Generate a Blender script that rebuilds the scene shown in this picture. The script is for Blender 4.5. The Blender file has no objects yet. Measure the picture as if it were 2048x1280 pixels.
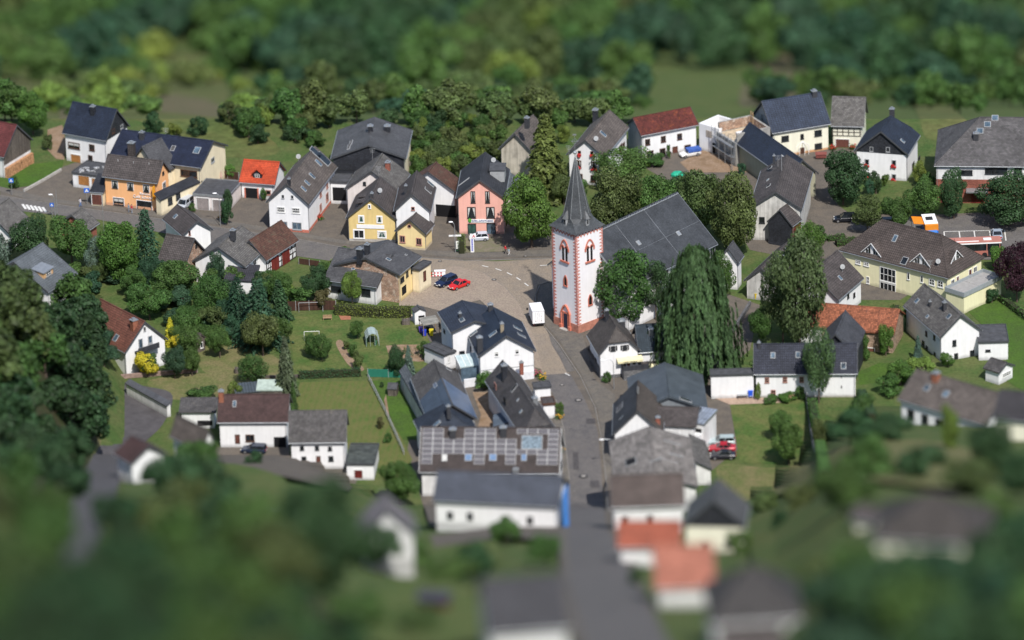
import bpy, math, random
import numpy as np
from mathutils import Vector as V
S = bpy.context.scene
COL = S.collection
rnd = random.Random(7)
# ------------------------------------------------------------------ camera
F, DIST, PITCH, ROLL = 13000.0, 1130.0, math.radians(23), 0.032
cP, sP = math.cos(PITCH), math.sin(PITCH)
DIR = V((0, cP, -sP)); U0 = V((0, sP, cP)); R0 = V((1, 0, 0))
RT = R0 * math.cos(ROLL) - U0 * math.sin(ROLL)
UP = U0 * math.cos(ROLL) + R0 * math.sin(ROLL)
CAM = -DIR * DIST
cam = bpy.data.objects.new('camera', bpy.data.cameras.new('camera')); COL.objects.link(cam)
from mathutils import Matrix
M = Matrix(((RT.x, UP.x, -DIR.x, CAM.x), (RT.y, UP.y, -DIR.y, CAM.y), (RT.z, UP.z, -DIR.z, CAM.z), (0, 0, 0, 1)))
cam.matrix_world = M
cam.data.sensor_width = 36; cam.data.lens = 36 * F / 2048
cam.data.clip_start = 5; cam.data.clip_end = 30000
cam.data.dof.use_dof = True
cam.data.dof.focus_distance = DIST + 18
cam.data.dof.aperture_fstop = cam.data.lens / 1000 / 6.4
S.camera = cam
# ------------------------------------------------------------------ light
w = bpy.data.worlds.new('World'); S.world = w; w.use_nodes = True
nt = w.node_tree; bg = nt.nodes['Background']
SUNV = V((0.30, -0.88, 1.14)).normalized()
sky = nt.nodes.new('ShaderNodeTexSky'); sky.sky_type = 'NISHITA'; sky.sun_disc = False
sky.sun_elevation = math.asin(SUNV.z); sky.sun_rotation = math.atan2(SUNV.x, SUNV.y)
nt.links.new(sky.outputs[0], bg.inputs[0]); bg.inputs[1].default_value = 0.115
sl = bpy.data.lights.new('sun', 'SUN'); sl.energy = 4.0; sl.angle = math.radians(0.9); sl.color = (1, .955, .89)
so = bpy.data.objects.new('sun', sl); COL.objects.link(so)
so.rotation_euler = (-SUNV).to_track_quat('-Z', 'Y').to_euler(); so.location = (0, 0, 300)
S.view_settings.view_transform = 'Standard'; S.view_settings.look = 'None'
S.view_settings.exposure = 0.36; S.view_settings.gamma = 1
S.cycles.use_denoising = True; S.cycles.max_bounces = 5; S.cycles.diffuse_bounces = 3
S.cycles.transparent_max_bounces = 4; S.cycles.caustics_reflective = False; S.cycles.caustics_refractive = False

# ------------------------------------------------------------------ pixel <-> place
def ray(px, py):
    return DIR + RT * ((px - 1024) / F) + UP * ((640 - py) / F)
def flat(px, py, z=0.0):
    r = ray(px, py); return CAM + r * ((z - CAM.z) / r.z)
def proj(p):
    q = p - CAM; z = q.dot(DIR)
    return 1024 + F * q.dot(RT) / z, 640 - F * q.dot(UP) / z
def sm(x):
    x = max(0., min(1., x)); return x * x * (3 - 2 * x)
LB = [(-9999, -400), (520, -60), (560, 0), (600, 150), (650, 225), (700, 232), (900, 215), (1000, 205), (1100, 420), (1200, 640), (1280, 720), (1600, 800)]
def lbx(py):
    for (y0, x0), (y1, x1) in zip(LB, LB[1:]):
        if py <= y1: return x0 + (x1 - x0) * (py - y0) / (y1 - y0)
    return 800
def push(px, py):
    t = 0.
    if py > 780:
        y0 = 910 + 102 * sm((px - 540) / 290) - 200 * sm((px - 1470) / 300)
        if py > y0: t += 400 * (1 - math.exp(-(py - y0) / 200))
    if py < 238: t -= 620 * (1 - math.exp(-(238 - py) / 55))
    if py > 500:
        dm = max(0, lbx(py) - px) / 11.5
        t += 190 * (1 - math.exp(-dm / 38))
    return t
def ground(px, py, dz=0.0):
    p = flat(px, py); t = push(px, py)
    if t: p = p + (CAM - p).normalized() * t
    if dz: p = p + V((0, 0, dz))
    return p
def scl(p): return F / (p - CAM).dot(DIR)

# ------------------------------------------------------------------ objects
def tag(o, label=None, cat=None, group=None, kind=None):
    if label: o['label'] = label
    if cat: o['category'] = cat
    if group: o['group'] = group
    if kind: o['kind'] = kind
    return o
def empty(name, loc, label=None, cat=None, group=None, rz=0):
    o = bpy.data.objects.new(name, None); COL.objects.link(o); o.location = loc; o.rotation_euler = (0, 0, rz)
    o.empty_display_size = .5
    return tag(o, label, cat, group)
class MB:
    def __init__(s): s.v = []; s.f = []; s.m = []; s.mi = 0
    def poly(s, pts):
        n = len(s.v); s.v += [tuple(p) for p in pts]; s.f.append(tuple(range(n, n + len(pts)))); s.m.append(s.mi)
    def prism(s, pts, vec):
        pts = [V(p) for p in pts]; vec = V(vec); k = len(pts); n = len(s.v)
        nn = V((0, 0, 0))
        for i in range(k):
            nn += pts[i].cross(pts[(i + 1) % k])
        if nn.dot(vec) > 0: pts = pts[::-1]
        s.v += [tuple(p) for p in pts] + [tuple(p + vec) for p in pts]
        s.f.append(tuple(range(n, n + k))); s.f.append(tuple(range(n + 2 * k - 1, n + k - 1, -1)))
        for i in range(k):
            j = (i + 1) % k; s.f.append((n + j, n + i, n + k + i, n + k + j))
        s.m += [s.mi] * (k + 2)
    def box(s, c, ax, ay, az):
        c, ax, ay, az = V(c), V(ax), V(ay), V(az)
        s.prism([c - ax - ay - az, c + ax - ay - az, c + ax + ay - az, c - ax + ay - az], az * 2)
    def abox(s, x0, x1, y0, y1, z0, z1):
        s.prism([(x0, y0, z0), (x1, y0, z0), (x1, y1, z0), (x0, y1, z0)], (0, 0, z1 - z0))
    def tube(s, p0, p1, r0, r1=None, n=8):
        p0, p1 = V(p0), V(p1); r1 = r0 if r1 is None else r1
        d = (p1 - p0).normalized(); a = d.orthogonal().normalized(); b = d.cross(a); k = len(s.v)
        for p, r in ((p0, r0), (p1, r1)):
            for i in range(n):
                t = 2 * math.pi * i / n; s.v.append(tuple(p + a * (r * math.cos(t)) + b * (r * math.sin(t))))
        for i in range(n):
            j = (i + 1) % n; s.f.append((k + i, k + j, k + n + j, k + n + i)); s.m.append(s.mi)
        s.f.append(tuple(range(k + n - 1, k - 1, -1))); s.f.append(tuple(range(k + n, k + 2 * n))); s.m += [s.mi] * 2
    def ball(s, c, rx, ry=None, rz=None, n=10, m=7):
        ry = ry or rx; rz = rz or rx; c = V(c); k = len(s.v)
        for j in range(m + 1):
            t = math.pi * j / m
            for i in range(n):
                a = 2 * math.pi * i / n
                s.v.append((c.x + rx * math.sin(t) * math.cos(a), c.y + ry * math.sin(t) * math.sin(a), c.z + rz * math.cos(t)))
        for j in range(m):
            for i in range(n):
                i2 = (i + 1) % n
                s.f.append((k + j * n + i, k + (j + 1) * n + i, k + (j + 1) * n + i2, k + j * n + i2)); s.m.append(s.mi)
    def build(s, name, mats, parent=None, loc=None, smooth=False):
        me = bpy.data.meshes.new(name); me.from_pydata(s.v, [], s.f)
        if not isinstance(mats, (list, tuple)): mats = [mats]
        for m_ in mats: me.materials.append(m_)
        if len(mats) > 1: me.polygons.foreach_set('material_index', s.m)
        uv = me.uv_layers.new(name='UV'); dat = []
        Z = V((0, 0, 1))
        for p in me.polygons:
            n = p.normal; t = Z.cross(n)
            if t.length < .03: t = V((1, 0, 0)); b = V((0, 1, 0))
            else: t.normalize(); b = n.cross(t)
            for vi in p.vertices:
                co = me.vertices[vi].co; dat += [co.dot(t), co.dot(b)]
        uv.data.foreach_set('uv', dat)
        if smooth: me.polygons.foreach_set('use_smooth', [True] * len(me.polygons))
        me.update()
        o = bpy.data.objects.new(name, me); COL.objects.link(o)
        if parent: o.parent = parent
        if loc is not None: o.location = loc
        return o

# ------------------------------------------------------------------ materials
def newmat(name):
    m = bpy.data.materials.new(name); m.use_nodes = True
    n = m.node_tree.nodes; b = n['Principled BSDF']; return m, m.node_tree, n, m.node_tree.links, b
def rgb(c, k=1): return (min(1, c[0] * k), min(1, c[1] * k), min(1, c[2] * k), 1)
MC = {}
def plain(c, r=.6, var=.12, sc=1.5, metal=0, spec=.3, c2=None, det=5, key=None, bump=0):
    k = ('p', c, r, var, sc, metal, spec, c2, det)
    if k in MC: return MC[k]
    m, t, n, l, b = newmat('surface')
    tc = n.new('ShaderNodeTexCoord'); no = n.new('ShaderNodeTexNoise'); no.inputs['Scale'].default_value = sc; no.inputs['Detail'].default_value = det
    l.new(tc.outputs['Object'], no.inputs['Vector'])
    no.inputs['Roughness'].default_value = .65
    rp = n.new('ShaderNodeValToRGB'); rp.color_ramp.elements[0].position = .32; rp.color_ramp.elements[1].position = .68
    rp.color_ramp.elements[0].color = rgb(c2 if c2 else c, 1 if c2 else 1 - var * 1.6); rp.color_ramp.elements[1].color = rgb(c, 1 + var * .5)
    l.new(no.outputs[0], rp.inputs[0]); l.new(rp.outputs[0], b.inputs['Base Color'])
    b.inputs['Roughness'].default_value = r; b.inputs['Metallic'].default_value = metal; b.inputs['Specular IOR Level'].default_value = spec
    if bump:
        bp = n.new('ShaderNodeBump'); bp.inputs['Strength'].default_value = bump; bp.inputs['Distance'].default_value = .1
        l.new(no.outputs[0], bp.inputs['Height']); l.new(bp.outputs[0], b.inputs['Normal'])
    MC[k] = m; return m
def plaster(c, dirt=.25):
    """rendered wall: streaks running down plus blotches"""
    k = ('w', c, dirt)
    if k in MC: return MC[k]
    m, t, n, l, b = newmat('plaster')
    tc = n.new('ShaderNodeTexCoord')
    n1 = n.new('ShaderNodeTexNoise'); n1.inputs['Scale'].default_value = .5; n1.inputs['Detail'].default_value = 6; n1.inputs['Roughness'].default_value = .7
    l.new(tc.outputs['Object'], n1.inputs['Vector'])
    mp = n.new('ShaderNodeMapping'); mp.inputs['Scale'].default_value = (2.2, .16, 1); l.new(tc.outputs['UV'], mp.inputs[0])
    n2 = n.new('ShaderNodeTexNoise'); n2.inputs['Scale'].default_value = 1.0; n2.inputs['Detail'].default_value = 4; l.new(mp.outputs[0], n2.inputs['Vector'])
    mu = n.new('ShaderNodeMath'); mu.operation = 'MULTIPLY'; l.new(n1.outputs[0], mu.inputs[0]); l.new(n2.outputs[0], mu.inputs[1])
    rp = n.new('ShaderNodeValToRGB'); rp.color_ramp.elements[0].position = .12; rp.color_ramp.elements[1].position = .33
    rp.color_ramp.elements[0].color = rgb(c, 1 - dirt); rp.color_ramp.elements[1].color = rgb(c)
    l.new(mu.outputs[0], rp.inputs[0])
    sx = n.new('ShaderNodeSeparateXYZ'); l.new(tc.outputs['Object'], sx.inputs[0])
    dz = n.new('ShaderNodeMath'); dz.operation = 'MULTIPLY_ADD'; dz.inputs[1].default_value = 1.6; dz.inputs[2].default_value = -.65; l.new(n1.outputs[0], dz.inputs[0])
    df = n.new('ShaderNodeMath'); df.operation = 'SUBTRACT'; l.new(sx.outputs[2], df.inputs[0]); l.new(dz.outputs[0], df.inputs[1])
    mr = n.new('ShaderNodeMapRange'); mr.inputs[1].default_value = 0; mr.inputs[2].default_value = .55; mr.inputs[3].default_value = .62; mr.inputs[4].default_value = 1; l.new(df.outputs[0], mr.inputs[0])
    vs = n.new('ShaderNodeVectorMath'); vs.operation = 'SCALE'; l.new(rp.outputs[0], vs.inputs[0]); l.new(mr.outputs[0], vs.inputs['Scale']); l.new(vs.outputs[0], b.inputs['Base Color'])
    b.inputs['Roughness'].default_value = .9; b.inputs['Specular IOR Level'].default_value = .15
    MC[k] = m; return m
def tiles(c, bw=.34, rh=.42, con=.25, moss=0, mosscol=(.10, .09, .05), rough=.75, bump=.6, offset=.0, c2=None, spec=.3):
    k = ('t', c, bw, rh, con, moss, mosscol, rough, bump, c2, offset, spec)
    if k in MC: return MC[k]
    m, t, n, l, b = newmat('roof_covering')
    tc = n.new('ShaderNodeTexCoord')
    br = n.new('ShaderNodeTexBrick'); br.offset = offset; br.inputs['Scale'].default_value = 1
    br.inputs['Brick Width'].default_value = bw; br.inputs['Row Height'].default_value = rh; br.inputs['Mortar Size'].default_value = min(bw, rh) * .13
    br.inputs['Mortar Smooth'].default_value = .5
    br.inputs['Color1'].default_value = rgb(c, 1 + con); br.inputs['Color2'].default_value = rgb(c, 1 - con); br.inputs['Mortar'].default_value = rgb(c, .35)
    l.new(tc.outputs['UV'], br.inputs['Vector'])
    n1 = n.new('ShaderNodeTexNoise'); n1.inputs['Scale'].default_value = .35; n1.inputs['Detail'].default_value = 7; n1.inputs['Roughness'].default_value = .72
    l.new(tc.outputs['Object'], n1.inputs['Vector'])
    r1 = n.new('ShaderNodeValToRGB'); r1.color_ramp.elements[0].position = .3; r1.color_ramp.elements[1].position = .7
    r1.color_ramp.elements[0].color = (.62, .62, .62, 1); r1.color_ramp.elements[1].color = (1.25, 1.25, 1.25, 1)
    l.new(n1.outputs[0], r1.inputs[0])
    mx = n.new('ShaderNodeMix'); mx.data_type = 'RGBA'; mx.blend_type = 'MULTIPLY'; mx.inputs[0].default_value = 1
    l.new(br.outputs['Color'], mx.inputs[6]); l.new(r1.outputs[0], mx.inputs[7]); out = mx.outputs[2]
    if moss or c2:
        mp = n.new('ShaderNodeMapping'); mp.inputs['Location'].default_value = (13, 7, 3); l.new(tc.outputs['Object'], mp.inputs[0])
        n2 = n.new('ShaderNodeTexNoise'); n2.inputs['Scale'].default_value = .55 if c2 else 1.1; n2.inputs['Detail'].default_value = 8; n2.inputs['Roughness'].default_value = .75
        l.new(mp.outputs[0], n2.inputs['Vector'])
        r2 = n.new('ShaderNodeValToRGB'); r2.color_ramp.elements[0].position = .62 - moss * .25; r2.color_ramp.elements[1].position = .72 - moss * .2
        r2.color_ramp.elements[0].color = (0, 0, 0, 1); r2.color_ramp.elements[1].color = (1, 1, 1, 1); l.new(n2.outputs[0], r2.inputs[0])
        m2 = n.new('ShaderNodeMix'); m2.data_type = 'RGBA'; l.new(r2.outputs[0], m2.inputs[0]); l.new(out, m2.inputs[6]); m2.inputs[7].default_value = rgb(c2 or mosscol); out = m2.outputs[2]
    l.new(out, b.inputs['Base Color'])
    b.inputs['Roughness'].default_value = rough; b.inputs['Specular IOR Level'].default_value = spec
    if bump:
        ma = n.new('ShaderNodeMath'); ma.operation = 'ADD'; l.new(br.outputs['Fac'], ma.inputs[0]); 
        m3 = n.new('ShaderNodeMath'); m3.operation = 'MULTIPLY'; m3.inputs[1].default_value = -.6; l.new(n1.outputs[0], m3.inputs[0]); l.new(m3.outputs[0], ma.inputs[1])
        bp = n.new('ShaderNodeBump'); bp.invert = True; bp.inputs['Strength'].default_value = bump; bp.inputs['Distance'].default_value = .05
        l.new(ma.outputs[0], bp.inputs['Height']); l.new(bp.outputs[0], b.inputs['Normal'])
    MC[k] = m; return m
WHITE = plaster((.80, .80, .81), .12); WHITE2 = plaster((.74, .74, .74), .28); DIRTY = plaster((.62, .61, .58), .45)
CREAM = plaster((.80, .70, .50), .18); IVORY = plaster((.80, .78, .64), .15); LEMON = plaster((.80, .76, .50), .10)
YELLOW = plaster((.72, .55, .24), .15); YELLOW2 = plaster((.82, .65, .34), .12); PINK = plaster((.80, .43, .36), .12)
ORANGE = plaster((.86, .46, .22), .10); PALEPINK = plaster((.74, .68, .66), .2); OLIVE = plaster((.36, .35, .26), .15); GREYW = plaster((.34, .35, .36), .3)
BLUEBLACK = tiles((.020, .028, .050), .34, .40, .22, rough=.5, bump=.8, spec=.35); NAVY = tiles((.020, .026, .052), .34, .40, .2, rough=.55, bump=.8)
DARKBLUE = tiles((.034, .046, .075), .5, .4, .15, rough=.7, bump=.5)
GREYT = tiles((.095, .09, .09), .34, .40, .28, moss=.15, mosscol=(.14, .13, .11)); BROWNT = tiles((.125, .106, .096), .34, .4, .25, moss=.1, mosscol=(.13, .12, .10))
DBROWN = tiles((.086, .074, .072), .34, .4, .22); MAROON = tiles((.07, .04, .038), .34, .4, .2)
SLATE = tiles((.088, .088, .094), .3, .22, .25, moss=.15, mosscol=(.10, .10, .10), offset=.5, rough=.6); FIBRE = tiles((.135, .128, .122), .45, .32, .35, moss=.35, mosscol=(.09, .085, .075), offset=.5)
REDT = tiles((.52, .075, .028), .3, .36, .15); OLDRED = tiles((.115, .028, .022), .3, .36, .35, moss=.3, mosscol=(.22, .06, .02)); ORANGET = tiles((.30, .105, .055), .28, .34, .45, moss=.25, mosscol=(.12, .05, .035))
RUSTT = tiles((.11, .055, .04), .3, .36, .3, moss=.3, mosscol=(.09, .085, .06)); GREYBLUE = tiles((.12, .135, .15), .34, .4, .15, moss=.1, mosscol=(.10, .11, .10))
METAL = tiles((.075, .09, .105), .5, 30, .04, rough=.45, bump=.5, spec=.4); METALB = tiles((.09, .13, .21), .5, 30, .05, rough=.35, bump=.4, spec=.5); BITU = plain((.075, .077, .085), .9, .25, 1.2)
DSLATE = tiles((.035, .038, .048), .3, .22, .3, offset=.5, rough=.6); BRICK = tiles((.34, .12, .085), .24, .08, .2, offset=.5); STONE = tiles((.42, .30, .22), .5, .25, .35, offset=.5, moss=.2, mosscol=(.3, .2, .15)); GSTONE = tiles((.16, .16, .165), .6, .3, .3, offset=.5)
EXPBRICK = tiles((.44, .29, .21), .5, .25, .3, offset=.5, moss=.4, mosscol=(.55, .48, .40))
BOARD = tiles((.13, .11, .095), .18, 40, .3, bump=.5); DBOARD = tiles((.045, .048, .058), .2, 40, .2, bump=.5); REDB = tiles((.17, .025, .02), .2, 40, .2); BROWNB = tiles((.07, .035, .025), .2, 40, .2)
def glass(c=(.02, .025, .03), r=.08):
    return plain(c, r, .5, .7, 0, .6)
GLASS = glass(); GLASSB = glass((.10, .15, .20), .15); GLASSG = glass((.05, .12, .10), .1); CURT = plain((.62, .62, .60), .8, .3, 6)
FWHITE = plain((.75, .75, .74), .5, .05); FBROWN = plain((.09, .045, .03), .5, .1); FPINK = plain((.42, .22, .18), .7, .15); FDARK = plain((.03, .032, .036), .5, .1); FGREY = plain((.35, .36, .37), .5, .1)
SALMON = plain((.60, .20, .14), .85, .30, 4.5); ZINC = plain((.42, .44, .46), .4, .15, 2, .6); DZINC = plain((.10, .105, .115), .5, .15, 2, .4)
OCHREDOOR = tiles((.42, .19, .06), .12, 30, .1); GREYDOOR = tiles((.33, .29, .28), .12, 30, .1); BROWNDOOR = tiles((.16, .06, .045), .12, 30, .1)
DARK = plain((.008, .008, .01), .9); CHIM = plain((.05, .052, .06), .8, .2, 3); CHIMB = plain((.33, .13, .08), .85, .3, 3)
TIMBER = plain((.03, .022, .018), .8, .2); BRIGHT = plain((.82, .82, .83), .5, .04); CONC = plain((.42, .40, .37), .9, .2, 1.5); WOOD = plain((.35, .24, .14), .8, .25, 2); FLOWR = plain((.55, .03, .03), .6, .5, 9); FLOWY = plain((.75, .42, .04), .6, .5, 9); BLACK = plain((.012, .012, .013), .7)
def leafmat(name, attr=False, rough=.55):
    m, t, n, l, b = newmat(name)
    oi = n.new('ShaderNodeAttribute' if attr else 'ShaderNodeObjectInfo')
    if attr: oi.attribute_name = 'tint'
    ge = n.new('ShaderNodeNewGeometry')
    tc = n.new('ShaderNodeTexCoord'); no = n.new('ShaderNodeTexNoise'); no.inputs['Scale'].default_value = .25 if attr else 3.2; no.inputs['Detail'].default_value = 3; l.new(tc.outputs['Object'], no.inputs['Vector'])
    a = n.new('ShaderNodeMapRange'); a.inputs[3].default_value = .55; a.inputs[4].default_value = 1.35; l.new(ge.outputs['Random Per Island'], a.inputs[0])
    c = n.new('ShaderNodeMapRange'); c.inputs[1].default_value = .35; c.inputs[2].default_value = .65; c.inputs[3].default_value = .7; c.inputs[4].default_value = 1.35; l.new(no.outputs[0], c.inputs[0])
    mu = n.new('ShaderNodeMath'); mu.operation = 'MULTIPLY'; l.new(a.outputs[0], mu.inputs[0]); l.new(c.outputs[0], mu.inputs[1])
    vm = n.new('ShaderNodeVectorMath'); vm.operation = 'SCALE'; l.new(oi.outputs['Color'], vm.inputs[0]); l.new(mu.outputs[0], vm.inputs['Scale'])
    l.new(vm.outputs[0], b.inputs['Base Color']); b.inputs['Roughness'].default_value = rough; b.inputs['Specular IOR Level'].default_value = .2
    tr = n.new('ShaderNodeBsdfTranslucent'); mxs = n.new('ShaderNodeMixShader'); mxs.inputs[0].default_value = .22
    vm2 = n.new('ShaderNodeVectorMath'); vm2.operation = 'MULTIPLY'; vm2.inputs[1].default_value = (1.3, 1.5, .5); l.new(vm.outputs[0], vm2.inputs[0]); l.new(vm2.outputs[0], tr.inputs[0])
    l.new(b.outputs[0], mxs.inputs[1]); l.new(tr.outputs[0], mxs.inputs[2]); l.new(mxs.outputs[0], n['Material Output'].inputs[0])
    return m
LEAF = leafmat('leaves'); LEAFV = leafmat('wood_leaves', True); BARK = plain((.12, .09, .07), .9, .3, 4)

def groundmat(name, cols, scales=(.03, .25), rough=.95, stripes=None):
    """cols: three colours blended by two noises; optional mowing stripes (angle,width,colour)"""
    m, t, n, l, b = newmat(name)
    tc = n.new('ShaderNodeTexCoord')
    def noise(s, d, off):
        mp = n.new('ShaderNodeMapping'); mp.inputs['Location'].default_value = (off, off * .7, 0); l.new(tc.outputs['Object'], mp.inputs[0])
        a = n.new('ShaderNodeTexNoise'); a.inputs['Scale'].default_value = s; a.inputs['Detail'].default_value = d; a.inputs['Roughness'].default_value = .65; l.new(mp.outputs[0], a.inputs['Vector'])
        r = n.new('ShaderNodeMapRange'); r.inputs[1].default_value = .38; r.inputs[2].default_value = .62; l.new(a.outputs[0], r.inputs[0]); return r.outputs[0]
    def mix(f, a, bb):
        x = n.new('ShaderNodeMix'); x.data_type = 'RGBA'; l.new(f, x.inputs[0])
        for i, c in ((6, a), (7, bb)):
            if isinstance(c, tuple): x.inputs[i].default_value = rgb(c)
            else: l.new(c, x.inputs[i])
        return x.outputs[2]
    o = mix(noise(scales[0], 4, 5), cols[0], cols[1]); o = mix(noise(scales[1], 6, 31), o, cols[2])
    f = noise(scales[1] * 9, 5, 77)
    g = n.new('ShaderNodeMix'); g.data_type = 'RGBA'; g.blend_type = 'MULTIPLY'; g.inputs[0].default_value = 1; l.new(o, g.inputs[6])
    r = n.new('ShaderNodeMapRange'); r.inputs[3].default_value = .8; r.inputs[4].default_value = 1.18; l.new(f, r.inputs[0])
    cb = n.new('ShaderNodeCombineColor'); [l.new(r.outputs[0], cb.inputs[i]) for i in range(3)]; l.new(cb.outputs[0], g.inputs[7]); o = g.outputs[2]
    if stripes:
        mp = n.new('ShaderNodeMapping'); mp.inputs['Rotation'].default_value = (0, 0, stripes[0]); l.new(tc.outputs['Object'], mp.inputs[0])
        wv = n.new('ShaderNodeTexWave'); wv.inputs['Scale'].default_value = stripes[1]; wv.inputs['Distortion'].default_value = 2.5; wv.inputs['Detail'].default_value = 3; l.new(mp.outputs[0], wv.inputs['Vector'])
        q = n.new('ShaderNodeMath'); q.operation = 'MULTIPLY'; q.inputs[1].default_value = .55; l.new(wv.outputs['Fac'], q.inputs[0]); o = mix(q.outputs[0], o, stripes[2])
    l.new(o, b.inputs['Base Color']); b.inputs['Roughness'].default_value = rough; b.inputs['Specular IOR Level'].default_value = .15
    bp = n.new('ShaderNodeBump'); bp.inputs['Strength'].default_value = .25; bp.inputs['Distance'].default_value = .15; l.new(f, bp.inputs['Height']); l.new(bp.outputs[0], b.inputs['Normal'])
    return m
MEADOW = groundmat('meadow', [(.046, .090, .023), (.062, .102, .028), (.095, .112, .040)], (.035, .2))
LAWN = groundmat('lawn', [(.046, .098, .023), (.070, .114, .028), (.118, .128, .044)], (.07, .22))
LAWNB = groundmat('bright_lawn', [(.055, .115, .018), (.068, .125, .02), (.055, .095, .022)], (.08, .3))
LAWNS = groundmat('striped_lawn', [(.068, .115, .026), (.085, .12, .03), (.12, .125, .042)], (.1, .4), stripes=(.12, .30, (.125, .12, .045)))
DRYG = groundmat('dry_grass', [(.125, .135, .05), (.085, .115, .036), (.165, .145, .07)], (.06, .25))
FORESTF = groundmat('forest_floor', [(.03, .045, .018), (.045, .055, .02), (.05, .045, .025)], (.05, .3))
ROADT = groundmat('road_tan', [(.26, .215, .165), (.25, .205, .16), (.225, .19, .155)], (.05, .4), .8)
ROADG = groundmat('asphalt_grey', [(.125, .115, .11), (.11, .105, .105), (.14, .13, .12)], (.05, .4), .85)
ROADD = groundmat('asphalt_dark', [(.115, .108, .108), (.10, .096, .098), (.135, .125, .12)], (.06, .5), .85)
PAVE = groundmat('pavement', [(.125, .115, .105), (.11, .102, .095), (.15, .135, .115)], (.09, .6), .9)
YARD = groundmat('yard', [(.12, .105, .09), (.10, .09, .08), (.14, .12, .10)], (.08, .5), .95)
PLAZA = groundmat('plaza', [(.29, .24, .19), (.285, .235, .185), (.265, .215, .175)], (.06, .4), .9)
DIRTG = groundmat('dirt', [(.24, .16, .10), (.19, .13, .08), (.28, .20, .14)], (.1, .5), .95)
# ------------------------------------------------------------------ terrain sheet and draped patches
def struct(o): o['kind'] = 'structure'; return o
def terrain():
    xs = [-9000, -4000, -2000, -1000] + list(range(-550, 2601, 50)) + [3000, 4000, 6000, 11000]
    ys = [-4300, -3000, -1800, -1000, -600] + list(range(-266, 1513, 7)) + [1700, 2100, 2800, 4000]
    vs = []; fs = []
    for y in ys:
        for x in xs: vs.append(tuple(ground(x, y)))
    nx = len(xs)
    for j in range(len(ys) - 1):
        for i in range(nx - 1):
            a = j * nx + i; fs.append((a, a + nx, a + nx + 1, a + 1))
    me = bpy.data.meshes.new('ground'); me.from_pydata(vs, [], fs); me.materials.append(MEADOW)
    o = bpy.data.objects.new('ground', me); COL.objects.link(o); struct(o)
terrain()
def catmull(pts, k=5):
    out = []; n = len(pts)
    for i in range(n):
        p0, p1, p2, p3 = pts[i - 1], pts[i], pts[(i + 1) % n], pts[(i + 2) % n]
        for j in range(k):
            t = j / k
            out.append(tuple(.5 * (2 * p1[a] + (-p0[a] + p2[a]) * t + (2 * p0[a] - 5 * p1[a] + 4 * p2[a] - p3[a]) * t * t + (-p0[a] + 3 * p1[a] - 3 * p2[a] + p3[a]) * t ** 3) for a in (0, 1)))
    return out
def clip(poly, ax, val, keep_less):
    out = []
    for i in range(len(poly)):
        p, q = poly[i], poly[(i + 1) % len(poly)]
        a = (p[ax] <= val) == keep_less or p[ax] == val; b = (q[ax] <= val) == keep_less or q[ax] == val
        if a: out.append(p)
        if a != b:
            t = (val - p[ax]) / (q[ax] - p[ax]); out.append((p[0] + (q[0] - p[0]) * t, p[1] + (q[1] - p[1]) * t))
    return out
PN = [0]
def patch(name, mat, layer, poly, smooth=False):
    if smooth: poly = catmull(poly)
    PN[0] += 1; dz = .015 + .025 * layer + .0004 * (PN[0] % 50)
    isflat = all(240 <= y and push(x, y) == 0 for x, y in poly)
    mb = MB()
    if isflat: mb.poly([ground(x, y, dz) for x, y in poly][::1])
    else:
        y0 = min(p[1] for p in poly); y1 = max(p[1] for p in poly)
        y = -266 + 7 * math.floor((y0 + 266) / 7)
        while y < y1:
            band = clip(clip(poly, 1, y, False), 1, y + 7, True)
            if len(band) > 2:
                bx0 = min(p[0] for p in band); bx1 = max(p[0] for p in band); x = 50 * math.floor(bx0 / 50)
                while x < bx1:
                    c = clip(clip(band, 0, x, False), 0, x + 50, True)
                    if len(c) > 2:
                        d = [p for i, p in enumerate(c) if abs(p[0] - c[i - 1][0]) + abs(p[1] - c[i - 1][1]) > .01]
                        if len(d) > 2: mb.poly([ground(px, py, dz + .8 * sm((238 - py) / 60) + .75 * sm(max(0, push(px, py)) / 30)) for px, py in d])
                    x += 50
            y += 7
    me = bpy.data.meshes.new(name); me.from_pydata(mb.v, [], mb.f); me.materials.append(mat)
    # face up
    me.update()
    flip = [p.index for p in me.polygons if p.normal.z < 0]
    if flip:
        fs = [tuple(reversed(f)) if i in set(flip) else f for i, f in enumerate(mb.f)]
        me2 = bpy.data.meshes.new(name); me2.from_pydata(mb.v, [], fs); me2.materials.append(mat); me = me2
    o = bpy.data.objects.new(name, me); COL.objects.link(o); return struct(o)
def strip(name, mat, pts, wd, hz, z0=0.0, structure=True):
    """kerb or low wall along a pixel polyline"""
    P = [ground(x, y, z0) for x, y in pts]; mb = MB()
    for a, b in zip(P, P[1:]):
        t = (b - a); t.z = 0; L = t.length; t.normalize(); n = V((-t.y, t.x, 0)) * wd / 2; e = t * wd * .5
        a2 = a - e; b2 = b + e
        mb.prism([a2 - n - V((0, 0, .3)), a2 + n - V((0, 0, .3)), a2 + n + V((0, 0, hz)), a2 - n + V((0, 0, hz))], b2 - a2)
    o = mb.build(name, mat)
    if structure: struct(o)
    return o
def wire(pts_w, r, name, mat, parent=None):
    mb = MB()
    for a, b in zip(pts_w, pts_w[1:]): mb.tube(a, b, r, n=5)
    return mb.build(name, mat, parent)

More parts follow.
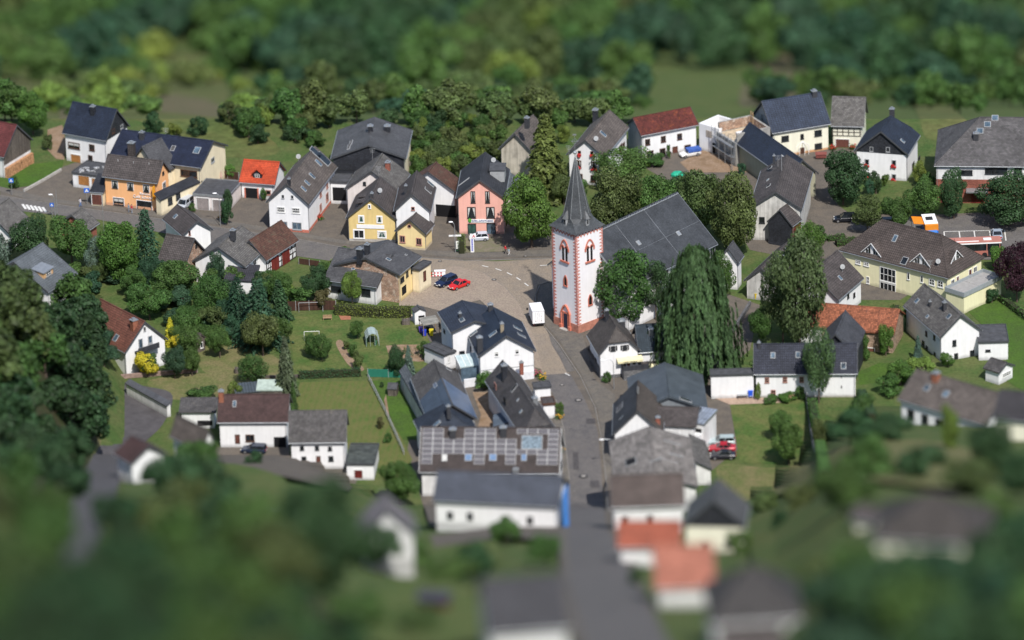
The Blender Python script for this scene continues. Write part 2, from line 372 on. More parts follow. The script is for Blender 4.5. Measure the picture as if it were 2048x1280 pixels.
# ------------------------------------------------------------------ houses
CONT = []
class House: pass
def text_mesh(txt, size, mat, parent, origin, ex, ez, nrm, name='lettering', depth=.03, center=True):
    cu = bpy.data.curves.new('txt', 'FONT'); cu.body = txt; cu.size = size; cu.extrude = depth; cu.align_x = 'CENTER' if center else 'LEFT'; cu.align_y = 'CENTER'
    to = bpy.data.objects.new('txt', cu); COL.objects.link(to)
    dg = bpy.context.evaluated_depsgraph_get(); me = bpy.data.meshes.new_from_object(to.evaluated_get(dg))
    bpy.data.objects.remove(to)
    ex, ez, nrm = V(ex).normalized(), V(ez).normalized(), V(nrm).normalized()
    me.transform(Matrix(((ex.x, ez.x, nrm.x, origin[0]), (ex.y, ez.y, nrm.y, origin[1]), (ex.z, ez.z, nrm.z, origin[2]), (0, 0, 0, 1))))
    me.materials.clear(); me.materials.append(mat); me.name = name
    o = bpy.data.objects.new(name, me); COL.objects.link(o); o.parent = parent; return o

def H(name, label, A, B, C, h, ap=None, rise=None, wall=WHITE, roof=GREYT, o=.4, rp=.5, k0=1, d0=0, k1=1, d1=0, th=.2,
      plinth=None, trim=DZINC, gut=True, cat='house', skirt=1.0, group=None, win=(), sky=(), chim=(), gable=None, rgable=None, vents=(), dish=(), attr=None, inset_w=None):
    g_ = ground(B[0], B[1] + h * 10.5); k_ = min(1.0, 11.9 / scl(g_)); h = h * k_
    if rise is not None: rise *= k_
    g_ = ground(B[0] + h * .3, B[1] + h * scl(g_) * cP); z0 = g_.z
    zE = z0 + h
    a, b, c = flat(*A, zE), flat(*B, zE), flat(*C, zE)
    u = (a - b); v = (c - b); s = 1 if u.x * v.y - u.y * v.x > 0 else -1
    au = math.atan2(u.y, u.x); av = math.atan2(v.y, v.x) - s * math.pi / 2
    dl = (av - au + math.pi) % (2 * math.pi) - math.pi
    lu = math.hypot(A[0] - B[0], A[1] - B[1]); lv = math.hypot(C[0] - B[0], C[1] - B[1])
    th_ = au + dl * lv / (lu + lv)
    Ux = V((math.cos(th_), math.sin(th_), 0)); Vx = V((-math.sin(th_), math.cos(th_), 0)) * s
    L = u.dot(Ux); W = v.dot(Vx)
    if rise is None:
        mx, my = proj(b + Vx * (W * rp)); rise = (my - ap) / (scl(b) * cP)
    rise = max(rise, .02)
    X = House(); X.L, X.W, X.h, X.R, X.o = L, W, h, rise, o
    org = V((b.x, b.y, z0)); X.org = org; X.U = Ux; X.V = Vx
    Z = V((0, 0, 1))
    def P(uu, vv, zz): return Ux * uu + Vx * vv + Z * zz
    X.P = P
    root = empty(name, org, label, cat, group); X.root = root
    s1 = rise / (rp * W); s2 = rise / max(1e-6, (1 - rp) * W) if rp < 1 else 0
    ks = min(k0, k1)
    def section(kk, e=.04):
        pts = [(o, -skirt), (o, h + s1 * o - e)]
        if kk >= 1: pts.append((rp * W, h + rise - e) if rp < 1 else (W - o, h + rise - s1 * o - e))
        elif kk > 0: pts += [(rp * W * kk, h + rise * kk - e), (W - (1 - rp) * W * kk, h + rise * kk - e)]
        if rp < 1: pts += [(W - o, h + s2 * o - e)]
        pts += [(W - o, -skirt)]
        out = []
        for p in pts:
            if p[0] < o - 1e-6: p = (o, p[1])
            out.append(p)
        return out
    mb = MB()
    mb.prism([P(o, v_, z_) for v_, z_ in section(ks)], Ux * (L - 2 * o))
    if k0 >= 1 and ks < 1: mb.prism([P(o - .015, v_, z_) for v_, z_ in section(1)], Ux * .3)
    if k1 >= 1 and ks < 1: mb.prism([P(L - o - .285, v_, z_) for v_, z_ in section(1)], Ux * .3)
    X.wall = mb.build('wall', wall, root)
    if plinth:
        pm, ph = plinth; mb = MB(); e = .03
        for (u0, u1, v0, v1) in ((o - e, L - o + e, o - e, o), (o - e, L - o + e, W - o, W - o + e), (o - e, o, o, W - o), (L - o, L - o + e, o, W - o)):
            mb.prism([P(u0, v0, -skirt), P(u1, v0, -skirt), P(u1, v1, -skirt), P(u0, v1, -skirt)], Z * (ph + skirt))
        mb.build('plinth', pm, root)
    for gi, gm in ((0, gable), (1, rgable)):
        if gm:   # clad gable triangle on the front / back end
            m_, z_lo = gm if isinstance(gm, tuple) else (gm, h - .1)
            mb = MB(); sec = [(o, z_lo)] + [(v_, z_) for v_, z_ in section(1, .06) if z_ > z_lo] + [(W - o, z_lo)]
            mb.prism([P(o if gi == 0 else L - o, v_, z_) for v_, z_ in sec], Ux * (-.06 if gi == 0 else .06))
            mb.build('gable_cladding', m_, root)
    # roof
    R = rise; r = rp * W
    top = []
    ridge0, ridge1 = P(d0, r, h + R), P(L - d1, r, h + R)
    p1 = [P(0, 0, h), P(L, 0, h)]
    if 0 < k1 < 1: p1.append(P(L, r * k1, h + R * k1))
    p1.append(ridge1)
    if (ridge1 - ridge0).length > .05: p1.append(ridge0)
    if 0 < k0 < 1: p1.append(P(0, r * k0, h + R * k0))
    top.append(p1)
    if rp < 1:
        q = W - r
        p2 = [P(0, W, h), P(L, W, h)]
        if 0 < k1 < 1: p2.append(P(L, W - q * k1, h + R * k1))
        p2.append(ridge1)
        if (ridge1 - ridge0).length > .05: p2.append(ridge0)
        if 0 < k0 < 1: p2.append(P(0, W - q * k0, h + R * k0))
        top.append(p2)
        if k0 < 1: top.append([P(0, r * k0, h + R * k0), ridge0, P(0, W - q * k0, h + R * k0)])
        if k1 < 1: top.append([P(L, r * k1, h + R * k1), ridge1, P(L, W - q * k1, h + R * k1)])
    mb = MB(); e = .0
    for f in top:   # each plane a slab
        c0 = sum(f, V((0, 0, 0))) / len(f)
        mb.prism([p for p in f], Z * th)
    if rp < 1: mb.prism([ridge0 + Vx * .16 + Z * (th - .12), ridge0 - Vx * .16 + Z * (th - .12), ridge0 - Vx * .1 + Z * (th + .07), ridge0 + Vx * .1 + Z * (th + .07)], ridge1 - ridge0)
    for kk, uu, dd, rg in ((k0, 0, d0, ridge0), (k1, L, -d1, ridge1)):
        if kk < 1 and rp < 1:
            for sd in (0, 1):
                cpt = P(uu, r * kk if sd == 0 else W - (W - r) * kk, h + R * kk)
                mb.tube(cpt + Z * (th - .02), rg + Z * (th - .02), .11, n=5)
    X.roof = mb.build('roof', roof, root)
    # verge boards and gutters
    if trim:
        for uu, kk in ((-.05, k0), (L, k1)):
            if kk <= 0: continue
            mb = MB()
            e0, e1 = P(uu, 0, h - .12), P(uu, r * min(kk, 1), h + R * min(kk, 1) - .12)
            mb.prism([e0, e1, e1 + Z * (th + .16), e0 + Z * (th + .16)], Ux * .05)
            if rp < 1:
                e0, e1 = P(uu, W, h - .12), P(uu, W - (W - r) * min(kk, 1), h + R * min(kk, 1) - .12)
                mb.prism([e0, e1, e1 + Z * (th + .16), e0 + Z * (th + .16)], Ux * .05)
            mb.build('verge_board', trim, root)
    if gut:
        for vv, sg in ((-.07, 1), (W + .07, -1)):
            if rp >= 1 and sg < 0: continue
            mb = MB(); mb.tube(P(0, vv, h + .05), P(L, vv, h + .05), .08, n=6)
            for uu in (o + .15,):
                mb.tube(P(uu, vv, h), P(uu, o * sg + (W if sg < 0 else 0) - .08 * sg, h - .45), .045, n=5)
                mb.tube(P(uu, o * sg + (W if sg < 0 else 0) - .08 * sg, h - .45), P(uu, o * sg + (W if sg < 0 else 0) - .08 * sg, -.2), .045, n=5)
            mb.build('gutter', ZINC, root)
    def plane_hit(px, py, p0, n):
        rr = ray(px, py); t = (p0 + org - CAM).dot(n) / rr.dot(n); return CAM + rr * t - org
    faces = {'S': (P(o, o, 0), -Vx, Ux), 'F': (P(o, o, 0), -Ux, Vx), 'N': (P(o, W - o, 0), Vx, Ux), 'E': (P(L - o, o, 0), Ux, Vx)}
    def wallpt(face, px, py, out=0.0):
        p0, n, e = faces[face]; q = plane_hit(px, py, p0 + n * out, n); return q, e if e.dot(RT) > 0 else -e, n
    X.wallpt = wallpt
    X.z0 = z0
    for wd in win:
        face, px, py, wp, hp = wd[:5]; st = wd[5] if len(wd) > 5 else ''
        q, e, n = wallpt(face, px, py); ss = scl(b)
        ww = min(wp / (ss * max(.12, abs(e.dot(RT)))), 9); hh = hp / (ss * cP)
        window(root, q, e, n, ww, hh, st)
    sl1 = (P(0, 0, h + th), (Vx * -R + Z * (rp * W)).normalized(), Ux, (Vx * (rp * W) + Z * R).normalized())
    q_ = (1 - rp) * W
    sl2 = (P(0, W, h + th), (Vx * R + Z * q_).normalized(), Ux, (Vx * -q_ + Z * R).normalized()) if rp < 1 else sl1
    sl3 = (P(0, r * k0, h + th + R * k0), (Ux * -(R * (1 - k0)) + Z * d0).normalized(), Vx, (Ux * d0 + Z * R * (1 - k0)).normalized()) if d0 else sl1
    slopes = {1: sl1, 2: sl2, 3: sl3}
    def roofpt(sd, px, py):
        p0, n, e, upv = slopes[sd]; q = plane_hit(px, py, p0, n); return q, (e if e.dot(RT) > 0 else -e), upv, n
    X.roofpt = roofpt
    for sk in sky:
        sd, px, py = sk[:3]; ww, hh = sk[3:5] if len(sk) > 4 else (.75, 1.1)
        q, e, upv, n = roofpt(sd, px, py)
        mb = MB(); mb.box(q + n * .04, e * (ww / 2), upv * (hh / 2), n * .07); f_ = mb.build('skylight', FGREY, X.roof)
        mb = MB(); mb.box(q + n * .12, e * (ww / 2 - .09), upv * (hh / 2 - .1), n * .012)
        f_.parent = root; mb.build('pane', sk[5] if len(sk) > 5 else GLASSB, f_)
    for ch in chim:
        sd, px, py, hc, wd, mt = ch
        q, e, upv, n = roofpt(sd, px, py); mb = MB(); mb.mi = 0
        a1 = Ux * wd / 2; a2 = Vx * wd / 2
        mb.box(q + Z * (hc / 2 - .5), a1, a2, Z * (hc / 2 + .5)); mb.mi = 1; mb.box(q + Z * (hc + .05), a1 * 1.2, a2 * 1.2, Z * .06)
        mb.box(q + Z * (hc + .25), a1 * .5, a2 * .5, Z * .14)
        mb.build('chimney', [mt, ZINC], X.root)
    for sd, px, py, hv in vents:
        q, e, upv, n = roofpt(sd, px, py); mb = MB(); mb.tube(q - Z * .2, q + Z * hv, .07, n=6); mb.build('vent_pipe', FGREY, X.root)
    for sd, px, py in dish:
        q, e, upv, n = roofpt(sd, px, py); mb = MB(); mb.tube(q - Z * .2, q + Z * .9, .035, n=5)
        dv = V((.25, -.9, .35)).normalized(); mb.tube(q + Z * .9, q + Z * .9 + dv * .08, .1, .45, n=14); mb.tube(q + Z * .9 + dv * .1, q + Z * .75 + dv * .5, .02, n=4); mb.build('satellite_dish', FGREY, X.root)
    CONT.append(X)
    return X
def window(root, q, e, n, w, h, st=''):
    """styles: frame colour b/p/d/g (default white), c curtains, m mullions, G green glass, s shutters, f flowers, D door, G garage, o plain opening"""
    Z = V((0, 0, 1)); e = e.normalized()
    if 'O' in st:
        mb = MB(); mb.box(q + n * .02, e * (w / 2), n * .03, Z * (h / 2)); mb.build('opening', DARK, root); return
    if 'R' in st:
        mt = {'o': OCHREDOOR, 'g': GREYDOOR, 'b': BROWNDOOR, 'r': REDB}[st[1]]
        mb = MB(); mb.box(q + n * .03, e * (w / 2), n * .03, Z * (h / 2)); d_ = mb.build('garage_door', mt, root)
        mb = MB()
        for sg in (-1, 1): mb.box(q + n * .04 + e * (w / 2 + .06) * sg, e * .06, n * .05, Z * (h / 2 + .12))
        mb.box(q + n * .04 + Z * (h / 2 + .06), e * (w / 2), n * .05, Z * .06); mb.build('door_frame', FWHITE, root); return
    fm = FBROWN if 'b' in st else FPINK if 'p' in st else FDARK if 'd' in st else FGREY if 'g' in st else FWHITE
    fw = min(.13, w * .14)
    mb = MB(); t = .045
    for sg in (-1, 1): mb.box(q + n * t + e * (w / 2 - fw / 2) * sg, e * fw / 2, n * t, Z * (h / 2))
    for sg in (-1, 1): mb.box(q + n * (t + .003) + Z * (h / 2 - fw / 2) * sg, e * (w / 2 - fw * .98), n * t, Z * fw / 2)
    nx = 1 if w > 1.0 or 'm' in st else 0; ny = 1 if 'm' in st else 0
    if '4' in st: nx = 3; ny = 1
    if 'M' in st: nx = 3; ny = 4
    bw = .055 if 'M' in st else .035
    for i in range(nx):
        mb.box(q + n * .04 + e * (w * ((i + 1) / (nx + 1) - .5)), e * bw, n * .03, Z * (h / 2 - fw))
    for i in range(ny):
        mb.box(q + n * .043 + Z * (h * ((i + 1) / (ny + 1) - .5)), e * (w / 2 - fw), n * .03, Z * bw)
    if 'D' not in st: mb.box(q + n * .07 - Z * (h / 2 + .04), e * (w / 2 + .06), n * .07, Z * .035)
    if 'D' in st:
        f = mb.build('door', fm, root); mb = MB(); mb.box(q + n * .022, e * (w / 2 - fw), n * .012, Z * (h / 2 - fw)); mb.build('door_leaf', {'r': REDB, 'k': BLACK}.get(st[1:2], BROWNDOOR), f); return
    f = mb.build('window', fm, root)
    mb = MB(); mb.box(q + n * .015, e * (w / 2 - fw * .9), n * .012, Z * (h / 2 - fw * .9))
    mb.build('pane', GLASSG if 'G' in st else GLASSB if 'B' in st else GLASS, f)
    if 'c' in st:
        mb = MB()
        for sg in (-1, 1):
            x0 = (w / 2 - fw) * sg; x1 = (w * .12) * sg
            zt = h / 2 - fw
            mb.prism([q + e * x0 + Z * zt, q + e * x1 + Z * zt, q + e * (x0 * .6 + x1 * .4) - Z * zt * .2, q + e * x0 - Z * zt], n * .034)
        mb.build('curtain', CURT, f)
    if 'k' in st:   # roller blind half down
        mb = MB(); mb.box(q + n * .03 + Z * h * .22, e * (w / 2 - fw), n * .012, Z * h * .22); mb.build('blind', CURT, f)
    if 'w' in st:   # painted surround
        mb = MB(); sw = .12
        for sg in (-1, 1): mb.box(q + n * .02 + e * (w / 2 + sw / 2) * sg, e * sw / 2, n * .02, Z * (h / 2 + sw))
        mb.box(q + n * .02 + Z * (h / 2 + sw / 2), e * (w / 2), n * .02, Z * sw / 2); mb.build('surround', BRIGHT, f)
    if 's' in st:
        for sg in (-1, 1):
            mb = MB(); mb.box(q + n * .03 + e * (w / 2 + w * .27) * sg, e * w * .17, n * .025, Z * (h / 2)); mb.build('shutter', FDARK, f)
    if 'f' in st:
        mb = MB()
        for i in range(7):
            mb.ball(q + n * (.22 + rnd.uniform(-.08, .1)) + e * (w * rnd.uniform(-.5, .5)) - Z * (h / 2 - .05 + rnd.uniform(-.2, .25)), .2, n=6, m=4)
        mb.build('flower_box', FLOWR, f)

def flatbox(name, label, A, B, C, h, wall=WHITE, roofm=BITU, fascia=DZINC, win=(), cat='building', skirt=1.0, pr=.25, o=.08, group=None):
    X = H(name, label, A, B, C, h, rise=.03, wall=wall, roof=roofm, o=o, th=.12, trim=None, gut=False, cat=cat, skirt=skirt, win=win, group=group)
    L, W, P = X.L, X.W, X.P; mb = MB(); Z = V((0, 0, 1)); z = h + .02
    for (u0, u1, v0, v1) in ((-.04, L + .04, -.1, -.005), (-.04, L + .04, W + .005, W + .1), (-.1, -.005, -.0, W), (L + .005, L + .1, 0, W)):
        mb.prism([P(u0, v0, z - .15), P(u1, v0, z - .15), P(u1, v1, z - .15), P(u0, v1, z - .15)], Z * (.15 + pr))
    mb.build('fascia', fascia, X.root); return X
def dormer(X, sd, px, py, w, hh, kind='gable', wallm=WHITE, roofm=GREYT, st='m', tri=False):
    q, e, upv, n = X.roofpt(sd, px, py); Z = V((0, 0, 1)); back = V((upv.x, upv.y, 0)).normalized(); slope = upv.z / math.hypot(upv.x, upv.y)
    rr = (hh if tri else w * .45) if kind == 'gable' else .15
    fh = 0 if tri else hh
    dp = (fh + rr) / max(slope, .1) + .3
    root = X.root
    mb = MB(); f0 = q - Z * .3
    sec = [f0 - e * w / 2, f0 + e * w / 2, q + e * w / 2 + Z * fh, q + Z * (fh + rr - .06), q - e * w / 2 + Z * fh] if kind == 'gable' else [f0 - e * w / 2, f0 + e * w / 2, q + e * w / 2 + Z * fh, q - e * w / 2 + Z * fh]
    mb.prism(sec, back * max(.3, fh / max(slope, .1)))
    d = mb.build('dormer', wallm, root)
    mb = MB(); ov = .22
    if kind == 'gable':
        for sg in (-1, 1):
            a = q - back * .25 + e * (w / 2 + ov) * sg + Z * (fh - ov * rr / (w / 2)); b2 = q - back * .25 + Z * (fh + rr)
            la = max(.4, (fh - ov) / max(slope, .1) + .3)
            pts = [a, b2, b2 + back * dp, a + back * (la + .1)]
            mb.prism(pts, Z * .12)
    else:
        a = q - back * .2 + Z * fh
        mb.prism([a - e * (w / 2 + ov), a + e * (w / 2 + ov), a + e * (w / 2 + ov) + back * (fh / slope * 1.5 + .5) + Z * fh * .5, a - e * (w / 2 + ov) + back * (fh / slope * 1.5 + .5) + Z * fh * .5], Z * .12)
    mb.build('dormer_roof', roofm, d)
    if tri:
        mb = MB(); Zs = Z
        for i in (-2, -1, 1, 2):
            x = i * w * .13; hx = rr * (1 - abs(x) / (w / 2)) - .3
            if hx > .15: mb.box(q - back * .03 + e * x + Z * (hx / 2 + .08), e * w * .05, back * .02, Z * hx / 2)
        mb.build('pane', GLASS, d)
        mb = MB()
        for sg in (-1, 1):
            a = q - back * .28 + e * (w / 2 + .2) * sg + Z * -.1; b2 = q - back * .28 + Z * (rr + .1)
            mb.prism([a, b2, b2 + Z * .16, a + Z * .16], back * -.06)
        mb.build('verge_board', BRIGHT, d)
    else:
        wdw = MB(); ww = w * .5; h2 = hh * .7
        c = q + Z * (hh * .5) - back * .03
        wdw.box(c, e * ww / 2, back * .02, Z * h2 / 2); wdw.build('pane', GLASS, d)
        wdw = MB()
        for x in (-.5, 0, .5): wdw.box(c + e * ww * x - back * .03, e * .03, back * .02, Z * h2 / 2)
        wdw.box(c - back * .035, e * ww / 2, back * .02, Z * .03); wdw.box(c - back * .035 + Z * h2 / 2, e * ww / 2, back * .02, Z * .03); wdw.box(c - back * .035 - Z * h2 / 2, e * ww / 2, back * .02, Z * .03)
        wdw.build('window', FWHITE, d)
    return d

# ------------------------------------------------------------------ trees
def quads_mesh(name, C_, N_, size, asp=1.0, updir=None, rs=None):
    """leaf quads: centres, normals, size array"""
    n = len(C_); rs = rs or np.random.RandomState(1)
    N_ = N_ / np.maximum(1e-6, np.linalg.norm(N_, axis=1, keepdims=True))
    r = rs.normal(size=(n, 3)) if updir is None else updir
    T = np.cross(N_, r); T /= np.maximum(1e-6, np.linalg.norm(T, axis=1, keepdims=True)); B = np.cross(N_, T)
    s = size[:, None] * .5
    v = np.empty((n, 4, 3)); j = 1 + rs.uniform(-.25, .25, (n, 4, 1))
    v[:, 0] = C_ - T * s * j[:, 0]; v[:, 1] = C_ - B * s * asp * .8 * j[:, 1]; v[:, 2] = C_ + T * s * j[:, 2]; v[:, 3] = C_ + B * s * asp * .8 * j[:, 3]
    me = bpy.data.meshes.new(name); me.vertices.add(n * 4); me.vertices.foreach_set('co', v.reshape(-1)); me.loops.add(n * 4)
    me.loops.foreach_set('vertex_index', np.arange(n * 4, dtype=np.int32)); me.polygons.add(n)
    me.polygons.foreach_set('loop_start', np.arange(0, n * 4, 4, dtype=np.int32)); me.polygons.foreach_set('loop_total', np.full(n, 4, dtype=np.int32))
    me.update(); me.validate(); me.materials.append(LEAF); return me
def crown_decid(seed, n=9500, nl=24, flat_=1.0, squash=.40, zc=.60, leaf=.034, spread=.36):
    rs = np.random.RandomState(seed)
    cs = []; rd = []
    for i in range(nl):
        d = rs.normal(size=3); d /= np.linalg.norm(d)
        k = rs.uniform(.40, .86)
        c = np.array([d[0] * .5 * k * 1.0, d[1] * .5 * k, zc + d[2] * squash * k]); cs.append(c); rd.append(rs.uniform(.10, .22) * (1.25 - .35 * k))
    cs.append(np.array([0, 0, zc])); rd.append(.3); cs = np.array(cs); rd = np.array(rd)
    pr = rd ** 2; pr[-1] *= .25; pr /= pr.sum()
    idx = rs.choice(len(cs), n * 2, p=pr); d = rs.normal(size=(n * 2, 3)); d /= np.linalg.norm(d, axis=1, keepdims=True)
    rr = rd[idx] * (1 - np.abs(rs.normal(0, .11, n * 2)))
    rr *= 1 + .16 * np.sin(d[:, 0] * 9 + idx) * np.sin(d[:, 1] * 8 + idx * 2) * np.sin(d[:, 2] * 9)
    P = cs[idx] + d * rr[:, None] * np.array([1, 1, .85])
    ins = np.zeros(n * 2)
    for c, r in zip(cs, rd):
        q = np.linalg.norm((P - c) / np.array([1, 1, .85]), axis=1) < r * .72; ins += q
    keep = (ins == 0) & (P[:, 2] > .1); P, d = P[keep][:n], d[keep][:n]
    N = d * 1.0 + np.array([0, 0, .35]) + rs.normal(0, .5, P.shape)
    m_ = n // 4; id2 = rs.choice(len(cs), m_); d2 = rs.normal(size=(m_, 3)); d2 /= np.linalg.norm(d2, axis=1, keepdims=True)
    P2 = cs[id2] + d2 * (rd[id2] * rs.uniform(.35, .7, m_))[:, None]; P = np.concatenate([P, P2]); N = np.concatenate([N, d2 + np.array([0, 0, .4])])
    return quads_mesh('crown', P, N, leaf * rs.uniform(.6, 1.3, len(P)), .9, rs=rs)
def crown_conifer(seed, n=7000, droop=.35, rad=.5, leaf=.046, gap=1.0):
    rs = np.random.RandomState(seed); P = []; N = []; sz = []
    lay = 24
    for i in range(lay):
        z0 = .08 + .9 * (i / lay); r0 = rad * (1 - (z0 - .08) / .94) ** .85 * rs.uniform(.82, 1.08); nb = max(5, int(17 * (1 - z0 * .6)))
        off = rs.uniform(0, 6.28)
        for b in range(nb):
            a = off + b * 6.283 / nb + rs.normal(0, .15); rb = r0 * rs.uniform(.75, 1.1); k = max(4, int(n / (lay * 13) * (rb / rad + .25) * 1.5))
            t = rs.uniform(.15, 1, k) ** .7; lat = rs.normal(0, .045 * rad * 2, k) * (1.15 - t)
            x = rb * t; z = z0 - droop * rb * t ** 1.6 + rs.normal(0, .006, k) + .05 * t * 0
            P.append(np.stack([x * math.cos(a) - lat * math.sin(a), x * math.sin(a) + lat * math.cos(a), z], 1))
            N.append(np.stack([np.full(k, .35 * math.cos(a)), np.full(k, .35 * math.sin(a)), np.full(k, .9)], 1) + rs.normal(0, .3, (k, 3))); sz.append(leaf * rs.uniform(.6, 1.3, k))
    return quads_mesh('crown', np.concatenate(P), np.concatenate(N), np.concatenate(sz), .6, rs=rs)
def crown_weep(seed, n=9000):
    rs = np.random.RandomState(seed); P = []; N = []; sz = []
    for i in range(900):
        a = rs.uniform(0, 6.283); q = rs.uniform(0, 1); z = .10 + .88 * q; prof = (1 - q) ** .36 * .50 + .07 * math.sin(a * 5 + q * 7) * (1.1 - q) + .03 * math.sin(a * 11 + 2)
        r = prof * rs.uniform(.55, 1.06); ln = rs.uniform(.10, .24) * (1.15 - q * .5); k = 34
        t = rs.uniform(0, 1, k); lat = rs.normal(0, .010, k)
        rr = r + .02 * np.sin(t * 2) - .0
        P.append(np.stack([rr * math.cos(a) - lat * math.sin(a), rr * math.sin(a) + lat * math.cos(a), np.maximum(.03, z - t * ln)], 1) + rs.normal(0, .004, (k, 3)))
        N.append(np.stack([np.full(k, math.cos(a)), np.full(k, math.sin(a)), np.full(k, .35)], 1) + rs.normal(0, .35, (k, 3))); sz.append(rs.uniform(.012, .022, k))
    P = np.concatenate(P); N = np.concatenate(N); sz = np.concatenate(sz)
    up = np.tile(np.array([[0, 0, 1.]]), (len(P), 1)) + rs.normal(0, .15, P.shape)
    return quads_mesh('crown', P, N, sz, 3.2, updir=up, rs=rs)
def trunk_mesh(seed, top=.62, r=.022, limbs=6):
    rs = random.Random(seed); mb = MB(); p = V((0, 0, -.03)); 
    q = V((rs.uniform(-.02, .02), rs.uniform(-.02, .02), top * .5)); mb.tube(p, q, r * 1.25, r * .8, 7); q2 = V((rs.uniform(-.03, .03), rs.uniform(-.03, .03), top)); mb.tube(q, q2, r * .8, r * .3, 6)
    for i in range(limbs):
        a = i * 6.28 / max(1, limbs) + rs.uniform(-.3, .3); z = rs.uniform(.28, .5); s0 = q * (z / (top * .5)) if z < top * .5 else q.lerp(q2, (z - top * .5) / (top * .5)); s0.z = z
        mb.tube(s0, s0 + V((math.cos(a) * .2, math.sin(a) * .2, rs.uniform(.12, .22))), r * .5, r * .15, 5)
    me_o = mb.build('trunk', BARK); me = me_o.data; bpy.data.objects.remove(me_o); return me
PROTO = {
    'd': [(crown_decid(s), trunk_mesh(s)) for s in (1, 2, 3, 4, 5, 6)],
    'l': [(crown_decid(s, n=7500, nl=34, leaf=.036), trunk_mesh(s, .7, .018, 8)) for s in (11, 12)],
    'o': [(crown_decid(s, n=11000, nl=36, squash=.50, zc=.55, leaf=.036), trunk_mesh(s)) for s in (21, 22)],
    's': [(crown_decid(s, n=3200, nl=18, squash=.5, zc=.46, leaf=.055), trunk_mesh(s, .4, .03, 3)) for s in (31, 32, 33)],
    'c': [(crown_conifer(s), trunk_mesh(s, .95, .02, 0)) for s in (41, 42)],
    'n': [(crown_conifer(45, n=5200, leaf=.085, droop=.25), trunk_mesh(45, .95, .02, 0))],
    'g': [(crown_conifer(43, droop=.5, leaf=.065, n=10500), trunk_mesh(43, .95, .02, 0))],
    'w': [(crown_weep(51), trunk_mesh(51, .7, .03, 6))],
    'f': [(crown_decid(s, n=2400, nl=18, leaf=.075, zc=.52, squash=.5), trunk_mesh(s)) for s in (61, 62, 63, 64)],
}
TINT = {'mid': (.052, .10, .026), 'bright': (.066, .125, .026), 'dark': (.030, .064, .026), 'olive': (.064, .090, .030), 'yel': (.42, .36, .03), 'ygr': (.105, .145, .032), 'blue': (.08, .125, .10),
        'teal': (.030, .068, .037), 'purple': (.026, .011, .018), 'conif': (.08, .112, .03), 'weep': (.05, .085, .034), 'birch': (.070, .112, .046), 'brown': (.09, .08, .035), 'spruce': (.085, .108, .06)}
def jit(c, a=.18):
    k = 1.26 + rnd.uniform(-a, a); return (c[0] * k * (1 + rnd.uniform(-.12, .12)), c[1] * k, c[2] * k, 1)
NT = [0]
def tree(px, py, wpx, hm, kind='d', tint='mid', label=None, group=None, cat='tree', name=None, wm=None):
    base = ground(px, py); s = scl(base); W = wm or wpx / s
    if not wm: hm *= min(1.0, 11.9 / s)
    pr = PROTO[kind]; cm, tm = pr[NT[0] % len(pr)]; NT[0] += 1
    nm = name or {'n': 'conifer', 'c': 'conifer', 'g': 'conifer', 'w': 'weeping_tree', 's': 'shrub'}.get(kind, 'tree')
    root = empty(nm, base, label, cat, group, rnd.uniform(0, 6.28))
    vx = rnd.uniform(.88, 1.12)
    kw = W * (1.0 if kind in 'cgwn' else .95)
    for mname, me in (('crown', cm), ('trunk', tm)):
        o = bpy.data.objects.new(mname, me); COL.objects.link(o); o.parent = root
        o.scale = (kw * vx, kw / vx, hm) if mname == 'crown' else (max(kw, hm * .5), max(kw, hm * .5), hm)
        if mname == 'crown': o.color = jit(TINT[tint])
    return root
def hedge(name, label, pts, wd, hh, tint='mid', dens=46, group=None, leaf=.22, cat='hedge', core=True):
    P_ = [ground(x, y) for x, y in pts]; org = P_[0].copy(); rs = np.random.RandomState(len(pts) + int(pts[0][0])); Cc = []; Nn = []
    for a, b in zip(P_, P_[1:]):
        t = b - a; L = t.length; t = t / L; n = V((-t.y, t.x, 0)).normalized()
        k = int(L * (wd + 2 * hh) * dens / 2)
        for _ in range(k):
            s_ = rs.uniform(0, L); q = rs.uniform(0, wd + 2 * hh)
            if q < hh: off = -wd / 2; z = q; nn = -n
            elif q < hh + wd: off = q - hh - wd / 2; z = hh; nn = V((0, 0, 1))
            else: off = wd / 2; z = q - hh - wd; nn = n
            jz = .12 * math.sin(s_ * 1.3 + org.x) * hh * .4
            p = a + t * s_ + n * off + V((0, 0, z + (jz if z > hh * .6 else 0))) - org + V(tuple(rs.normal(0, .09, 3)))
            Cc.append(tuple(p)); Nn.append(tuple(nn + V(tuple(rs.normal(0, .45, 3))) + V((0, 0, .3))))
    Cc = np.array(Cc); Nn = np.array(Nn)
    root = empty(name, org, label, cat, group)
    me = quads_mesh('foliage', Cc, Nn, leaf * rs.uniform(.6, 1.4, len(Cc)), .9, rs=rs)
    o = bpy.data.objects.new('foliage', me); COL.objects.link(o); o.parent = root; o.color = jit(TINT[tint])
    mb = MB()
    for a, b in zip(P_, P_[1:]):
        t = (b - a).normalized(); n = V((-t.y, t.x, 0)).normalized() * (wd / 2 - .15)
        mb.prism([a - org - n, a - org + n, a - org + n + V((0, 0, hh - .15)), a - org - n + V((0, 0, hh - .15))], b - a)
    mb.build('dark_core', plain((.03, .035, .015), .95), root)  # solid dark core box; its colour stands in for shade between leaves
    return root

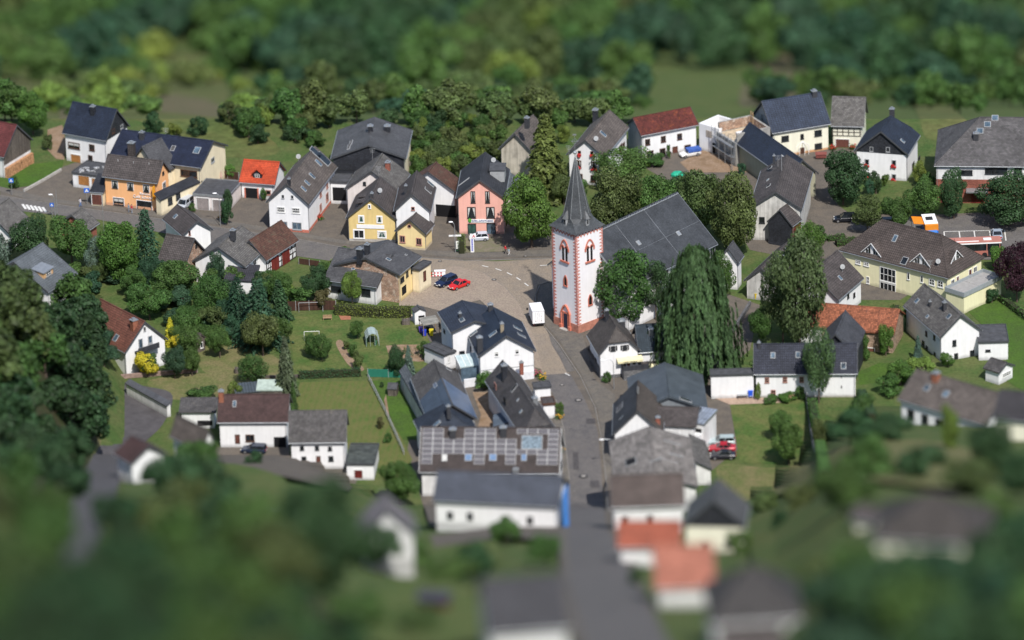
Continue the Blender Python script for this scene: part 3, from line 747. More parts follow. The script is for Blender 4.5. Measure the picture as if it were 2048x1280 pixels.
def woodmass(name, items, label=None):
    """a far-off wood as one mesh: many crowns, each with its own tint"""
    Vs = []; cols = []
    for i, (p, W, hm, c) in enumerate(items):
        me = PROTO['f'][i % 4][0]; n = len(me.vertices); a = np.empty(n * 3, dtype=np.float32); me.vertices.foreach_get('co', a); a = a.reshape(-1, 4, 3)[::2]
        t = i * 1.7; R_ = np.array([[math.cos(t), -math.sin(t), 0], [math.sin(t), math.cos(t), 0], [0, 0, 1]]); a = a @ R_.T * np.array([W, W, hm]) * 1.0
        ctr = a.mean(axis=1, keepdims=True); a = ctr + (a - ctr) * 1.35
        Vs.append((a + np.array(p)).reshape(-1, 3)); cols.append(np.tile(np.array(c), (len(a), 1)))
    v = np.concatenate(Vs); n = len(v) // 4; cl = np.concatenate(cols)
    me = bpy.data.meshes.new(name); me.vertices.add(n * 4); me.vertices.foreach_set('co', v.astype(np.float32).reshape(-1)); me.loops.add(n * 4); me.loops.foreach_set('vertex_index', np.arange(n * 4, dtype=np.int32)); me.polygons.add(n)
    me.polygons.foreach_set('loop_start', np.arange(0, n * 4, 4, dtype=np.int32)); me.polygons.foreach_set('loop_total', np.full(n, 4, dtype=np.int32)); me.update()
    at = me.attributes.new('tint', 'FLOAT_COLOR', 'FACE'); at.data.foreach_set('color', cl.astype(np.float32).reshape(-1)); me.materials.append(LEAFV)
    o = bpy.data.objects.new(name, me); COL.objects.link(o); o['kind'] = 'stuff'
    if label: o['label'] = label
    return o
SOFTD = groundmat('soft_dirt', [(.105, .10, .05), (.085, .10, .04), (.15, .12, .075)], (.03, .08))
SOFTM = groundmat('far_meadow', [(.09, .115, .035), (.07, .10, .03), (.12, .12, .045)], (.02, .06))
# ------------------------------------------------------------------ ground cover, roads, yards (all draped on the terrain)
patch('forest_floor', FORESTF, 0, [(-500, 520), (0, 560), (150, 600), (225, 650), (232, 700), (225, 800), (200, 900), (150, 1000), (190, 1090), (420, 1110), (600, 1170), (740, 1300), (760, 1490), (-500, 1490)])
patch('yard', YARD, 0, [(0, 325), (95, 345), (150, 325), (205, 330), (480, 352), (560, 385), (700, 380), (820, 380), (925, 395), (1010, 420), (1110, 440), (1130, 520), (860, 520), (640, 515), (380, 465), (200, 440), (0, 412)])
patch('yard', YARD, 0, [(1280, 330), (1360, 290), (1480, 300), (1500, 330), (1660, 295), (1760, 300), (1700, 345), (1668, 380), (1676, 410), (1700, 428), (1860, 430), (2060, 420), (2060, 490), (1900, 540), (1800, 600), (1690, 600), (1600, 520), (1500, 500), (1440, 400), (1340, 365)])
patch('dirt_yard', DIRTG, 1, [(1360, 325), (1420, 295), (1450, 300), (1500, 345), (1440, 345), (1380, 345)])
patch('yard', YARD, 0, [(1080, 600), (1180, 640), (1430, 580), (1520, 610), (1500, 700), (1440, 750), (1460, 810), (1475, 900), (1400, 960), (1225, 980), (1180, 760)])
patch('forecourt', YARD, 0, [(840, 690), (1080, 700), (1120, 850), (1140, 1060), (860, 1060), (815, 900), (835, 760)])
patch('plaza', PLAZA, 2, [(798, 612), (800, 590), (855, 560), (870, 545), (910, 532), (965, 545), (1010, 575), (1040, 610), (1070, 680), (1085, 740), (1050, 730), (1000, 640), (960, 600), (880, 622), (840, 612)])
patch('road_tan', ROADT, 1, [(838, 540), (842, 515), (905, 520), (990, 523), (1110, 517), (1110, 560), (1075, 570), (1068, 600), (1073, 630), (1090, 655), (1108, 690), (1130, 735), (1140, 748), (1085, 752), (1072, 700), (1040, 610), (1010, 575), (965, 545), (910, 532), (870, 545)])
patch('road', ROADG, 1, [(-300, 375), (0, 392), (150, 415), (330, 440), (480, 462), (600, 480), (700, 498), (842, 516), (838, 542), (760, 530), (660, 522), (560, 508), (400, 482), (200, 440), (0, 418), (-300, 400)])
patch('road', ROADD, 1, [(1085, 750), (1140, 747), (1170, 800), (1195, 860), (1202, 930), (1206, 1000), (1212, 1060), (1235, 1110), (1280, 1190), (1340, 1300), (1430, 1500), (1215, 1500), (1170, 1300), (1140, 1180), (1136, 1060), (1139, 960), (1128, 860), (1112, 800)])
patch('yard', YARD, 0, [(1060, 560), (1112, 556), (1170, 650), (1200, 740), (1235, 800), (1235, 1060), (1340, 1300), (1400, 1400), (1180, 1400), (1120, 1200), (1118, 960), (1100, 800), (1060, 700), (1020, 610)])
patch('pavement', PAVE, 2, [(1075, 600), (1080, 572), (1112, 560), (1112, 640), (1165, 668), (1190, 760), (1230, 790), (1224, 960), (1212, 960), (1208, 900), (1196, 820), (1160, 745), (1118, 680), (1090, 650)])
patch('pavement', PAVE, 1, [(-300, 360), (0, 383), (60, 400), (160, 412), (330, 436), (480, 455), (600, 473), (700, 490), (850, 510), (930, 516), (1110, 512), (1110, 500), (900, 503), (800, 498), (620, 470), (480, 446), (320, 425), (190, 410), (90, 395), (0, 372)])
patch('yard', YARD, 0, [(845, 560), (960, 540), (1060, 620), (1085, 760), (960, 700), (840, 680), (826, 630)])
for pp in ([(1098, 672), (1106, 676), (1150, 742), (1134, 746), (1120, 716), (1104, 690)], [(1083, 610), (1090, 618), (1088, 640), (1080, 632)]): patch('road_repair', ROADG, 3, pp)
for pp in ([(1172, 838), (1190, 838), (1191, 848), (1173, 848)], [(1180, 962), (1198, 962), (1199, 976), (1181, 976)], [(1146, 905), (1156, 905), (1158, 940), (1147, 940)], [(690, 500), (720, 504), (714, 510), (686, 505)], [(450, 468), (476, 471), (472, 476), (446, 472)]): patch('road_repair', plain((.075, .07, .072), .9, .2), 3, pp)
patch('parking_bay', groundmat('pavers', [(.20, .17, .13), (.18, .155, .12), (.15, .15, .09)], (.2, .8)), 3, [(922, 478), (1000, 474), (1010, 504), (926, 506)])
patch('car_park', ROADG, 2, [(1700, 430), (1860, 440), (1940, 430), (2060, 440), (2060, 520), (1890, 520), (1800, 470), (1700, 460)])
patch('pavement', PAVE, 2, [(1112, 800), (1128, 860), (1139, 960), (1136, 1060), (1140, 1180), (1128, 1180), (1120, 1060), (1122, 960), (1112, 870), (1100, 790)])
patch('lawn', LAWN, 1, [(580, 640), (660, 628), (760, 632), (830, 642), (868, 705), (862, 742), (730, 740), (600, 750), (585, 700)], True)
patch('lawn', LAWNS, 1, [(600, 765), (735, 762), (800, 870), (825, 920), (790, 960), (700, 900), (585, 830)])
patch('lawn', LAWNB, 2, [(745, 762), (800, 762), (835, 790), (846, 850), (850, 880), (805, 880), (780, 830)])
patch('garden_path', DIRTG, 3, [(768, 800), (772, 790), (778, 830), (776, 840)])
patch('garden_bed', DIRTG, 2, [(672, 688), (684, 682), (700, 712), (728, 738), (712, 742), (690, 722)], True)
patch('garden_bed', DIRTG, 2, [(772, 692), (800, 690), (850, 690), (866, 722), (838, 724), (780, 720)])
patch('terrace', plain((.36, .15, .09), .9, .2, 2), 3, [(675, 626), (700, 624), (702, 640), (682, 641)])
patch('terrace', plain((.52, .42, .32), .9, .2, 2), 2, [(702, 626), (820, 628), (856, 645), (850, 652), (800, 634), (704, 633)])
patch('courtyard', DIRTG, 2, [(945, 785), (990, 785), (1005, 830), (1025, 860), (955, 860), (962, 830)])
patch('lawn', LAWN, 1, [(1460, 810), (1500, 803), (1612, 800), (1622, 900), (1560, 930), (1480, 925)])
patch('patio', plain((.40, .29, .22), .9, .2, 2), 2, [(1424, 795), (1500, 795), (1560, 798), (1570, 806), (1460, 810)])
patch('lawn', LAWNB, 1, [(1935, 622), (1990, 600), (2060, 640), (2060, 790), (2010, 760), (2015, 700)])
patch('lawn', LAWNB, 0, [(1715, 745), (1760, 725), (1800, 730), (1790, 760), (1720, 770)])
patch('lawn', LAWNB, 1, [(0, 300), (60, 330), (128, 320), (125, 335), (60, 372), (20, 378), (-60, 360), (-60, 320)])
patch('dirt_bank', DIRTG, 1, [(95, 300), (95, 260), (125, 250), (132, 285), (128, 320), (112, 318)])
patch('meadow', DRYG, 0, [(1440, 930), (1560, 935), (1700, 900), (1850, 890), (1960, 920), (1950, 990), (1700, 970), (1500, 1010), (1450, 985)], True)
patch('lawn', LAWN, 0, [(1500, 1040), (1680, 1030), (1690, 1170), (1540, 1190), (1500, 1110)], True)
patch('meadow', LAWN, 0, [(1250, 120), (1490, 130), (1500, 225), (1260, 232)], True)
patch('dirt_slope', SOFTD, 1, [(1480, 215), (1500, 150), (1540, 110), (1610, 120), (1600, 190), (1560, 205)], True)
patch('meadow', SOFTM, 0, [(0, 150), (120, 130), (260, 150), (430, 210), (560, 300), (430, 310), (270, 240), (110, 240), (0, 200)], True)
patch('dirt_slope', SOFTD, 1, [(120, 240), (150, 185), (230, 175), (330, 190), (420, 205), (470, 235), (330, 225), (270, 215), (200, 205)], True)
patch('meadow', SOFTM, 0, [(280, 130), (420, 120), (450, 215), (290, 215)], True)
patch('clearing', plain((.38, .28, .22), .95, .3, .2), 1, [(430, -60), (490, -60), (480, 50), (425, 60)], True)
patch('meadow', SOFTM, 0, [(1830, 200), (1900, 215), (1940, 260), (1860, 280), (1840, 240)], True)
patch('meadow', DRYG, 0, [(300, 760), (440, 745), (560, 750), (570, 790), (360, 800), (320, 790)], True)
patch('meadow', DRYG, 0, [(400, 690), (500, 690), (580, 745), (420, 750)], True)
patch('yard', YARD, 0, [(430, 895), (560, 880), (720, 950), (700, 990), (560, 960), (430, 930)])
patch('meadow', LAWN, 0, [(420, 940), (560, 960), (570, 1010), (540, 1080), (440, 1060)], True)
patch('track', plain((.085, .08, .085), .95, .2, .5), 2, [(225, 770), (300, 775), (345, 792), (325, 850), (275, 900), (245, 960), (218, 1040), (165, 1130), (105, 1120), (150, 1000), (196, 900), (226, 840)], True)
patch('track_verge', DRYG, 1, [(210, 850), (245, 800), (260, 810), (235, 870), (190, 960), (165, 990), (190, 900)], True)
patch('meadow', LAWN, 0, [(860, 1090), (980, 1080), (990, 1140), (880, 1150)], True)
patch('lawn', LAWN, 0, [(760, 1190), (930, 1180), (980, 1290), (740, 1300)], True)
patch('forecourt', YARD, 1, [(860, 1080), (1010, 1062), (1135, 1060), (1135, 1090), (1000, 1085), (870, 1105)])
# painted lines
LINE = plain((.70, .69, .66), .7, .15, 3)
def dash(x0, y0, x1, y1, wd=.15, nm='road_marking', lay=4):
    a, b = ground(x0, y0), ground(x1, y1); t = (b - a).normalized(); n = V((-t.y, t.x, 0)) * wd / 2; mb = MB(); z = V((0, 0, .015 + .02 * lay))
    mb.poly([a - n + z, b - n + z, b + n + z, a + n + z]); o = mb.build(nm, LINE); return struct(o)
for q in ((964, 532, 977, 535), (991, 538, 1003, 542), (1014, 546, 1024, 551), (1033, 556, 1041, 561), (1049, 567, 1057, 573), (1080, 532, 1096, 531), (1130, 747, 1139, 752)): dash(*q, wd=.22)
for a, b in (((1888, 464), (1890, 485)), ((1918, 463), (1921, 482)), ((1948, 463), (1951, 481)), ((1979, 462), (1982, 480)), ((2009, 461), (2012, 482)), ((1888, 464), (1979, 462))): dash(*a, *b, wd=.2, nm='parking_line')
for i in range(6): dash(45 + i * 8, 409 + i * 1.2, 52 + i * 8, 419 + i * 1.2, wd=.45, nm='crossing_stripe')
# kerbs
strip('kerb', plain((.2, .19, .175), .9, .2), [(0, 392), (150, 415), (330, 440), (480, 462), (600, 480), (700, 498), (842, 516), (930, 522), (1108, 517)], .16, .12)
strip('kerb', plain((.2, .19, .175), .9, .2), [(1110, 560), (1080, 570), (1071, 590), (1071, 622), (1090, 655), (1118, 690), (1160, 752), (1190, 815), (1204, 880), (1212, 960), (1216, 1040)], .16, .12)
strip('kerb', plain((.2, .19, .175), .9, .2), [(870, 545), (910, 533), (965, 545), (1010, 575), (1035, 605)], .2, .05)
strip('kerb', plain((.2, .19, .175), .9, .2), [(1112, 800), (1128, 860), (1139, 960), (1137, 1060)], .16, .12)
# manholes
for x, y, r in ((1157, 801, .62), (1167, 954, .7), (1124, 771, .4), (988, 560, .45), (1051, 513, .35), (880, 523, .35), (1140, 857, .2), (1148, 985, .2), (1192, 817, .2)):
    g = ground(x, y, .07 if y < 950 else .15); mb = MB(); mb.tube(g, g + V((0, 0, .025)), r, r, 20); o = struct(mb.build('manhole_ring', plain((.03, .03, .032), .6)))
    mb = MB(); mb.tube(g + V((0, 0, .025)), g + V((0, 0, .04)), r * .6, r * .6, 20); struct(mb.build('manhole_cover', plain((.30, .28, .26), .7, .2)))

# ------------------------------------------------------------------ buildings, back row left to right
Hs = {}
Hs['H1'] = H('house', 'tall white house with glossy black tiled roof and dark slate gable, above the left street', (123, 268), (213, 283), (263, 254), 5.4, ap=221, roof=BLUEBLACK, gable=DSLATE, chim=[(1, 186, 226, 1.3, .8, DSLATE)],
  win=[('S', 148, 291, 24, 12, 'bk'), ('S', 184, 295, 11, 12, 'b'), ('S', 152, 318, 20, 17, 'Ro'), ('S', 181, 317, 9, 13, 'b'), ('F', 226, 262, 5, 9, 'b'), ('F', 243, 253, 5, 8, 'g')])
X = H('house', 'cream house with long navy tiled roof and glazed bay behind the orange bakery', (220, 312), (402, 337), (448, 291), 6, ap=284, wall=CREAM, roof=NAVY, chim=[(1, 284, 277, 1.2, .8, CHIM), (1, 264, 312, 2.6, 1.1, DBROWN)],
  sky=[(1, 346, 297, .8, 1.3, GREYT), (1, 394, 301, 1.2, 1.6, GLASSB)], win=[('S', 378, 347, 34, 13, 'b'), ('F', 425, 320, 6, 10, 'g')])
H('rear_wing', 'grey slate roofed wing between the orange bakery and the navy roofed house', (344, 330), (318, 352), (264, 330), 5.2, ap=296, wall=CREAM, roof=SLATE, gut=False, cat='building')
X = H('bakery', 'orange rendered bakery with brown tiled roof and lettering over the shop window', (204, 354), (315, 368), (341, 345), 5.5, ap=324, wall=ORANGE, roof=DBROWN, plinth=(plain((.6, .33, .2), .9), .5), cat='shop',
  win=[('S', 230, 369, 11, 14, 'dwc'), ('S', 261, 373, 11, 14, 'dwc'), ('S', 292.5, 377, 11, 14, 'dwc'), ('S', 237.5, 403, 21, 14, 'dwk'), ('S', 289, 413, 30, 22, 'dw'), ('F', 328, 371, 5, 13, 'gw'), ('F', 326, 346, 3, 6, 'd')], vents=[(1, 236, 322, .3), (1, 267, 326, .3), (1, 298, 328, .3)])
Hs['bakery'] = X
q, e, n = X.wallpt('S', 290, 388, .12)
text_mesh('Bäckerei', .62, BRIGHT, X.root, q, e, (0, 0, 1), n); q, e, n = X.wallpt('S', 289, 395, .12); text_mesh('Café Schröder', .78, BRIGHT, X.root, q, e, (0, 0, 1), n)
q, e, n = X.wallpt('S', 310, 384); mb = MB(); mb.box(q + n * .5, e * .08, n * .45, V((0, 0, 1.3))); tag(mb.build('hanging_sign', plain((.80, .36, .03), .6, .05), None, X.org), 'upright yellow-orange sign board jutting from the corner of the orange bakery', 'sign')
flatbox('garage', 'flat-roofed white garage with two brown doors and junk on its roof', (145, 345), (208, 355), (235, 332), 2.8, win=[('S', 168, 361, 22, 18, 'Ro'), ('S', 193, 366, 18, 17, 'Ro')], cat='garage')
H('lean_to', 'low dark-roofed garage leaning on the left side of the orange bakery', (181, 383), (207, 387), (214, 366), 2.6, rise=1.6, rp=1, roof=DSLATE, wall=CREAM, o=.15, cat='garage', win=[('S', 194, 399, 20, 20, 'Rb')])
flatbox('garage', 'double garage with grey doors and flat black roof beside the street lamp', (387, 388), (456, 395), (476, 364), 2.9, wall=PALEPINK, win=[('S', 406, 407, 24, 22, 'Rg'), ('S', 437, 411, 22, 22, 'Rg')], cat='garage', fascia=ZINC)
H('canopy_wing', 'narrow dark slate canopy roof running back from the orange bakery past the van', (398, 362), (322, 402), (318, 394), 3.0, rise=1.0, rp=1, roof=DSLATE, wall=CREAM, o=.2, cat='porch', gut=False, win=[('S', 340, 402, 8, 14, 'd'), ('S', 356, 392, 8, 14, 'd')])
X = H('garage', 'small garage with bright red tiled roof and a gabled dormer', (478, 365), (550, 371), (569, 342), 3.0, ap=326, roof=REDT, win=[('S', 503, 388, 26, 24, 'pO'), ('S', 537, 385, 10, 10, 'p')], cat='garage'); dormer(X, 1, 515, 356, 1.7, .9, wallm=DSLATE, roofm=REDT)
for f_, x_, y_, w_, h_ in (('S', 490.5, 388, 2, 25), ('S', 516.5, 389, 2, 25)):
    q, e, n = X.wallpt(f_, x_, y_); mb = MB(); mb.box(q + n * .05, e * .12, n * .05, V((0, 0, 1.25))); mb.build('door_frame', SALMON, X.root)
X = H('house', 'big white house with long brown roof of skylights and solar panels, shop windows below', (669, 335), (618, 411), (533, 404), 5.5, ap=370, roof=BROWNT, plinth=(SALMON, .55), trim=DZINC, chim=[(2, 578, 363, .5, .5, DSLATE)],
  win=[('F', 566, 393, 5, 7, 'g'), ('F', 584.6, 394, 5, 7, 'g'), ('F', 562, 419, 16, 11, '4'), ('F', 592, 421, 16, 11, '4'), ('F', 565, 450, 20, 15, 'gB'), ('F', 594, 452, 19, 15, 'gB'), ('S', 641, 389, 3, 9, 'p'), ('S', 654, 372, 3, 9, 'p'), ('S', 641, 415, 3, 14, 'p'), ('S', 654, 394, 4, 16, 'p'), ('S', 637, 437, 5, 18, 'pDr')],
  sky=[(1, 607, 378, .8, 1.3), (1, 614, 366, .8, 1.3), (1, 624, 352, .8, 1.4), (1, 637, 326, .9, 1.6), (1, 631, 305, 1.7, 2.6, GLASS), (1, 647, 318, 2.1, 3.0, GLASS)], dish=[(2, 597, 322)])
X = H('guest_house', 'large house with low-pitched grey roof, dark slate gable and cream walls, at the back', (822, 262), (812, 318), (662, 318), 6.8, ap=292, roof=SLATE, wall=CREAM, gable=(DSLATE, 3.6), skirt=2, chim=[(2, 741, 262, 1.0, .9, DSLATE), (1, 775, 262, 1.0, 1.0, DSLATE)],
  sky=[(2, 702, 286, 2.4, .6, FIBRE), (2, 698, 294, 2.4, .6, FIBRE)], win=[('F', 690, 333, 28, 11, 'd'), ('F', 690, 356, 26, 9, 'd')])
flatbox('covered_gateway', 'white walled gateway with dark passage under it, between the big white house and its neighbour', (660, 364), (696, 366), (700, 350), 4.2, win=[('S', 679, 388, 27, 26, 'O')], cat='gateway')
X = H('house', 'pale house with lichen-grey roof and brick chimney, behind the yellow house', (814, 349), (798, 385), (690, 378), 5.3, ap=344, roof=FIBRE, wall=PALEPINK, chim=[(1, 776, 338, 1.3, .8, BRICK)], win=[('F', 729, 367, 6, 7, 'd')])
X = H('house', 'yellow gabled house with blank white sign board and green-curtained windows', (811, 396), (793, 440), (692, 437), 4.5, ap=399, wall=YELLOW, roof=DBROWN, plinth=(CONC, .5), chim=[(1, 744, 394, .7, .5, CHIM)],
  win=[('F', 722.5, 438, 10, 13, 'wGc'), ('F', 759, 439, 10, 13, 'wGc'), ('F', 739, 413, 4, 7, 'w'), ('F', 718, 468, 21, 17, 'w'), ('F', 764, 469, 16, 13, 'wGc')], dish=[(1, 760, 390)])
q, e, n = X.wallpt('F', 741, 453); mb = MB(); mb.box(q + n * .06, e * 2.5, n * .05, V((0, 0, .36))); mb.build('sign_board', BRIGHT, X.root)
dormer(X, 2, 716, 411, 1.6, .7, 'shed', roofm=DBROWN, wallm=DSLATE); dormer(X, 2, 720, 398, 1.6, .6, 'shed', roofm=DBROWN, wallm=DSLATE)
X = H('house', 'narrow white house with steep brown roof between the yellow house and the yard passage', (878, 376), (862, 423), (787, 424), 6.2, ap=390, roof=DBROWN, chim=[(2, 812, 386, 1.4, .5, CHIM)], sky=[(1, 861, 368, .9, 1.5), (1, 856, 381, 1.0, 1.6, GREYT)], win=[('F', 826, 417, 7, 7, 'p'), ('S', 868, 452, 2, 9, 'd')])
X = H('shop_extension', 'low pale yellow gabled front with round window at the road edge', (865, 450), (852, 469), (790, 462), 3.3, ap=441, roof=DBROWN, wall=YELLOW2, plinth=(plain((.5, .42, .3), .9), .4), win=[('F', 805, 478, 11, 14, 'p'), ('F', 838, 483, 11, 14, 'p')], cat='shop')
q, e, n = X.wallpt('F', 819, 452); mb = MB(); mb.tube(q, q + n * .1, .38, .38, 16); o_ = mb.build('round_window', FPINK, X.root); mb = MB(); mb.tube(q + n * .1, q + n * .12, .24, .24, 14); mb.build('pane', GLASS, o_)
X = H('barn', 'white gabled barn with faded red roof over a dark open passage', (918, 365), (911, 386), (806, 376), 5.0, ap=346, roof=RUSTT, cat='barn', gut=False, win=[('F', 892, 424, 40, 28, 'O')])
X = H('pharmacy', 'salmon pink gabled pharmacy with dark roof and a long shop sign above the door', (1018, 341), (1010, 397), (912, 397), 7.0, ap=362, wall=PINK, roof=BLUEBLACK and tiles((.04, .043, .052), .34, .4, .2), cat='shop', trim=DZINC,
  win=[('F', 946, 394, 9, 23, 'dc'), ('F', 975, 394, 9, 23, 'dc'), ('F', 943, 425, 17, 22, 'dc'), ('F', 981, 425, 17, 22, 'dc'), ('F', 944, 458, 17, 21, 'dG'), ('F', 982.5, 459, 18, 25, 'dB')], sky=[(2, 928, 364, .3, 2.6, FGREY)], dish=[(1, 987, 329)])
q, e, n = X.wallpt('F', 962, 441.5); mb = MB(); mb.box(q + n * .08, e * 2.3, n * .06, V((0, 0, .3))); sb = mb.build('sign_board', BRIGHT, X.root)
text_mesh('EIFEL-APOTHEKE', .50, plain((.03, .05, .22), .6), sb, q + n * .15 + e * .25, e, (0, 0, 1), n)
mb = MB(); mb.ball(q + n * .16 - e * 2.0 + V((0, 0, .1)), .32, .12, .42, 8, 5); mb.build('leaf_emblem', plain((.10, .35, .04), .6), sb)
q2, e2, u2, n2 = X.roofpt(1, 996, 352); mb = MB(); mb.box(q2 + V((0, 0, .6)), X.U * 1.7, X.V * 1.3, V((0, 0, 1.1))); d_ = mb.build('dormer', FGREY, X.root); mb = MB(); mb.box(q2 + V((0, 0, 1.78)), X.U * 1.85, X.V * 1.45, V((0, 0, .08))); mb.build('dormer_roof', BITU, d_)
H('side_wing', 'grey tiled lean-to wing on the right side of the pink pharmacy', (1040, 360), (1032, 402), (1008, 402), 5.0, rise=1.6, rp=1, roof=GREYBLUE, wall=PALEPINK, cat='building', gut=False)
X = H('house', 'old house with stained cream gable and brown roof half hidden by the tall conifer', (1106, 268), (1064, 306), (996, 300), 5, ap=270, wall=plaster((.55, .50, .42), .5), roof=BROWNT, chim=[(2, 1054, 246, 1.0, .8, CHIM)])
X = H('house', 'white house with steep brown roof and red flower boxes behind the church spire', (1251, 256), (1209, 317), (1134, 309), 5.6, ap=282, roof=BROWNT, chim=[(2, 1191, 236, 1.6, .9, DSLATE)], sky=[(1, 1206, 268, .9, 1.5)], dish=[(1, 1192, 286)],
  win=[('F', 1159, 306, 6, 9, 'bf'), ('F', 1184, 307, 6, 9, 'bf'), ('F', 1157, 328, 11, 15, 'bfc'), ('F', 1188, 331, 11, 15, 'bfc'), ('F', 1160, 354, 11, 13, 'b'), ('F', 1187, 357, 11, 13, 'b'), ('S', 1241, 296, 6, 14, 'b'), ('S', 1247, 290, 4, 10, 'b')])
X = H('farmhouse', 'long white farmhouse with rusty red tiled roof beside the roofless construction site', (1399, 252), (1282, 273), (1245, 250), 4.7, ap=238, roof=OLDRED, gable=(GREYW, 0), win=[('S', 1295, 284, 10, 12, 'b'), ('S', 1326.5, 278, 10, 12, 'b'), ('S', 1359, 273, 10, 12, 'b'), ('S', 1300, 309, 14, 15, 'b'), ('S', 1325, 303, 12, 13, 'b'), ('S', 1350, 303, 11, 20, 'bDb'), ('S', 1375, 296, 13, 13, 'b'), ('S', 1341, 305, 3, 4, 'b')], cat='farmhouse')
# roofless construction site
def shell(name, label, A, B, C, h, wm, th=.4, h2=None, floor=None, cat='building', win=()):
    z0 = ground(B[0], B[1] + h * 10.5).z; a, b, c = [flat(*p, z0 + h) for p in (A, B, C)]
    u = a - b; L = u.length; u = u / L; n = V((-u.y, u.x, 0)); v = c - b; s = 1 if v.dot(n) > 0 else -1; n *= s; W = abs(v.dot(n)); org = V((b.x, b.y, z0)); root = empty(name, org, label, cat); Z = V((0, 0, 1)); P = lambda i, j, k: u * i + n * j + Z * k
    for (u0, u1, v0, v1, hh) in ((0, L, 0, th, h), (0, L, W - th, W, h2 or h), (0, th, th, W - th, h2 or h), (L - th, L, th, W - th, h2 or h)):
        mb = MB(); mb.prism([P(u0, v0, -1), P(u1, v0, -1), P(u1, v1, -1), P(u0, v1, -1)], Z * (hh + 1)); mb.build('wall', wm, root)
    mb = MB(); fz = h - .15 if floor is None else floor; mb.prism([P(th, th, fz - .2), P(L - th, th, fz - .2), P(L - th, W - th, fz - .2), P(th, W - th, fz - .2)], Z * .2); mb.build('floor', plain((.55, .45, .32), .9, .3, 1.5), root)
    return root, P, L, W, u, n, org
r_, P, L, W, u, n, org = shell('unfinished_building', 'white roofless shell of masonry walls beside the rusty red farmhouse roof', (1398, 246), (1438, 258), (1458, 236), 5.2, WHITE, floor=3.0)
for x, z, ww, hh in ((L * .5, 3.6, 1.5, 1.3), (L * .25, 1.1, 1.0, 2.0)):
    mb = MB(); mb.box(P(x, -.02, z), u * ww / 2, n * .04, V((0, 0, hh / 2))); mb.build('opening', DARK if z < 2 else plain((.4, .35, .3), .9), r_)
r_, P, L, W, u, n, org = shell('unfinished_building', 'grey building under construction with brick parapet, open beige floor and scaffolding', (1432, 262), (1471, 287), (1500, 246), 4.6, plaster((.38, .37, .35), .5), h2=6.3, floor=4.3)
for (u0, u1, v0, v1) in ((0, L, W - .42, W - .405), (0, .41, .4, W - .4), (L - .41, L, .4, W - .4)): pass
mb = MB(); mb.box(P(L / 2, W - .42, 5.4), u * (L / 2 - .4), n * .03, V((0, 0, .9))); mb.box(P(.44, W / 2, 5.4), u * .03, n * (W / 2 - .45), V((0, 0, .9))); mb.box(P(L - .44, W / 2, 5.4), u * .03, n * (W / 2 - .45), V((0, 0, .9))); mb.build('brick_parapet', EXPBRICK, r_)
mb = MB(); mb.box(P(L * .5, W * .45, 4.55), u * .9, n * .7, V((0, 0, .25))); mb.box(P(L * .3, W * .7, 4.6), u * .5, n * .6, V((0, 0, .3))); tag(mb.build('material_stack', BRIGHT, None, org), 'white stack of building material on the open floor of the unfinished building', 'building material')
mb = MB()
for x in (0, L * .33, L * .66, L):
    mb.tube(P(x, -.9, 0), P(x, -.9, 6), .05, n=5); mb.tube(P(x, -.15, 0), P(x, -.15, 5.6), .05, n=5)
for z in (2, 4, 5.2): mb.tube(P(0, -.9, z), P(L, -.9, z), .04, n=5)
for z in (2, 4): mb.box(P(L / 2, -.5, z - .1), u * L / 2, n * .35, V((0, 0, .04)))
tag(mb.build('scaffolding', ZINC, None, org), 'metal scaffolding in front of the grey unfinished building', 'scaffolding')
mb = MB()
for sg in (-.25, .25): mb.tube(P(-1.2 + sg, -1.6, 0), P(-1.0 + sg, -.3, 6.2), .04, n=5)
for i in range(14): mb.tube(P(-1.2 - .25 + i * .014, -1.6 + 1.3 * i / 14, 6.2 * i / 14 + .2), P(-1.2 + .25 + i * .014, -1.6 + 1.3 * i / 14, 6.2 * i / 14 + .2), .03, n=4)
tag(mb.build('ladder', ZINC, None, org), 'long ladder leaning at the right end of the unfinished building', 'ladder')
mb = MB()
for x in (.22, .3):
    mb.box(P(L * (1 - x * 1.2), W - 1.0, 6.2), u * .09, n * .09, V((0, 0, 1.7)))
mb.build('timber_post', WOOD, r_)
X = H('barn', 'olive-walled barn with long dark blue roof sloping beside the construction site', (1471, 284), (1575, 360), (1636, 347), 4.4, ap=322, wall=OLIVE, roof=BLUEBLACK, cat='barn', sky=[(1, 1574, 318, 4, .25, FWHITE)])
X = H('farmhouse', 'cream farmhouse with big slate-blue roof and small glass porch', (1662, 249), (1544, 268), (1503, 232), 5.0, ap=205, roof=DARKBLUE, wall=IVORY, gable=(GREYW, 0), plinth=(plain((.55, .3, .15), .9), .4), chim=[(1, 1628, 190, .8, .9, CHIM)], win=[('S', 1570, 277, 15, 11, 'd'), ('S', 1604, 273, 7, 10, 'd'), ('S', 1636, 266, 15, 12, 'd'), ('S', 1636.5, 292, 15, 11, 'd'), ('F', 1525, 234, 3, 9, 'd')], cat='farmhouse')
q, e, n = X.wallpt('S', 1605, 303); mb = MB(); Z = V((0, 0, 1))
for i in range(5):
    a = math.pi * i / 4; p_ = q + e * (-1.3 * math.cos(a)) + n * (1.1 * math.sin(a)) + Z * -1.2; mb.tube(p_, p_ + Z * 2.3, .05, n=5); mb.tube(p_ + Z * 2.3, q + Z * 2.0, .05, n=5)
pr_ = mb.build('porch_frame', FWHITE, X.root); mb = MB(); mb.box(q + n * .04 - Z * .2, e * .45, n * .03, Z * 1.0); mb.build('door', FBROWN, X.root)
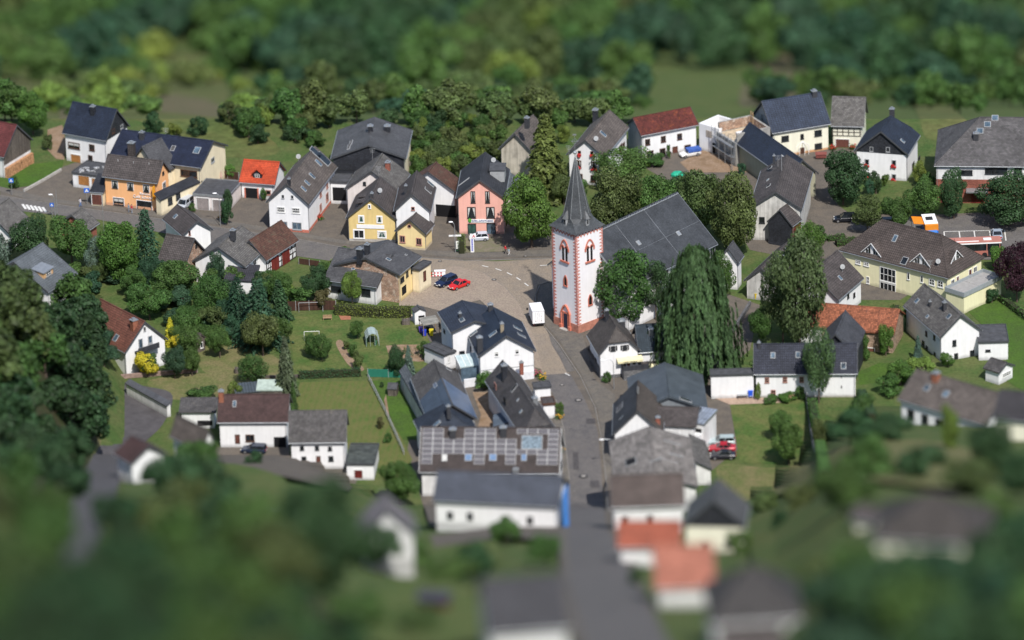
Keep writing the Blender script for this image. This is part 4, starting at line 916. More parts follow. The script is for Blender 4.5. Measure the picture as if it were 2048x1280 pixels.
X = H('half_timbered_barn', 'narrow grey-roofed barn with half-timbered strip above a brown garage door', (1661, 254), (1728, 255), (1742, 226), 4.2, ap=197, roof=FIBRE, wall=IVORY, cat='barn', win=[('S', 1685, 287, 26, 17, 'Rb')])
q0, e, n = X.wallpt('S', 1664, 264)
mb = MB()
q, e, n = X.wallpt('S', 1692, 264)
for k in (-2.6, -1.6, -.6, .5, 1.5, 2.6): mb.box(q + e * k + n * .03, e * .07, n * .03, V((0, 0, .75)))
for k in (-.75, 0, .75): mb.box(q + n * .045 + V((0, 0, k)), e * 2.7, n * .03, V((0, 0, .06)))
mb.build('timber_frame', TIMBER, X.root)
X = H('barn', 'whitewashed barn with patched brown roof, antenna and shed dormers, right of the church trees', (1612, 345), (1604, 420), (1500, 415), 6.2, ap=386, wall=DIRTY, roof=DBROWN, skirt=1, win=[('F', 1524, 440, 11, 12, 'd')], cat='barn', sky=[(2, 1540, 336, .9, .9, BLACK), (2, 1536, 360, .8, .5), (2, 1537, 372, .9, .9, BLACK)], chim=[(1, 1548, 318, .6, .4, CHIM)])
wire([X.org + X.P(X.L * .55, X.W * .5 , X.h + X.R), X.org + X.P(X.L * .55, X.W * .5, X.h + X.R + 3.5)], .04, 'antenna_mast', FGREY, None)
o_ = COL.objects[-1]; tag(o_, 'thin antenna mast on the ridge of the patched brown barn roof', 'antenna')
X = H('shed', 'tall dark slate-clad shed with red side boards in front of the whitewashed barn', (1598, 440), (1585, 454), (1536, 443), 4.2, ap=421, wall=DSLATE, roof=DBROWN, o=.15, cat='shed', rgable=None)
q = X.P(X.L / 2, .12, 2.1); mb = MB(); mb.box(q, X.U * (X.L / 2 - .15), X.V * .02, V((0, 0, 2.1))); mb.build('side_boards', REDB, X.root)
X = H('house', 'white house under deep blue hipped roof with dark slate gable and red flower boxes', (1842, 272), (1816, 311), (1708, 303), 5.2, ap=265, roof=DARKBLUE and tiles((.025, .035, .058), .34, .4, .2), gable=DSLATE, d1=2.0, k1=.3, trim=DZINC, chim=[(2, 1784, 228, 1.0, .8, CHIM)], sky=[(1, 1805, 282, .8, 1.0)],
  win=[('F', 1743, 298, 7, 9, 'g'), ('F', 1776, 299, 8, 10, 'g'), ('F', 1734, 324, 9, 12, 'gf'), ('F', 1788, 326, 9, 12, 'gf'), ('F', 1736, 350, 9, 12, 'gf'), ('F', 1788, 354, 9, 12, 'gf'), ('S', 1826, 331, 5, 12, 'd'), ('S', 1838, 318, 4, 12, 'd')])
X = H('school_building', 'large hall with weathered grey hipped roof and red brick lower wall at the right edge', (2150, 330), (1868, 333), (1912, 262), 7.2, rise=6.0, k0=0, d0=8, k1=0, d1=8, roof=tiles((.105, .10, .102), .45, .32, .3, moss=.3, mosscol=(.07, .068, .065), offset=.5), wall=WHITE2, skirt=2, plinth=(BRICK, 4.6), win=[('S', 1930, 345, 30, 10, 'd'), ('S', 2000, 342, 30, 12, 'd'), ('S', 1978, 342, 16, 12, 'd'), ('S', 2036, 342, 16, 12, 'd'), ('S', 1888, 376, 7, 12, 'd')], sky=[(1, 1990, 236, 1.2, 1.2), (1, 1960, 262, 1.2, 1.2), (1, 1975, 249, 1.2, 1.2)], cat='hall', chim=[(1, 1952, 277, 1, .9, CHIM)])
q, e, n = X.wallpt('S', 1955, 396); mb = MB(); mb.box(q + n * .9 + V((0, 0, 1.8)), e * 2.0, n * 1.0, V((0, 0, .12))); mb.build('canopy', ZINC, X.root)
mb = MB(); mb.box(q + n * .05, e * 1.1, n * .05, V((0, 0, 1.5))); dd = mb.build('door', REDB, X.root)
mb = MB()
for i in range(6): mb.box(q + n * (.6 + (5 - i) * .35) + V((0, 0, -3.3 + i * .28)), e * 1.9, n * (1.9 - .0) * .25 + n * 0, V((0, 0, .14)))
mb.build('steps', CONC, X.root)
# --- church
X = H('church', 'church nave with vast dark slate roof behind the white tower', (1437, 490), (1254, 578), (1094, 531), 8.2, rise=7.6, roof=tiles((.062, .068, .078), .3, .22, .18, offset=.5, rough=.65, spec=.3), wall=WHITE, cat='church', trim=ZINC, o=.5, win=[('S', 1330, 552, 14, 34, 'g'), ('S', 1365, 536, 14, 34, 'g'), ('S', 1400, 520, 14, 34, 'g'), ('S', 1425, 508, 10, 30, 'g')], sky=[(1, 1277, 486, .8, .9, ZINC), (1, 1357, 467, .8, .9, ZINC), (1, 1400, 510, .8, .9, ZINC)])
mb = MB()
for k in range(34): mb.box(X.P(X.L * (k + .5) / 34, X.W / 2 - .35, X.h + X.R + .12), X.U * .12, X.V * .10, V((0, 0, .12)))
mb.prism([X.P(0, X.W / 2 - .42, X.h + X.R + .0), X.P(0, X.W / 2 - .30, X.h + X.R + .1), X.P(0, X.W / 2 - .30, X.h + X.R + .14), X.P(0, X.W / 2 - .42, X.h + X.R + .04)], X.U * X.L); mb.build('snow_hooks', ZINC, X.root)
mb = MB(); a = X.P(.3, X.W * .22, X.h + X.R * .44 + .25); b = X.P(X.L - .3, X.W * .22, X.h + X.R * .44 + .25); mb.tube(a, b, .03, n=4)
for k in (.3, .62): mb.tube(X.P(X.L * k, X.W / 2 - .2, X.h + X.R * .97 + .25), X.P(X.L * k, .2, X.h + .4), .022, n=4)
mb.build('lightning_rod', ZINC, X.root)
CH = X
H('sacristy', 'small white sacristy with slate roof at the right end of the church', (1482, 512), (1477, 527), (1436, 522), 5.2, ap=498, roof=SLATE, cat='building', win=[('F', 1458, 548, 7, 12, 'g')])
def tower():
    b = ground(1157, 667); uL = (ground(1104, 641.5) - b); uR = (ground(1208, 644.5) - b)
    aL = math.atan2(uL.y, uL.x); aR = math.atan2(uR.y, uR.x); th = (aL + (aR + math.pi / 2)) / 2
    U = V((math.cos(th), math.sin(th), 0)); W_ = V((math.sin(th), -math.cos(th), 0)); Z = V((0, 0, 1)); w = 6.15; hT = 18.6
    root = empty('church_tower', b, 'white church tower with salmon corner stones and dark spire', 'church tower')
    P = lambda i, j, k: U * i + W_ * j + Z * k
    mb = MB(); mb.prism([P(0, 0, -1), P(w, 0, -1), P(w, w, -1), P(0, w, -1)], Z * (hT + 1)); mb.build('wall', plaster((.82, .80, .82), .08), root)
    mb = MB(); e = .1
    for (i0, i1, j0, j1) in ((-e, w + e, -e, 0), (-e, w + e, w, w + e), (-e, 0, 0, w), (w, w + e, 0, w)): mb.prism([P(i0, j0, -1), P(i1, j0, -1), P(i1, j1, -1), P(i0, j1, -1)], Z * 2.5)
    mb.build('plinth', plain((.50, .22, .16), .85, .25, 1.2), root)
    # quoins
    mb = MB(); z = 1.6; k = 0
    while z < hT - .25:
        l1, l2 = (.70, .30) if k % 2 else (.30, .70)
        for ci, cj in ((0, 0), (w, 0), (0, w), (w, w)):
            si = 1 if ci == 0 else -1; sj = 1 if cj == 0 else -1
            i0, i1 = sorted((ci - si * .05, ci + si * l1)); j0, j1 = sorted((cj - sj * .05, cj + sj * .0)); mb.prism([P(i0, j0, z), P(i1, j0, z), P(i1, j1, z), P(i0, j1, z)], Z * .19)
            i0, i1 = sorted((ci - si * .047, ci)); j0, j1 = sorted((cj, cj + sj * l2)); mb.prism([P(i0, j0, z), P(i1, j0, z), P(i1, j1, z), P(i0, j1, z)], Z * .19)
        z += .31; k += 1
    mb.build('quoins', SALMON, root)
    faces = [(P(0, 0, 0), U, -W_), (P(0, 0, 0), W_, -U), (P(0, w, 0), U, W_), (P(w, 0, 0), W_, U)]
    for o0, e, n in faces:   # zigzag frieze
        mb = MB(); N = 7; x0 = .45; dx = (w - .9) / N
        for i in range(N):
            a = x0 + i * dx; pts = [(a, hT - 1.0), (a + dx / 2, hT - .45), (a + dx, hT - 1.0)]
            for (xa, za), (xb, zb) in zip(pts, pts[1:]):
                mb.prism([o0 + e * xa + Z * za, o0 + e * xb + Z * zb, o0 + e * xb + Z * (zb + .22), o0 + e * xa + Z * (za + .22)], n * .09)
        mb.build('zigzag_frieze', SALMON, root)
    def arc(mb, o0, e, n, cx, zb, r, hh, wd, out=.1, pointed=True, seg=8):
        L_ = []; N2 = seg
        for i in range(N2 + 1):
            t = i / N2
            if pointed:
                x = -r + r * t; zz = hh * math.sin(t * math.pi / 2) ** .9
            L_.append((x, zz))
        L_ = L_ + [(-x, zz) for x, zz in L_[-2::-1]]
        for (xa, za), (xb, zb2) in zip(L_, L_[1:]):
            k = (r + wd) / r; k2 = (hh + wd) / hh
            q = [o0 + e * (cx + xa) + Z * (zb + za), o0 + e * (cx + xb) + Z * (zb + zb2), o0 + e * (cx + xb * k) + Z * (zb + zb2 * k2), o0 + e * (cx + xa * k) + Z * (zb + za * k2)]
            mb.prism(q, n * out)
    LF = 0 if faces[0][2].x < faces[1][2].x else 1
    for fi, (o0, e, n) in enumerate(faces):
        cx = w / 2 - (.12 if fi == 0 else 0)
        zs = hT - 6.0
        mb = MB(); arc(mb, o0, e, n, cx, zs + 2.6, .85, 1.3, .28, .16)
        for sg in (-1, 1): arc(mb, o0, e, n, cx + .43 * sg, zs + 2.6, .24, .35, .14, .13, seg=5)
        for sg in (-1, 1): mb.box(o0 + e * (cx + 1.0 * sg) + Z * (zs + 2.35) + n * .08, e * .14, n * .08, Z * .28)
        mb.box(o0 + e * cx + Z * (zs + .0) + n * .12, e * 1.1, n * .13, Z * .14)
        f = mb.build('belfry_window', SALMON, root)
        for sg in (-1, 1):
            mb = MB(); pts = [(-.24, 0), (.24, 0), (.24, 2.6), (0, 2.95), (-.24, 2.6)]
            mb.prism([o0 + e * (cx + .43 * sg + x) + Z * (zs + .15 + z) for x, z in pts], n * .03); mb.build('louvre', DARK, f)
        if fi < 2:
            zz = 8.2 if fi == LF else 4.6; cz = cx if fi == LF else w * .47
            mb = MB()
            if fi == 0 or True:
                arc(mb, o0, e, n, cz, zz + 1.0, .34, .75, .16, .12, seg=6); 
                for sg in (-1, 1): mb.box(o0 + e * (cz + .42 * sg) + Z * (zz + .45) + n * .06, e * .08, n * .06, Z * .56)
                mb.box(o0 + e * cz + Z * (zz - .15) + n * .08, e * .52, n * .09, Z * .1)
                f = mb.build('lancet_window', SALMON, root); mb = MB(); pts = [(-.34, 0), (.34, 0), (.34, 1.0), (.2, 1.5), (0, 1.75), (-.2, 1.5), (-.34, 1.0)]
                mb.prism([o0 + e * (cz + x) + Z * (zz - .05 + z) for x, z in pts], n * .03); mb.build('pane', GLASS, f)
    o0, e, n = faces[1]; # west portal on the left face
    o0, e, n = (faces[0] if faces[0][2].x < faces[1][2].x else faces[1])
    cx = w * .5
    mb = MB(); arc(mb, o0, e, n, cx, 2.9, .95, 1.35, .3, .3, seg=9)
    for sg in (-1, 1):
        mb.tube(o0 + e * (cx + 1.1 * sg) + n * .18 + Z * .3, o0 + e * (cx + 1.1 * sg) + n * .18 + Z * 2.9, .14, n=8); mb.box(o0 + e * (cx + 1.1 * sg) + n * .2 + Z * .25, e * .3, n * .25, Z * .5)
        mb.box(o0 + e * (cx + .62 * sg) + n * .09 + Z * 1.6, e * .12, n * .09, Z * 1.5)
    mb.box(o0 + e * cx + n * .09 + Z * 3.0, e * .72, n * .09, Z * .12)
    pt = mb.build('portal', plain((.62, .20, .13), .75, .1, 2), root)
    mb = MB(); mb.box(o0 + e * cx + n * .14 + Z * 1.55, e * .5, n * .03, Z * 1.4); mb.build('door', plain((.02, .025, .05), .5), pt)
    mb = MB(); mb.box(o0 + e * cx + n * .5, e * .9, n * .45, Z * .14); mb.build('step', CONC, root)
    # spire: flared square eave to octagon to point
    mb = MB(); c = P(w / 2, w / 2, 0); rings = []
    def sq(hw, z, k=0):   # octagonal ring: k=0 square, 1 regular octagon
        r = []
        for i in range(8):
            a = math.pi / 4 * i + math.pi / 8
            q = (i // 2)   # corner quadrant
            ca = math.pi / 4 + math.pi / 2 * q; corner = (math.copysign(1, round(math.cos(ca), 3)), math.copysign(1, round(math.sin(ca), 3)))
            oc = (math.cos(a) / math.cos(math.pi / 8), math.sin(a) / math.cos(math.pi / 8))
            x = corner[0] * (1 - k) + oc[0] * k; y = corner[1] * (1 - k) + oc[1] * k
            # shift the two points of a corner slightly apart at k=0
            r.append(c + U * (x * hw + (oc[0] - corner[0]) * .02 * (1 - k)) + W_ * (y * hw + (oc[1] - corner[1]) * .02 * (1 - k)) + Z * z)
        return r
    prof = [(w / 2 + .42, hT - .12, 0), (2.75, hT + .62, .15), (2.4, hT + 1.25, .55), (2.32, hT + 1.9, .95), (2.14, hT + 2.7, 1), (.10, hT + 12.4, 1)]
    for pr in prof: rings.append(sq(*pr))
    vs = []; 
    for r in rings: vs += [tuple(p) for p in r]
    k0 = 0
    mb.v = vs
    for j in range(len(rings) - 1):
        for i in range(8):
            i2 = (i + 1) % 8; mb.f.append((j * 8 + i, j * 8 + i2, (j + 1) * 8 + i2, (j + 1) * 8 + i)); mb.m.append(0)
    mb.f.append(tuple(range(7, -1, -1))); mb.m.append(0)
    sp = mb.build('spire', tiles((.085, .092, .10), .3, .2, .2, moss=.1, mosscol=(.12, .12, .11), offset=.5, rough=.5), root)
    for r1, r2 in zip(rings[3:], rings[4:]):
        mb = MB()
        for i in range(8): mb.tube(r1[i], r2[i], .05, n=4)
        mb.build('spire_hip', ZINC, sp)
    for o0, e, n in faces:
        mb = MB(); q = o0 + e * (w / 2) - n * .62 + Z * (hT + .85)
        mb.box(q + Z * .35, e * .3, n * .35, Z * .6); dm = mb.build('spire_dormer', FGREY, root); mb = MB()
        ap = q + Z * 2.5 - n * .3
        base = [q + e * .42 + n * .5 + Z * .95, q - e * .42 + n * .5 + Z * .95, q - e * .42 - n * .6 + Z * .95, q + e * .42 - n * .6 + Z * .95]
        for i in range(4): mb.poly([base[i], base[(i + 1) % 4], ap])
        mb.poly(base); mb.build('dormer_roof', plain((.17, .175, .18), .6, .2), dm); mb = MB(); mb.box(q + Z * .4 + n * .36, e * .16, n * .02, Z * .4); mb.build('opening', DARK, dm)
        mb = MB(); mb.tube(ap, ap + Z * .6, .03, n=4); mb.build('finial', ZINC, dm)
    t = c + Z * (hT + 12.2); mb = MB(); mb.tube(t, t + Z * 1.0, .09, .05); mb.ball(t + Z * 1.1, .33); mb.tube(t + Z * 1.4, t + Z * 4.4, .05, .03)
    mb.box(t + Z * 3.2, (U - W_).normalized() * .65, (U + W_).normalized() * .04, Z * .05); mb.box(t + Z * 4.4, (U - W_).normalized() * .3, (U + W_).normalized() * .03, Z * .12)
    for a in range(8): mb.tube(t + Z * 3.2 + ((U - W_).normalized() * math.cos(a * .785) + Z * math.sin(a * .785)) * .45, t + Z * 3.2 + ((U - W_).normalized() * math.cos((a + 1) * .785) + Z * math.sin((a + 1) * .785)) * .45, .03, n=4)
    mb.build('weather_cross', ZINC, root)
    return root
tower()
# --- restaurant
X = H('restaurant', 'white inn with steep brown half-hipped roof, shuttered windows and balcony at the street corner', (1172, 672), (1197, 712), (1281, 703), 4.5, ap=664, k0=.5, d0=1.9, k1=.6, d1=1.6, roof=tiles((.085, .075, .07), .34, .3, .2), wall=WHITE, cat='inn', plinth=(GSTONE, .6), chim=[(1, 1214, 640, 1.8, .6, DSLATE), (2, 1243, 650, .8, 1.1, CHIM)], skirt=1,
  win=[('F', 1226, 697, 9, 10, 'Msd'), ('F', 1249.5, 695, 9, 10, 'Msd'), ('F', 1257, 724, 6, 16, 'bDb'), ('F', 1249, 724, 5, 15, 'd'), ('F', 1268, 722, 5, 12, 'd'), ('S', 1178, 698, 3, 7, 'd'), ('S', 1182, 705, 3, 7, 'd'), ('S', 1187, 713, 3, 7, 'd'), ('S', 1192, 720, 3, 7, 'd')])
mb = MB(); mb.prism([X.P(X.o, X.o - .05, -1), X.P(X.L - X.o, X.o - .05, -1), X.P(X.L - X.o, X.o - .05, 2.0), X.P(X.o, X.o - .05, 2.0)], X.V * .05); mb.build('stone_base', GSTONE, X.root)
q, e, n = X.wallpt('F', 1258, 713)
mb = MB(); mb.prism([q - e * 2.2, q + e * 2.2, q + e * 2.2 + n * 1.0 - V((0, 0, .45)), q - e * 2.2 + n * 1.0 - V((0, 0, .45))], (0, 0, .06)); mb.box(q + n * 1.0 - V((0, 0, .58)), e * 2.2, n * .03, V((0, 0, .16))); aw = mb.build('awning', plain((.72, .66, .42), .8, .1), X.root)
text_mesh('Hotel - Gasthaus', .34, FDARK, aw, q + n * 1.05 - V((0, 0, .58)), e, (0, 0, 1), n, depth=.015)
q, e, n = X.wallpt('F', 1265, 742)
mb = MB(); mb.box(q + n * .9 + V((0, 0, -.6)) + e * .3, e * 2.2, n * .9, V((0, 0, 1.5))); tr = mb.build('terrace_base', GSTONE, X.root)
mb = MB(); mb.box(q + n * 1.78 + V((0, 0, 1.35)) + e * .3, e * 2.2, n * .04, V((0, 0, .45))); mb.box(q + n * .9 + V((0, 0, 1.35)) - e * 1.88, e * .04, n * .9, V((0, 0, .45))); mb.build('balcony_rail', DBOARD, X.root)
X = H('dining_wing', 'low white wing with dark blue roof and long cream awning, right of the inn', (1360, 700), (1277, 707), (1270, 668), 4.0, ap=652, roof=tiles((.035, .05, .065), .34, .4, .15), wall=WHITE, cat='inn', gut=True, chim=[(1, 1302, 667, .8, .8, ZINC)], win=[('S', 1300, 743, 10, 12, 'd'), ('S', 1320, 740, 12, 12, 'd')])
q, e, n = X.wallpt('S', 1312, 722); mb = MB(); mb.box(q + n * .3, e * 2.6, n * .5, V((0, 0, .08))); mb.build('canopy', DBROWN, X.root)
mb = MB(); p0 = q + n * .6 - V((0, 0, .15)); mb.prism([p0 - e * 2.2, p0 + e * 2.9, p0 + e * 2.9 + n * 1.7 - V((0, 0, .7)), p0 - e * 2.2 + n * 1.7 - V((0, 0, .7))], (0, 0, .07)); mb.build('awning', plain((.74, .68, .44), .8, .1), X.root)
# --- right of church
X = H('cottage', 'small brown roofed cottage with skylights beside the dark slate shed', (1592, 506), (1557, 572), (1494, 556), 3.4, ap=538, roof=DBROWN, wall=DIRTY, sky=[(1, 1558, 516, .5, 1.1), (1, 1565, 508, .5, 1.1), (1, 1574, 500, .5, 1.1)], win=[('F', 1540, 583, 9, 9, '')])
X = H('house', 'white house with plain brown roof and satellite dish between the birch and the yellow building', (1729, 558), (1677, 602), (1572, 585), 4.3, rise=4.4, roof=DBROWN, dish=[(1, 1685, 543)], sky=[(1, 1680, 556, .7, 1.0)], win=[('S', 1708, 590, 4, 9, 'd'), ('S', 1696, 592, 4, 9, 'd')])
X = H('community_building', 'large pale yellow building with brown hipped roof and three white triangular dormers', (1677, 503), (1896, 558), (1972, 517), 5.2, ap=484, k0=0, d0=5.2, k1=0, d1=5.2, roof=tiles((.085, .068, .062), .4, .45, .15), wall=LEMON, cat='building', sky=[(1, 1790, 477, .8, 1.4), (1, 1809, 522, 1.2, 1.5, GLASS)], dish=[(1, 1876, 532)],
  win=[('S', 1716.5, 524, 10, 8, 'm'), ('S', 1733, 528, 10, 8, 'm'), ('S', 1736, 560, 6, 14, 'm'), ('S', 1776, 550, 31, 28, '4'), ('S', 1776, 582, 31, 32, '4'), ('S', 1817, 552, 5, 14, ''), ('S', 1844, 558, 5, 14, ''), ('S', 1864, 564, 11, 13, 'm'), ('S', 1881, 568, 11, 13, 'm'), ('F', 1905, 565, 8, 13, ''), ('F', 1915, 563, 6, 22, 'D'), ('F', 1940, 549, 7, 22, 'D'), ('F', 1950, 539, 8, 12, '')])
dormer(X, 1, 1744, 508, 3.9, 1.9, roofm=tiles((.085, .068, .062), .4, .45, .15), tri=True); dormer(X, 1, 1842, 528, 3.9, 1.9, roofm=tiles((.085, .068, .062), .4, .45, .15), tri=True); dormer(X, 3, 1911, 520, 3.4, 1.7, roofm=tiles((.085, .068, .062), .4, .45, .15), tri=True)
flatbox('annex', 'flat-roofed pale yellow terrace wing in front of the large yellow building', (1893, 580), (1928, 593), (2000, 556), 3.3, wall=LEMON, roofm=plain((.33, .32, .31), .9), fascia=plain((.30, .33, .35), .6, .1), pr=.7)
X = H('house', 'white house with mottled grey roof and ivy on its corner, right of the orange roof', (1797, 615), (1880, 677), (1967, 664), 4.6, ap=632, roof=FIBRE, sky=[(1, 1834, 602, .9, 1.0), (1, 1898, 633, .9, 1.0), (1, 1855, 633, .7, .7)], chim=[(1, 1889, 620, 1.4, .6, CHIM), (1, 1860, 612, .8, .4, CHIM)], win=[('F', 1908.5, 686, 8, 12, 'd'), ('F', 1944, 707, 9, 13, 'd'), ('F', 1912, 713, 8, 13, 'd'), ('S', 1853, 667, 3, 10, 'd'), ('S', 1869, 675, 3, 10, 'd'), ('S', 1847, 686, 4, 9, 'd'), ('S', 1854, 698, 3, 12, 'd'), ('S', 1870, 710, 3, 11, 'd')])
flatbox('annex', 'flat grey-roofed white annex at the right gable of the mottled-roof house', (1957, 687), (2017, 684), (2019, 650), 3.3, wall=WHITE, win=[('S', 1976, 701, 10, 4, 'd')])
X = H('stable', 'long low barn with mottled orange tile roof and crumbling stone wall', (1592, 655), (1789, 670), (1817, 630), 3.6, rise=2.7, roof=ORANGET, wall=STONE, cat='barn', gut=False, trim=None, win=[('S', 1741, 703, 15, 14, 'Rb')])
mb = MB(); mb.prism([X.P(X.L - X.o + .04, X.o, -1), X.P(X.L - X.o - 4, X.o - .04, -1), X.P(X.L - X.o - 4, X.o - .04, 3.4), X.P(X.L - X.o + .04, X.o - .04, 3.4)], -X.V * .03); mb.build('plaster_face', WHITE2, X.root)
X = H('barn', 'steep dark slate roofed building in front of the orange tile roof', (1723, 664), (1711, 712), (1632, 706), 5.4, ap=670, roof=tiles((.07, .073, .085), .3, .22, .2, offset=.5), wall=DSLATE, cat='barn', gut=False)
X = H('farmhouse', 'long white farmhouse with ribbed blue-black roof facing the lawn', (1507, 751), (1715, 749), (1721, 713), 4.3, rise=3.9, roof=tiles((.038, .042, .06), .36, .45, .2, bump=1), cat='farmhouse', plinth=(CONC, .25), sky=[(1, 1546, 711, .8, 1.1), (1, 1596, 710, .8, 1.1), (1, 1687, 732, .9, 1.2)], chim=[(1, 1518, 694, .8, .5, CHIM)],
  win=[('S', 1534, 760, 9, 11, 'mp'), ('S', 1570, 759, 9, 11, 'mp'), ('S', 1603, 759, 9, 11, 'mp'), ('S', 1546.5, 786, 10, 13, 'mp'), ('S', 1603, 783, 10, 12, 'mp'), ('S', 1683, 754, 2, 4, 'O'), ('S', 1683, 774, 2, 5, 'O')])
flatbox('outbuilding', 'blank white outbuilding joined to the left end of the ribbed-roof farmhouse', (1421, 752), (1508, 749), (1509, 738), 4.3, win=[])
X = H('workshop', 'workshop with dark grey-blue sheet metal roof right of the street inn', (1405, 752), (1416, 820), (1262, 826), 4.6, rise=2.6, roof=METAL, wall=plaster((.2, .22, .24), .2), trim=METAL, cat='workshop', gut=False, sky=[(1, 1371, 800, .9, 2.2, GLASS)])
mb = MB(); mb.box(X.P(X.L * .85, X.W * .8, X.h + X.R * .42 + .1), X.U * 1.9, X.V * 3.2, V((0, 0, .06)) + X.V * 0); 
X2 = H('house', 'white-gabled house, dark slate on the street side and brown tiles on the other', (1326, 808), (1327, 869), (1225, 870), 5.2, ap=823, roof=tiles((.095, .08, .07), .3, .25, .25, moss=.1, offset=.5), chim=[(1, 1276, 788, 1.0, .25, ZINC), (1, 1316, 845, .9, .7, BRICK)], sky=[(2, 1240, 815, 2.2, 1.5, SLATE), (2, 1243, 836, .5, .9), (2, 1268, 782, .9, .5, FWHITE)])
mb = MB(); mb.prism([X2.P(-.03, X2.W + .03, X2.h + .2), X2.P(X2.L + .03, X2.W + .03, X2.h + .2), X2.P(X2.L + .03, X2.W / 2 + .2, X2.h + .2 + X2.R), X2.P(-.03, X2.W / 2 + .2, X2.h + .2 + X2.R)], (0, 0, .04)); mb.build('slate_covering', tiles((.04, .045, .055), .3, .25, .3, offset=.5), X2.root)
X = H('rear_wing', 'brown roofed wing with a flower balcony behind the white-gabled house', (1305, 850), (1392, 856), (1392, 815), 4.8, rise=1.6, roof=DBROWN, wall=WHITE2, gut=False, cat='building')
X = H('balcony_porch', 'small porch with blue-grey canopy and a balcony of red flowers', (1381, 838), (1408, 850), (1410, 822), 4.8, rise=.5, rp=1, roof=tiles((.25, .29, .36), .6, 2, .05), wall=WHITE2, o=.2, cat='porch', gut=False, trim=ZINC, win=[('S', 1394, 862, 18, 10, 'Of')])
q, e, n = X.wallpt('S', 1394, 870); mb = MB(); mb.box(q + n * .5, e * 1.0, n * .5, V((0, 0, .5))); mb.build('balcony', BRIGHT, X.root)
X = H('barn', 'weathered grey corrugated barn roof with lichen and missing sheets beside the road', (1386, 878), (1397, 976), (1230, 984), 4.4, ap=952, roof=tiles((.22, .20, .185), 1.1, .55, .3, moss=.3, mosscol=(.11, .10, .09), offset=.5), wall=WHITE2, cat='barn', gut=False, sky=[(1, 1345, 886, .3, 2.8, SLATE), (1, 1352, 911, .25, 2.4, METAL), (1, 1341, 922, .3, 2.4, RUSTT), (2, 1312, 920, .3, 2.4, SLATE), (2, 1262, 924, 2.5, 1.8, DARK)])
H('lean_to', 'low grey lean-to along the right side of the weathered barn', (1412, 885), (1424, 940), (1390, 942), 2.8, rise=1.6, rp=1, roof=FIBRE, wall=WHITE2, o=.2, cat='shed', gut=False)
# --- centre block
X = H('house', 'big white house with deep blue roof and twin gables on the inside of the bend', (1051, 644), (1072, 703), (957, 716), 5.1, ap=673, roof=tiles((.022, .032, .055), .34, .4, .12, rough=.6), wall=WHITE, plinth=(CONC, .2), chim=[(2, 960, 703, 2.6, .9, CHIM), (1, 1004, 658, 1.0, .6, plain((.3, .25, .18), .9)), (2, 981, 620, 1.0, .8, CHIM)], sky=[(2, 947, 667, .9, 1.6), (2, 986, 668, .9, 1.6), (1, 1035, 657, 1.0, 1.7), (1, 1043, 671, 1.0, 1.6)],
  win=[('F', 993, 708, 8, 10, 'k'), ('F', 1034, 703, 8, 10, 'k')])
q, e, n = X.wallpt('F', 1015, 740); mb = MB(); mb.box(q + n * .03 + V((0, 0, .4)), e * 4.6, n * .02, V((0, 0, .06))); mb.build('cornice', FGREY, X.root)
X = H('house_wing', 'white wing with slate-blue low roof on the garden side of the big white house', (874, 626), (902, 667), (1000, 655), 6.3, rise=1.6, roof=tiles((.035, .045, .07), .34, .4, .15), wall=WHITE, cat='house', sky=[(1, 924, 640, 1.4, .9)], chim=[(1, 920, 634, .7, .5, CHIM)], win=[('S', 880, 650, 4, 9, 'd'), ('S', 889, 662, 3, 6, 'd'), ('F', 924, 709, 11, 14, 'd'), ('F', 942, 697, 3, 9, 'd')])
X = H('conservatory', 'glass-roofed conservatory against the white gable wall', (921, 737), (965, 730), (956, 716), 2.6, rise=.9, rp=1, roof=plain((.45, .55, .56), .15, .1, 1, spec=.7), wall=GLASSB, o=.1, cat='conservatory', gut=False, trim=FWHITE)
mb = MB()
for k in range(5): mb.box(X.P(X.L * k / 4, X.W / 2, X.h + X.R / 2 + .22), X.U * .05, X.V * (X.W / 2) + V((0, 0, X.R / 2)), V((0, 0, .04)))
mb.build('glazing_bars', FWHITE, X.root)
strip('garden_wall', plain((.72, .73, .76), .9, .1), [(930, 775), (1066, 757)], .3, 1.5, structure=False); tag(COL.objects[-1], 'long whitewashed wall below the conservatory', 'wall')
flatbox('annex', 'flat black-roofed annex with small-paned door beside the garden beds', (857, 690), (888, 712), (904, 700), 2.9, win=[('F', 897, 718, 7, 14, 'M')])
X = H('carport', 'grey flat-roofed carport with bins beneath it', (836, 638), (846, 652), (880, 648), 2.3, rise=.15, rp=1, roof=plain((.28, .27, .24), .9, .3, 1), wall=WHITE2, o=.9, cat='carport', gut=False, trim=None)
X.wall.hide_render = False
bpy.data.objects.remove(X.wall)
mb = MB()
for i in (0.1, X.L - .1):
    for j in (.1, X.W - .1): mb.tube(X.P(i, j, -.3), X.P(i, j, X.h), .06, n=6)
mb.build('posts', WOOD, X.root)
H('shed', 'small white shed with dark pitched roof at the edge of the plaza', (820, 620), (828, 627), (853, 624), 2.3, rise=.6, rp=.5, roof=BITU, wall=WHITE, o=.15, cat='shed', gut=False, trim=None, win=[('F', 843, 636, 12, 10, 'O')])
X = H('barn', 'barn with old grey roof and a patch of blue sheet metal toward its front', (927, 748), (954, 839), (858, 850), 4.8, ap=810, roof=GREYT, wall=DIRTY, gable=DBROWN, cat='barn', sky=[(2, 871, 771, 1.6, .7, METALB), (1, 897, 738, 1.0, 1.0, BLACK)])
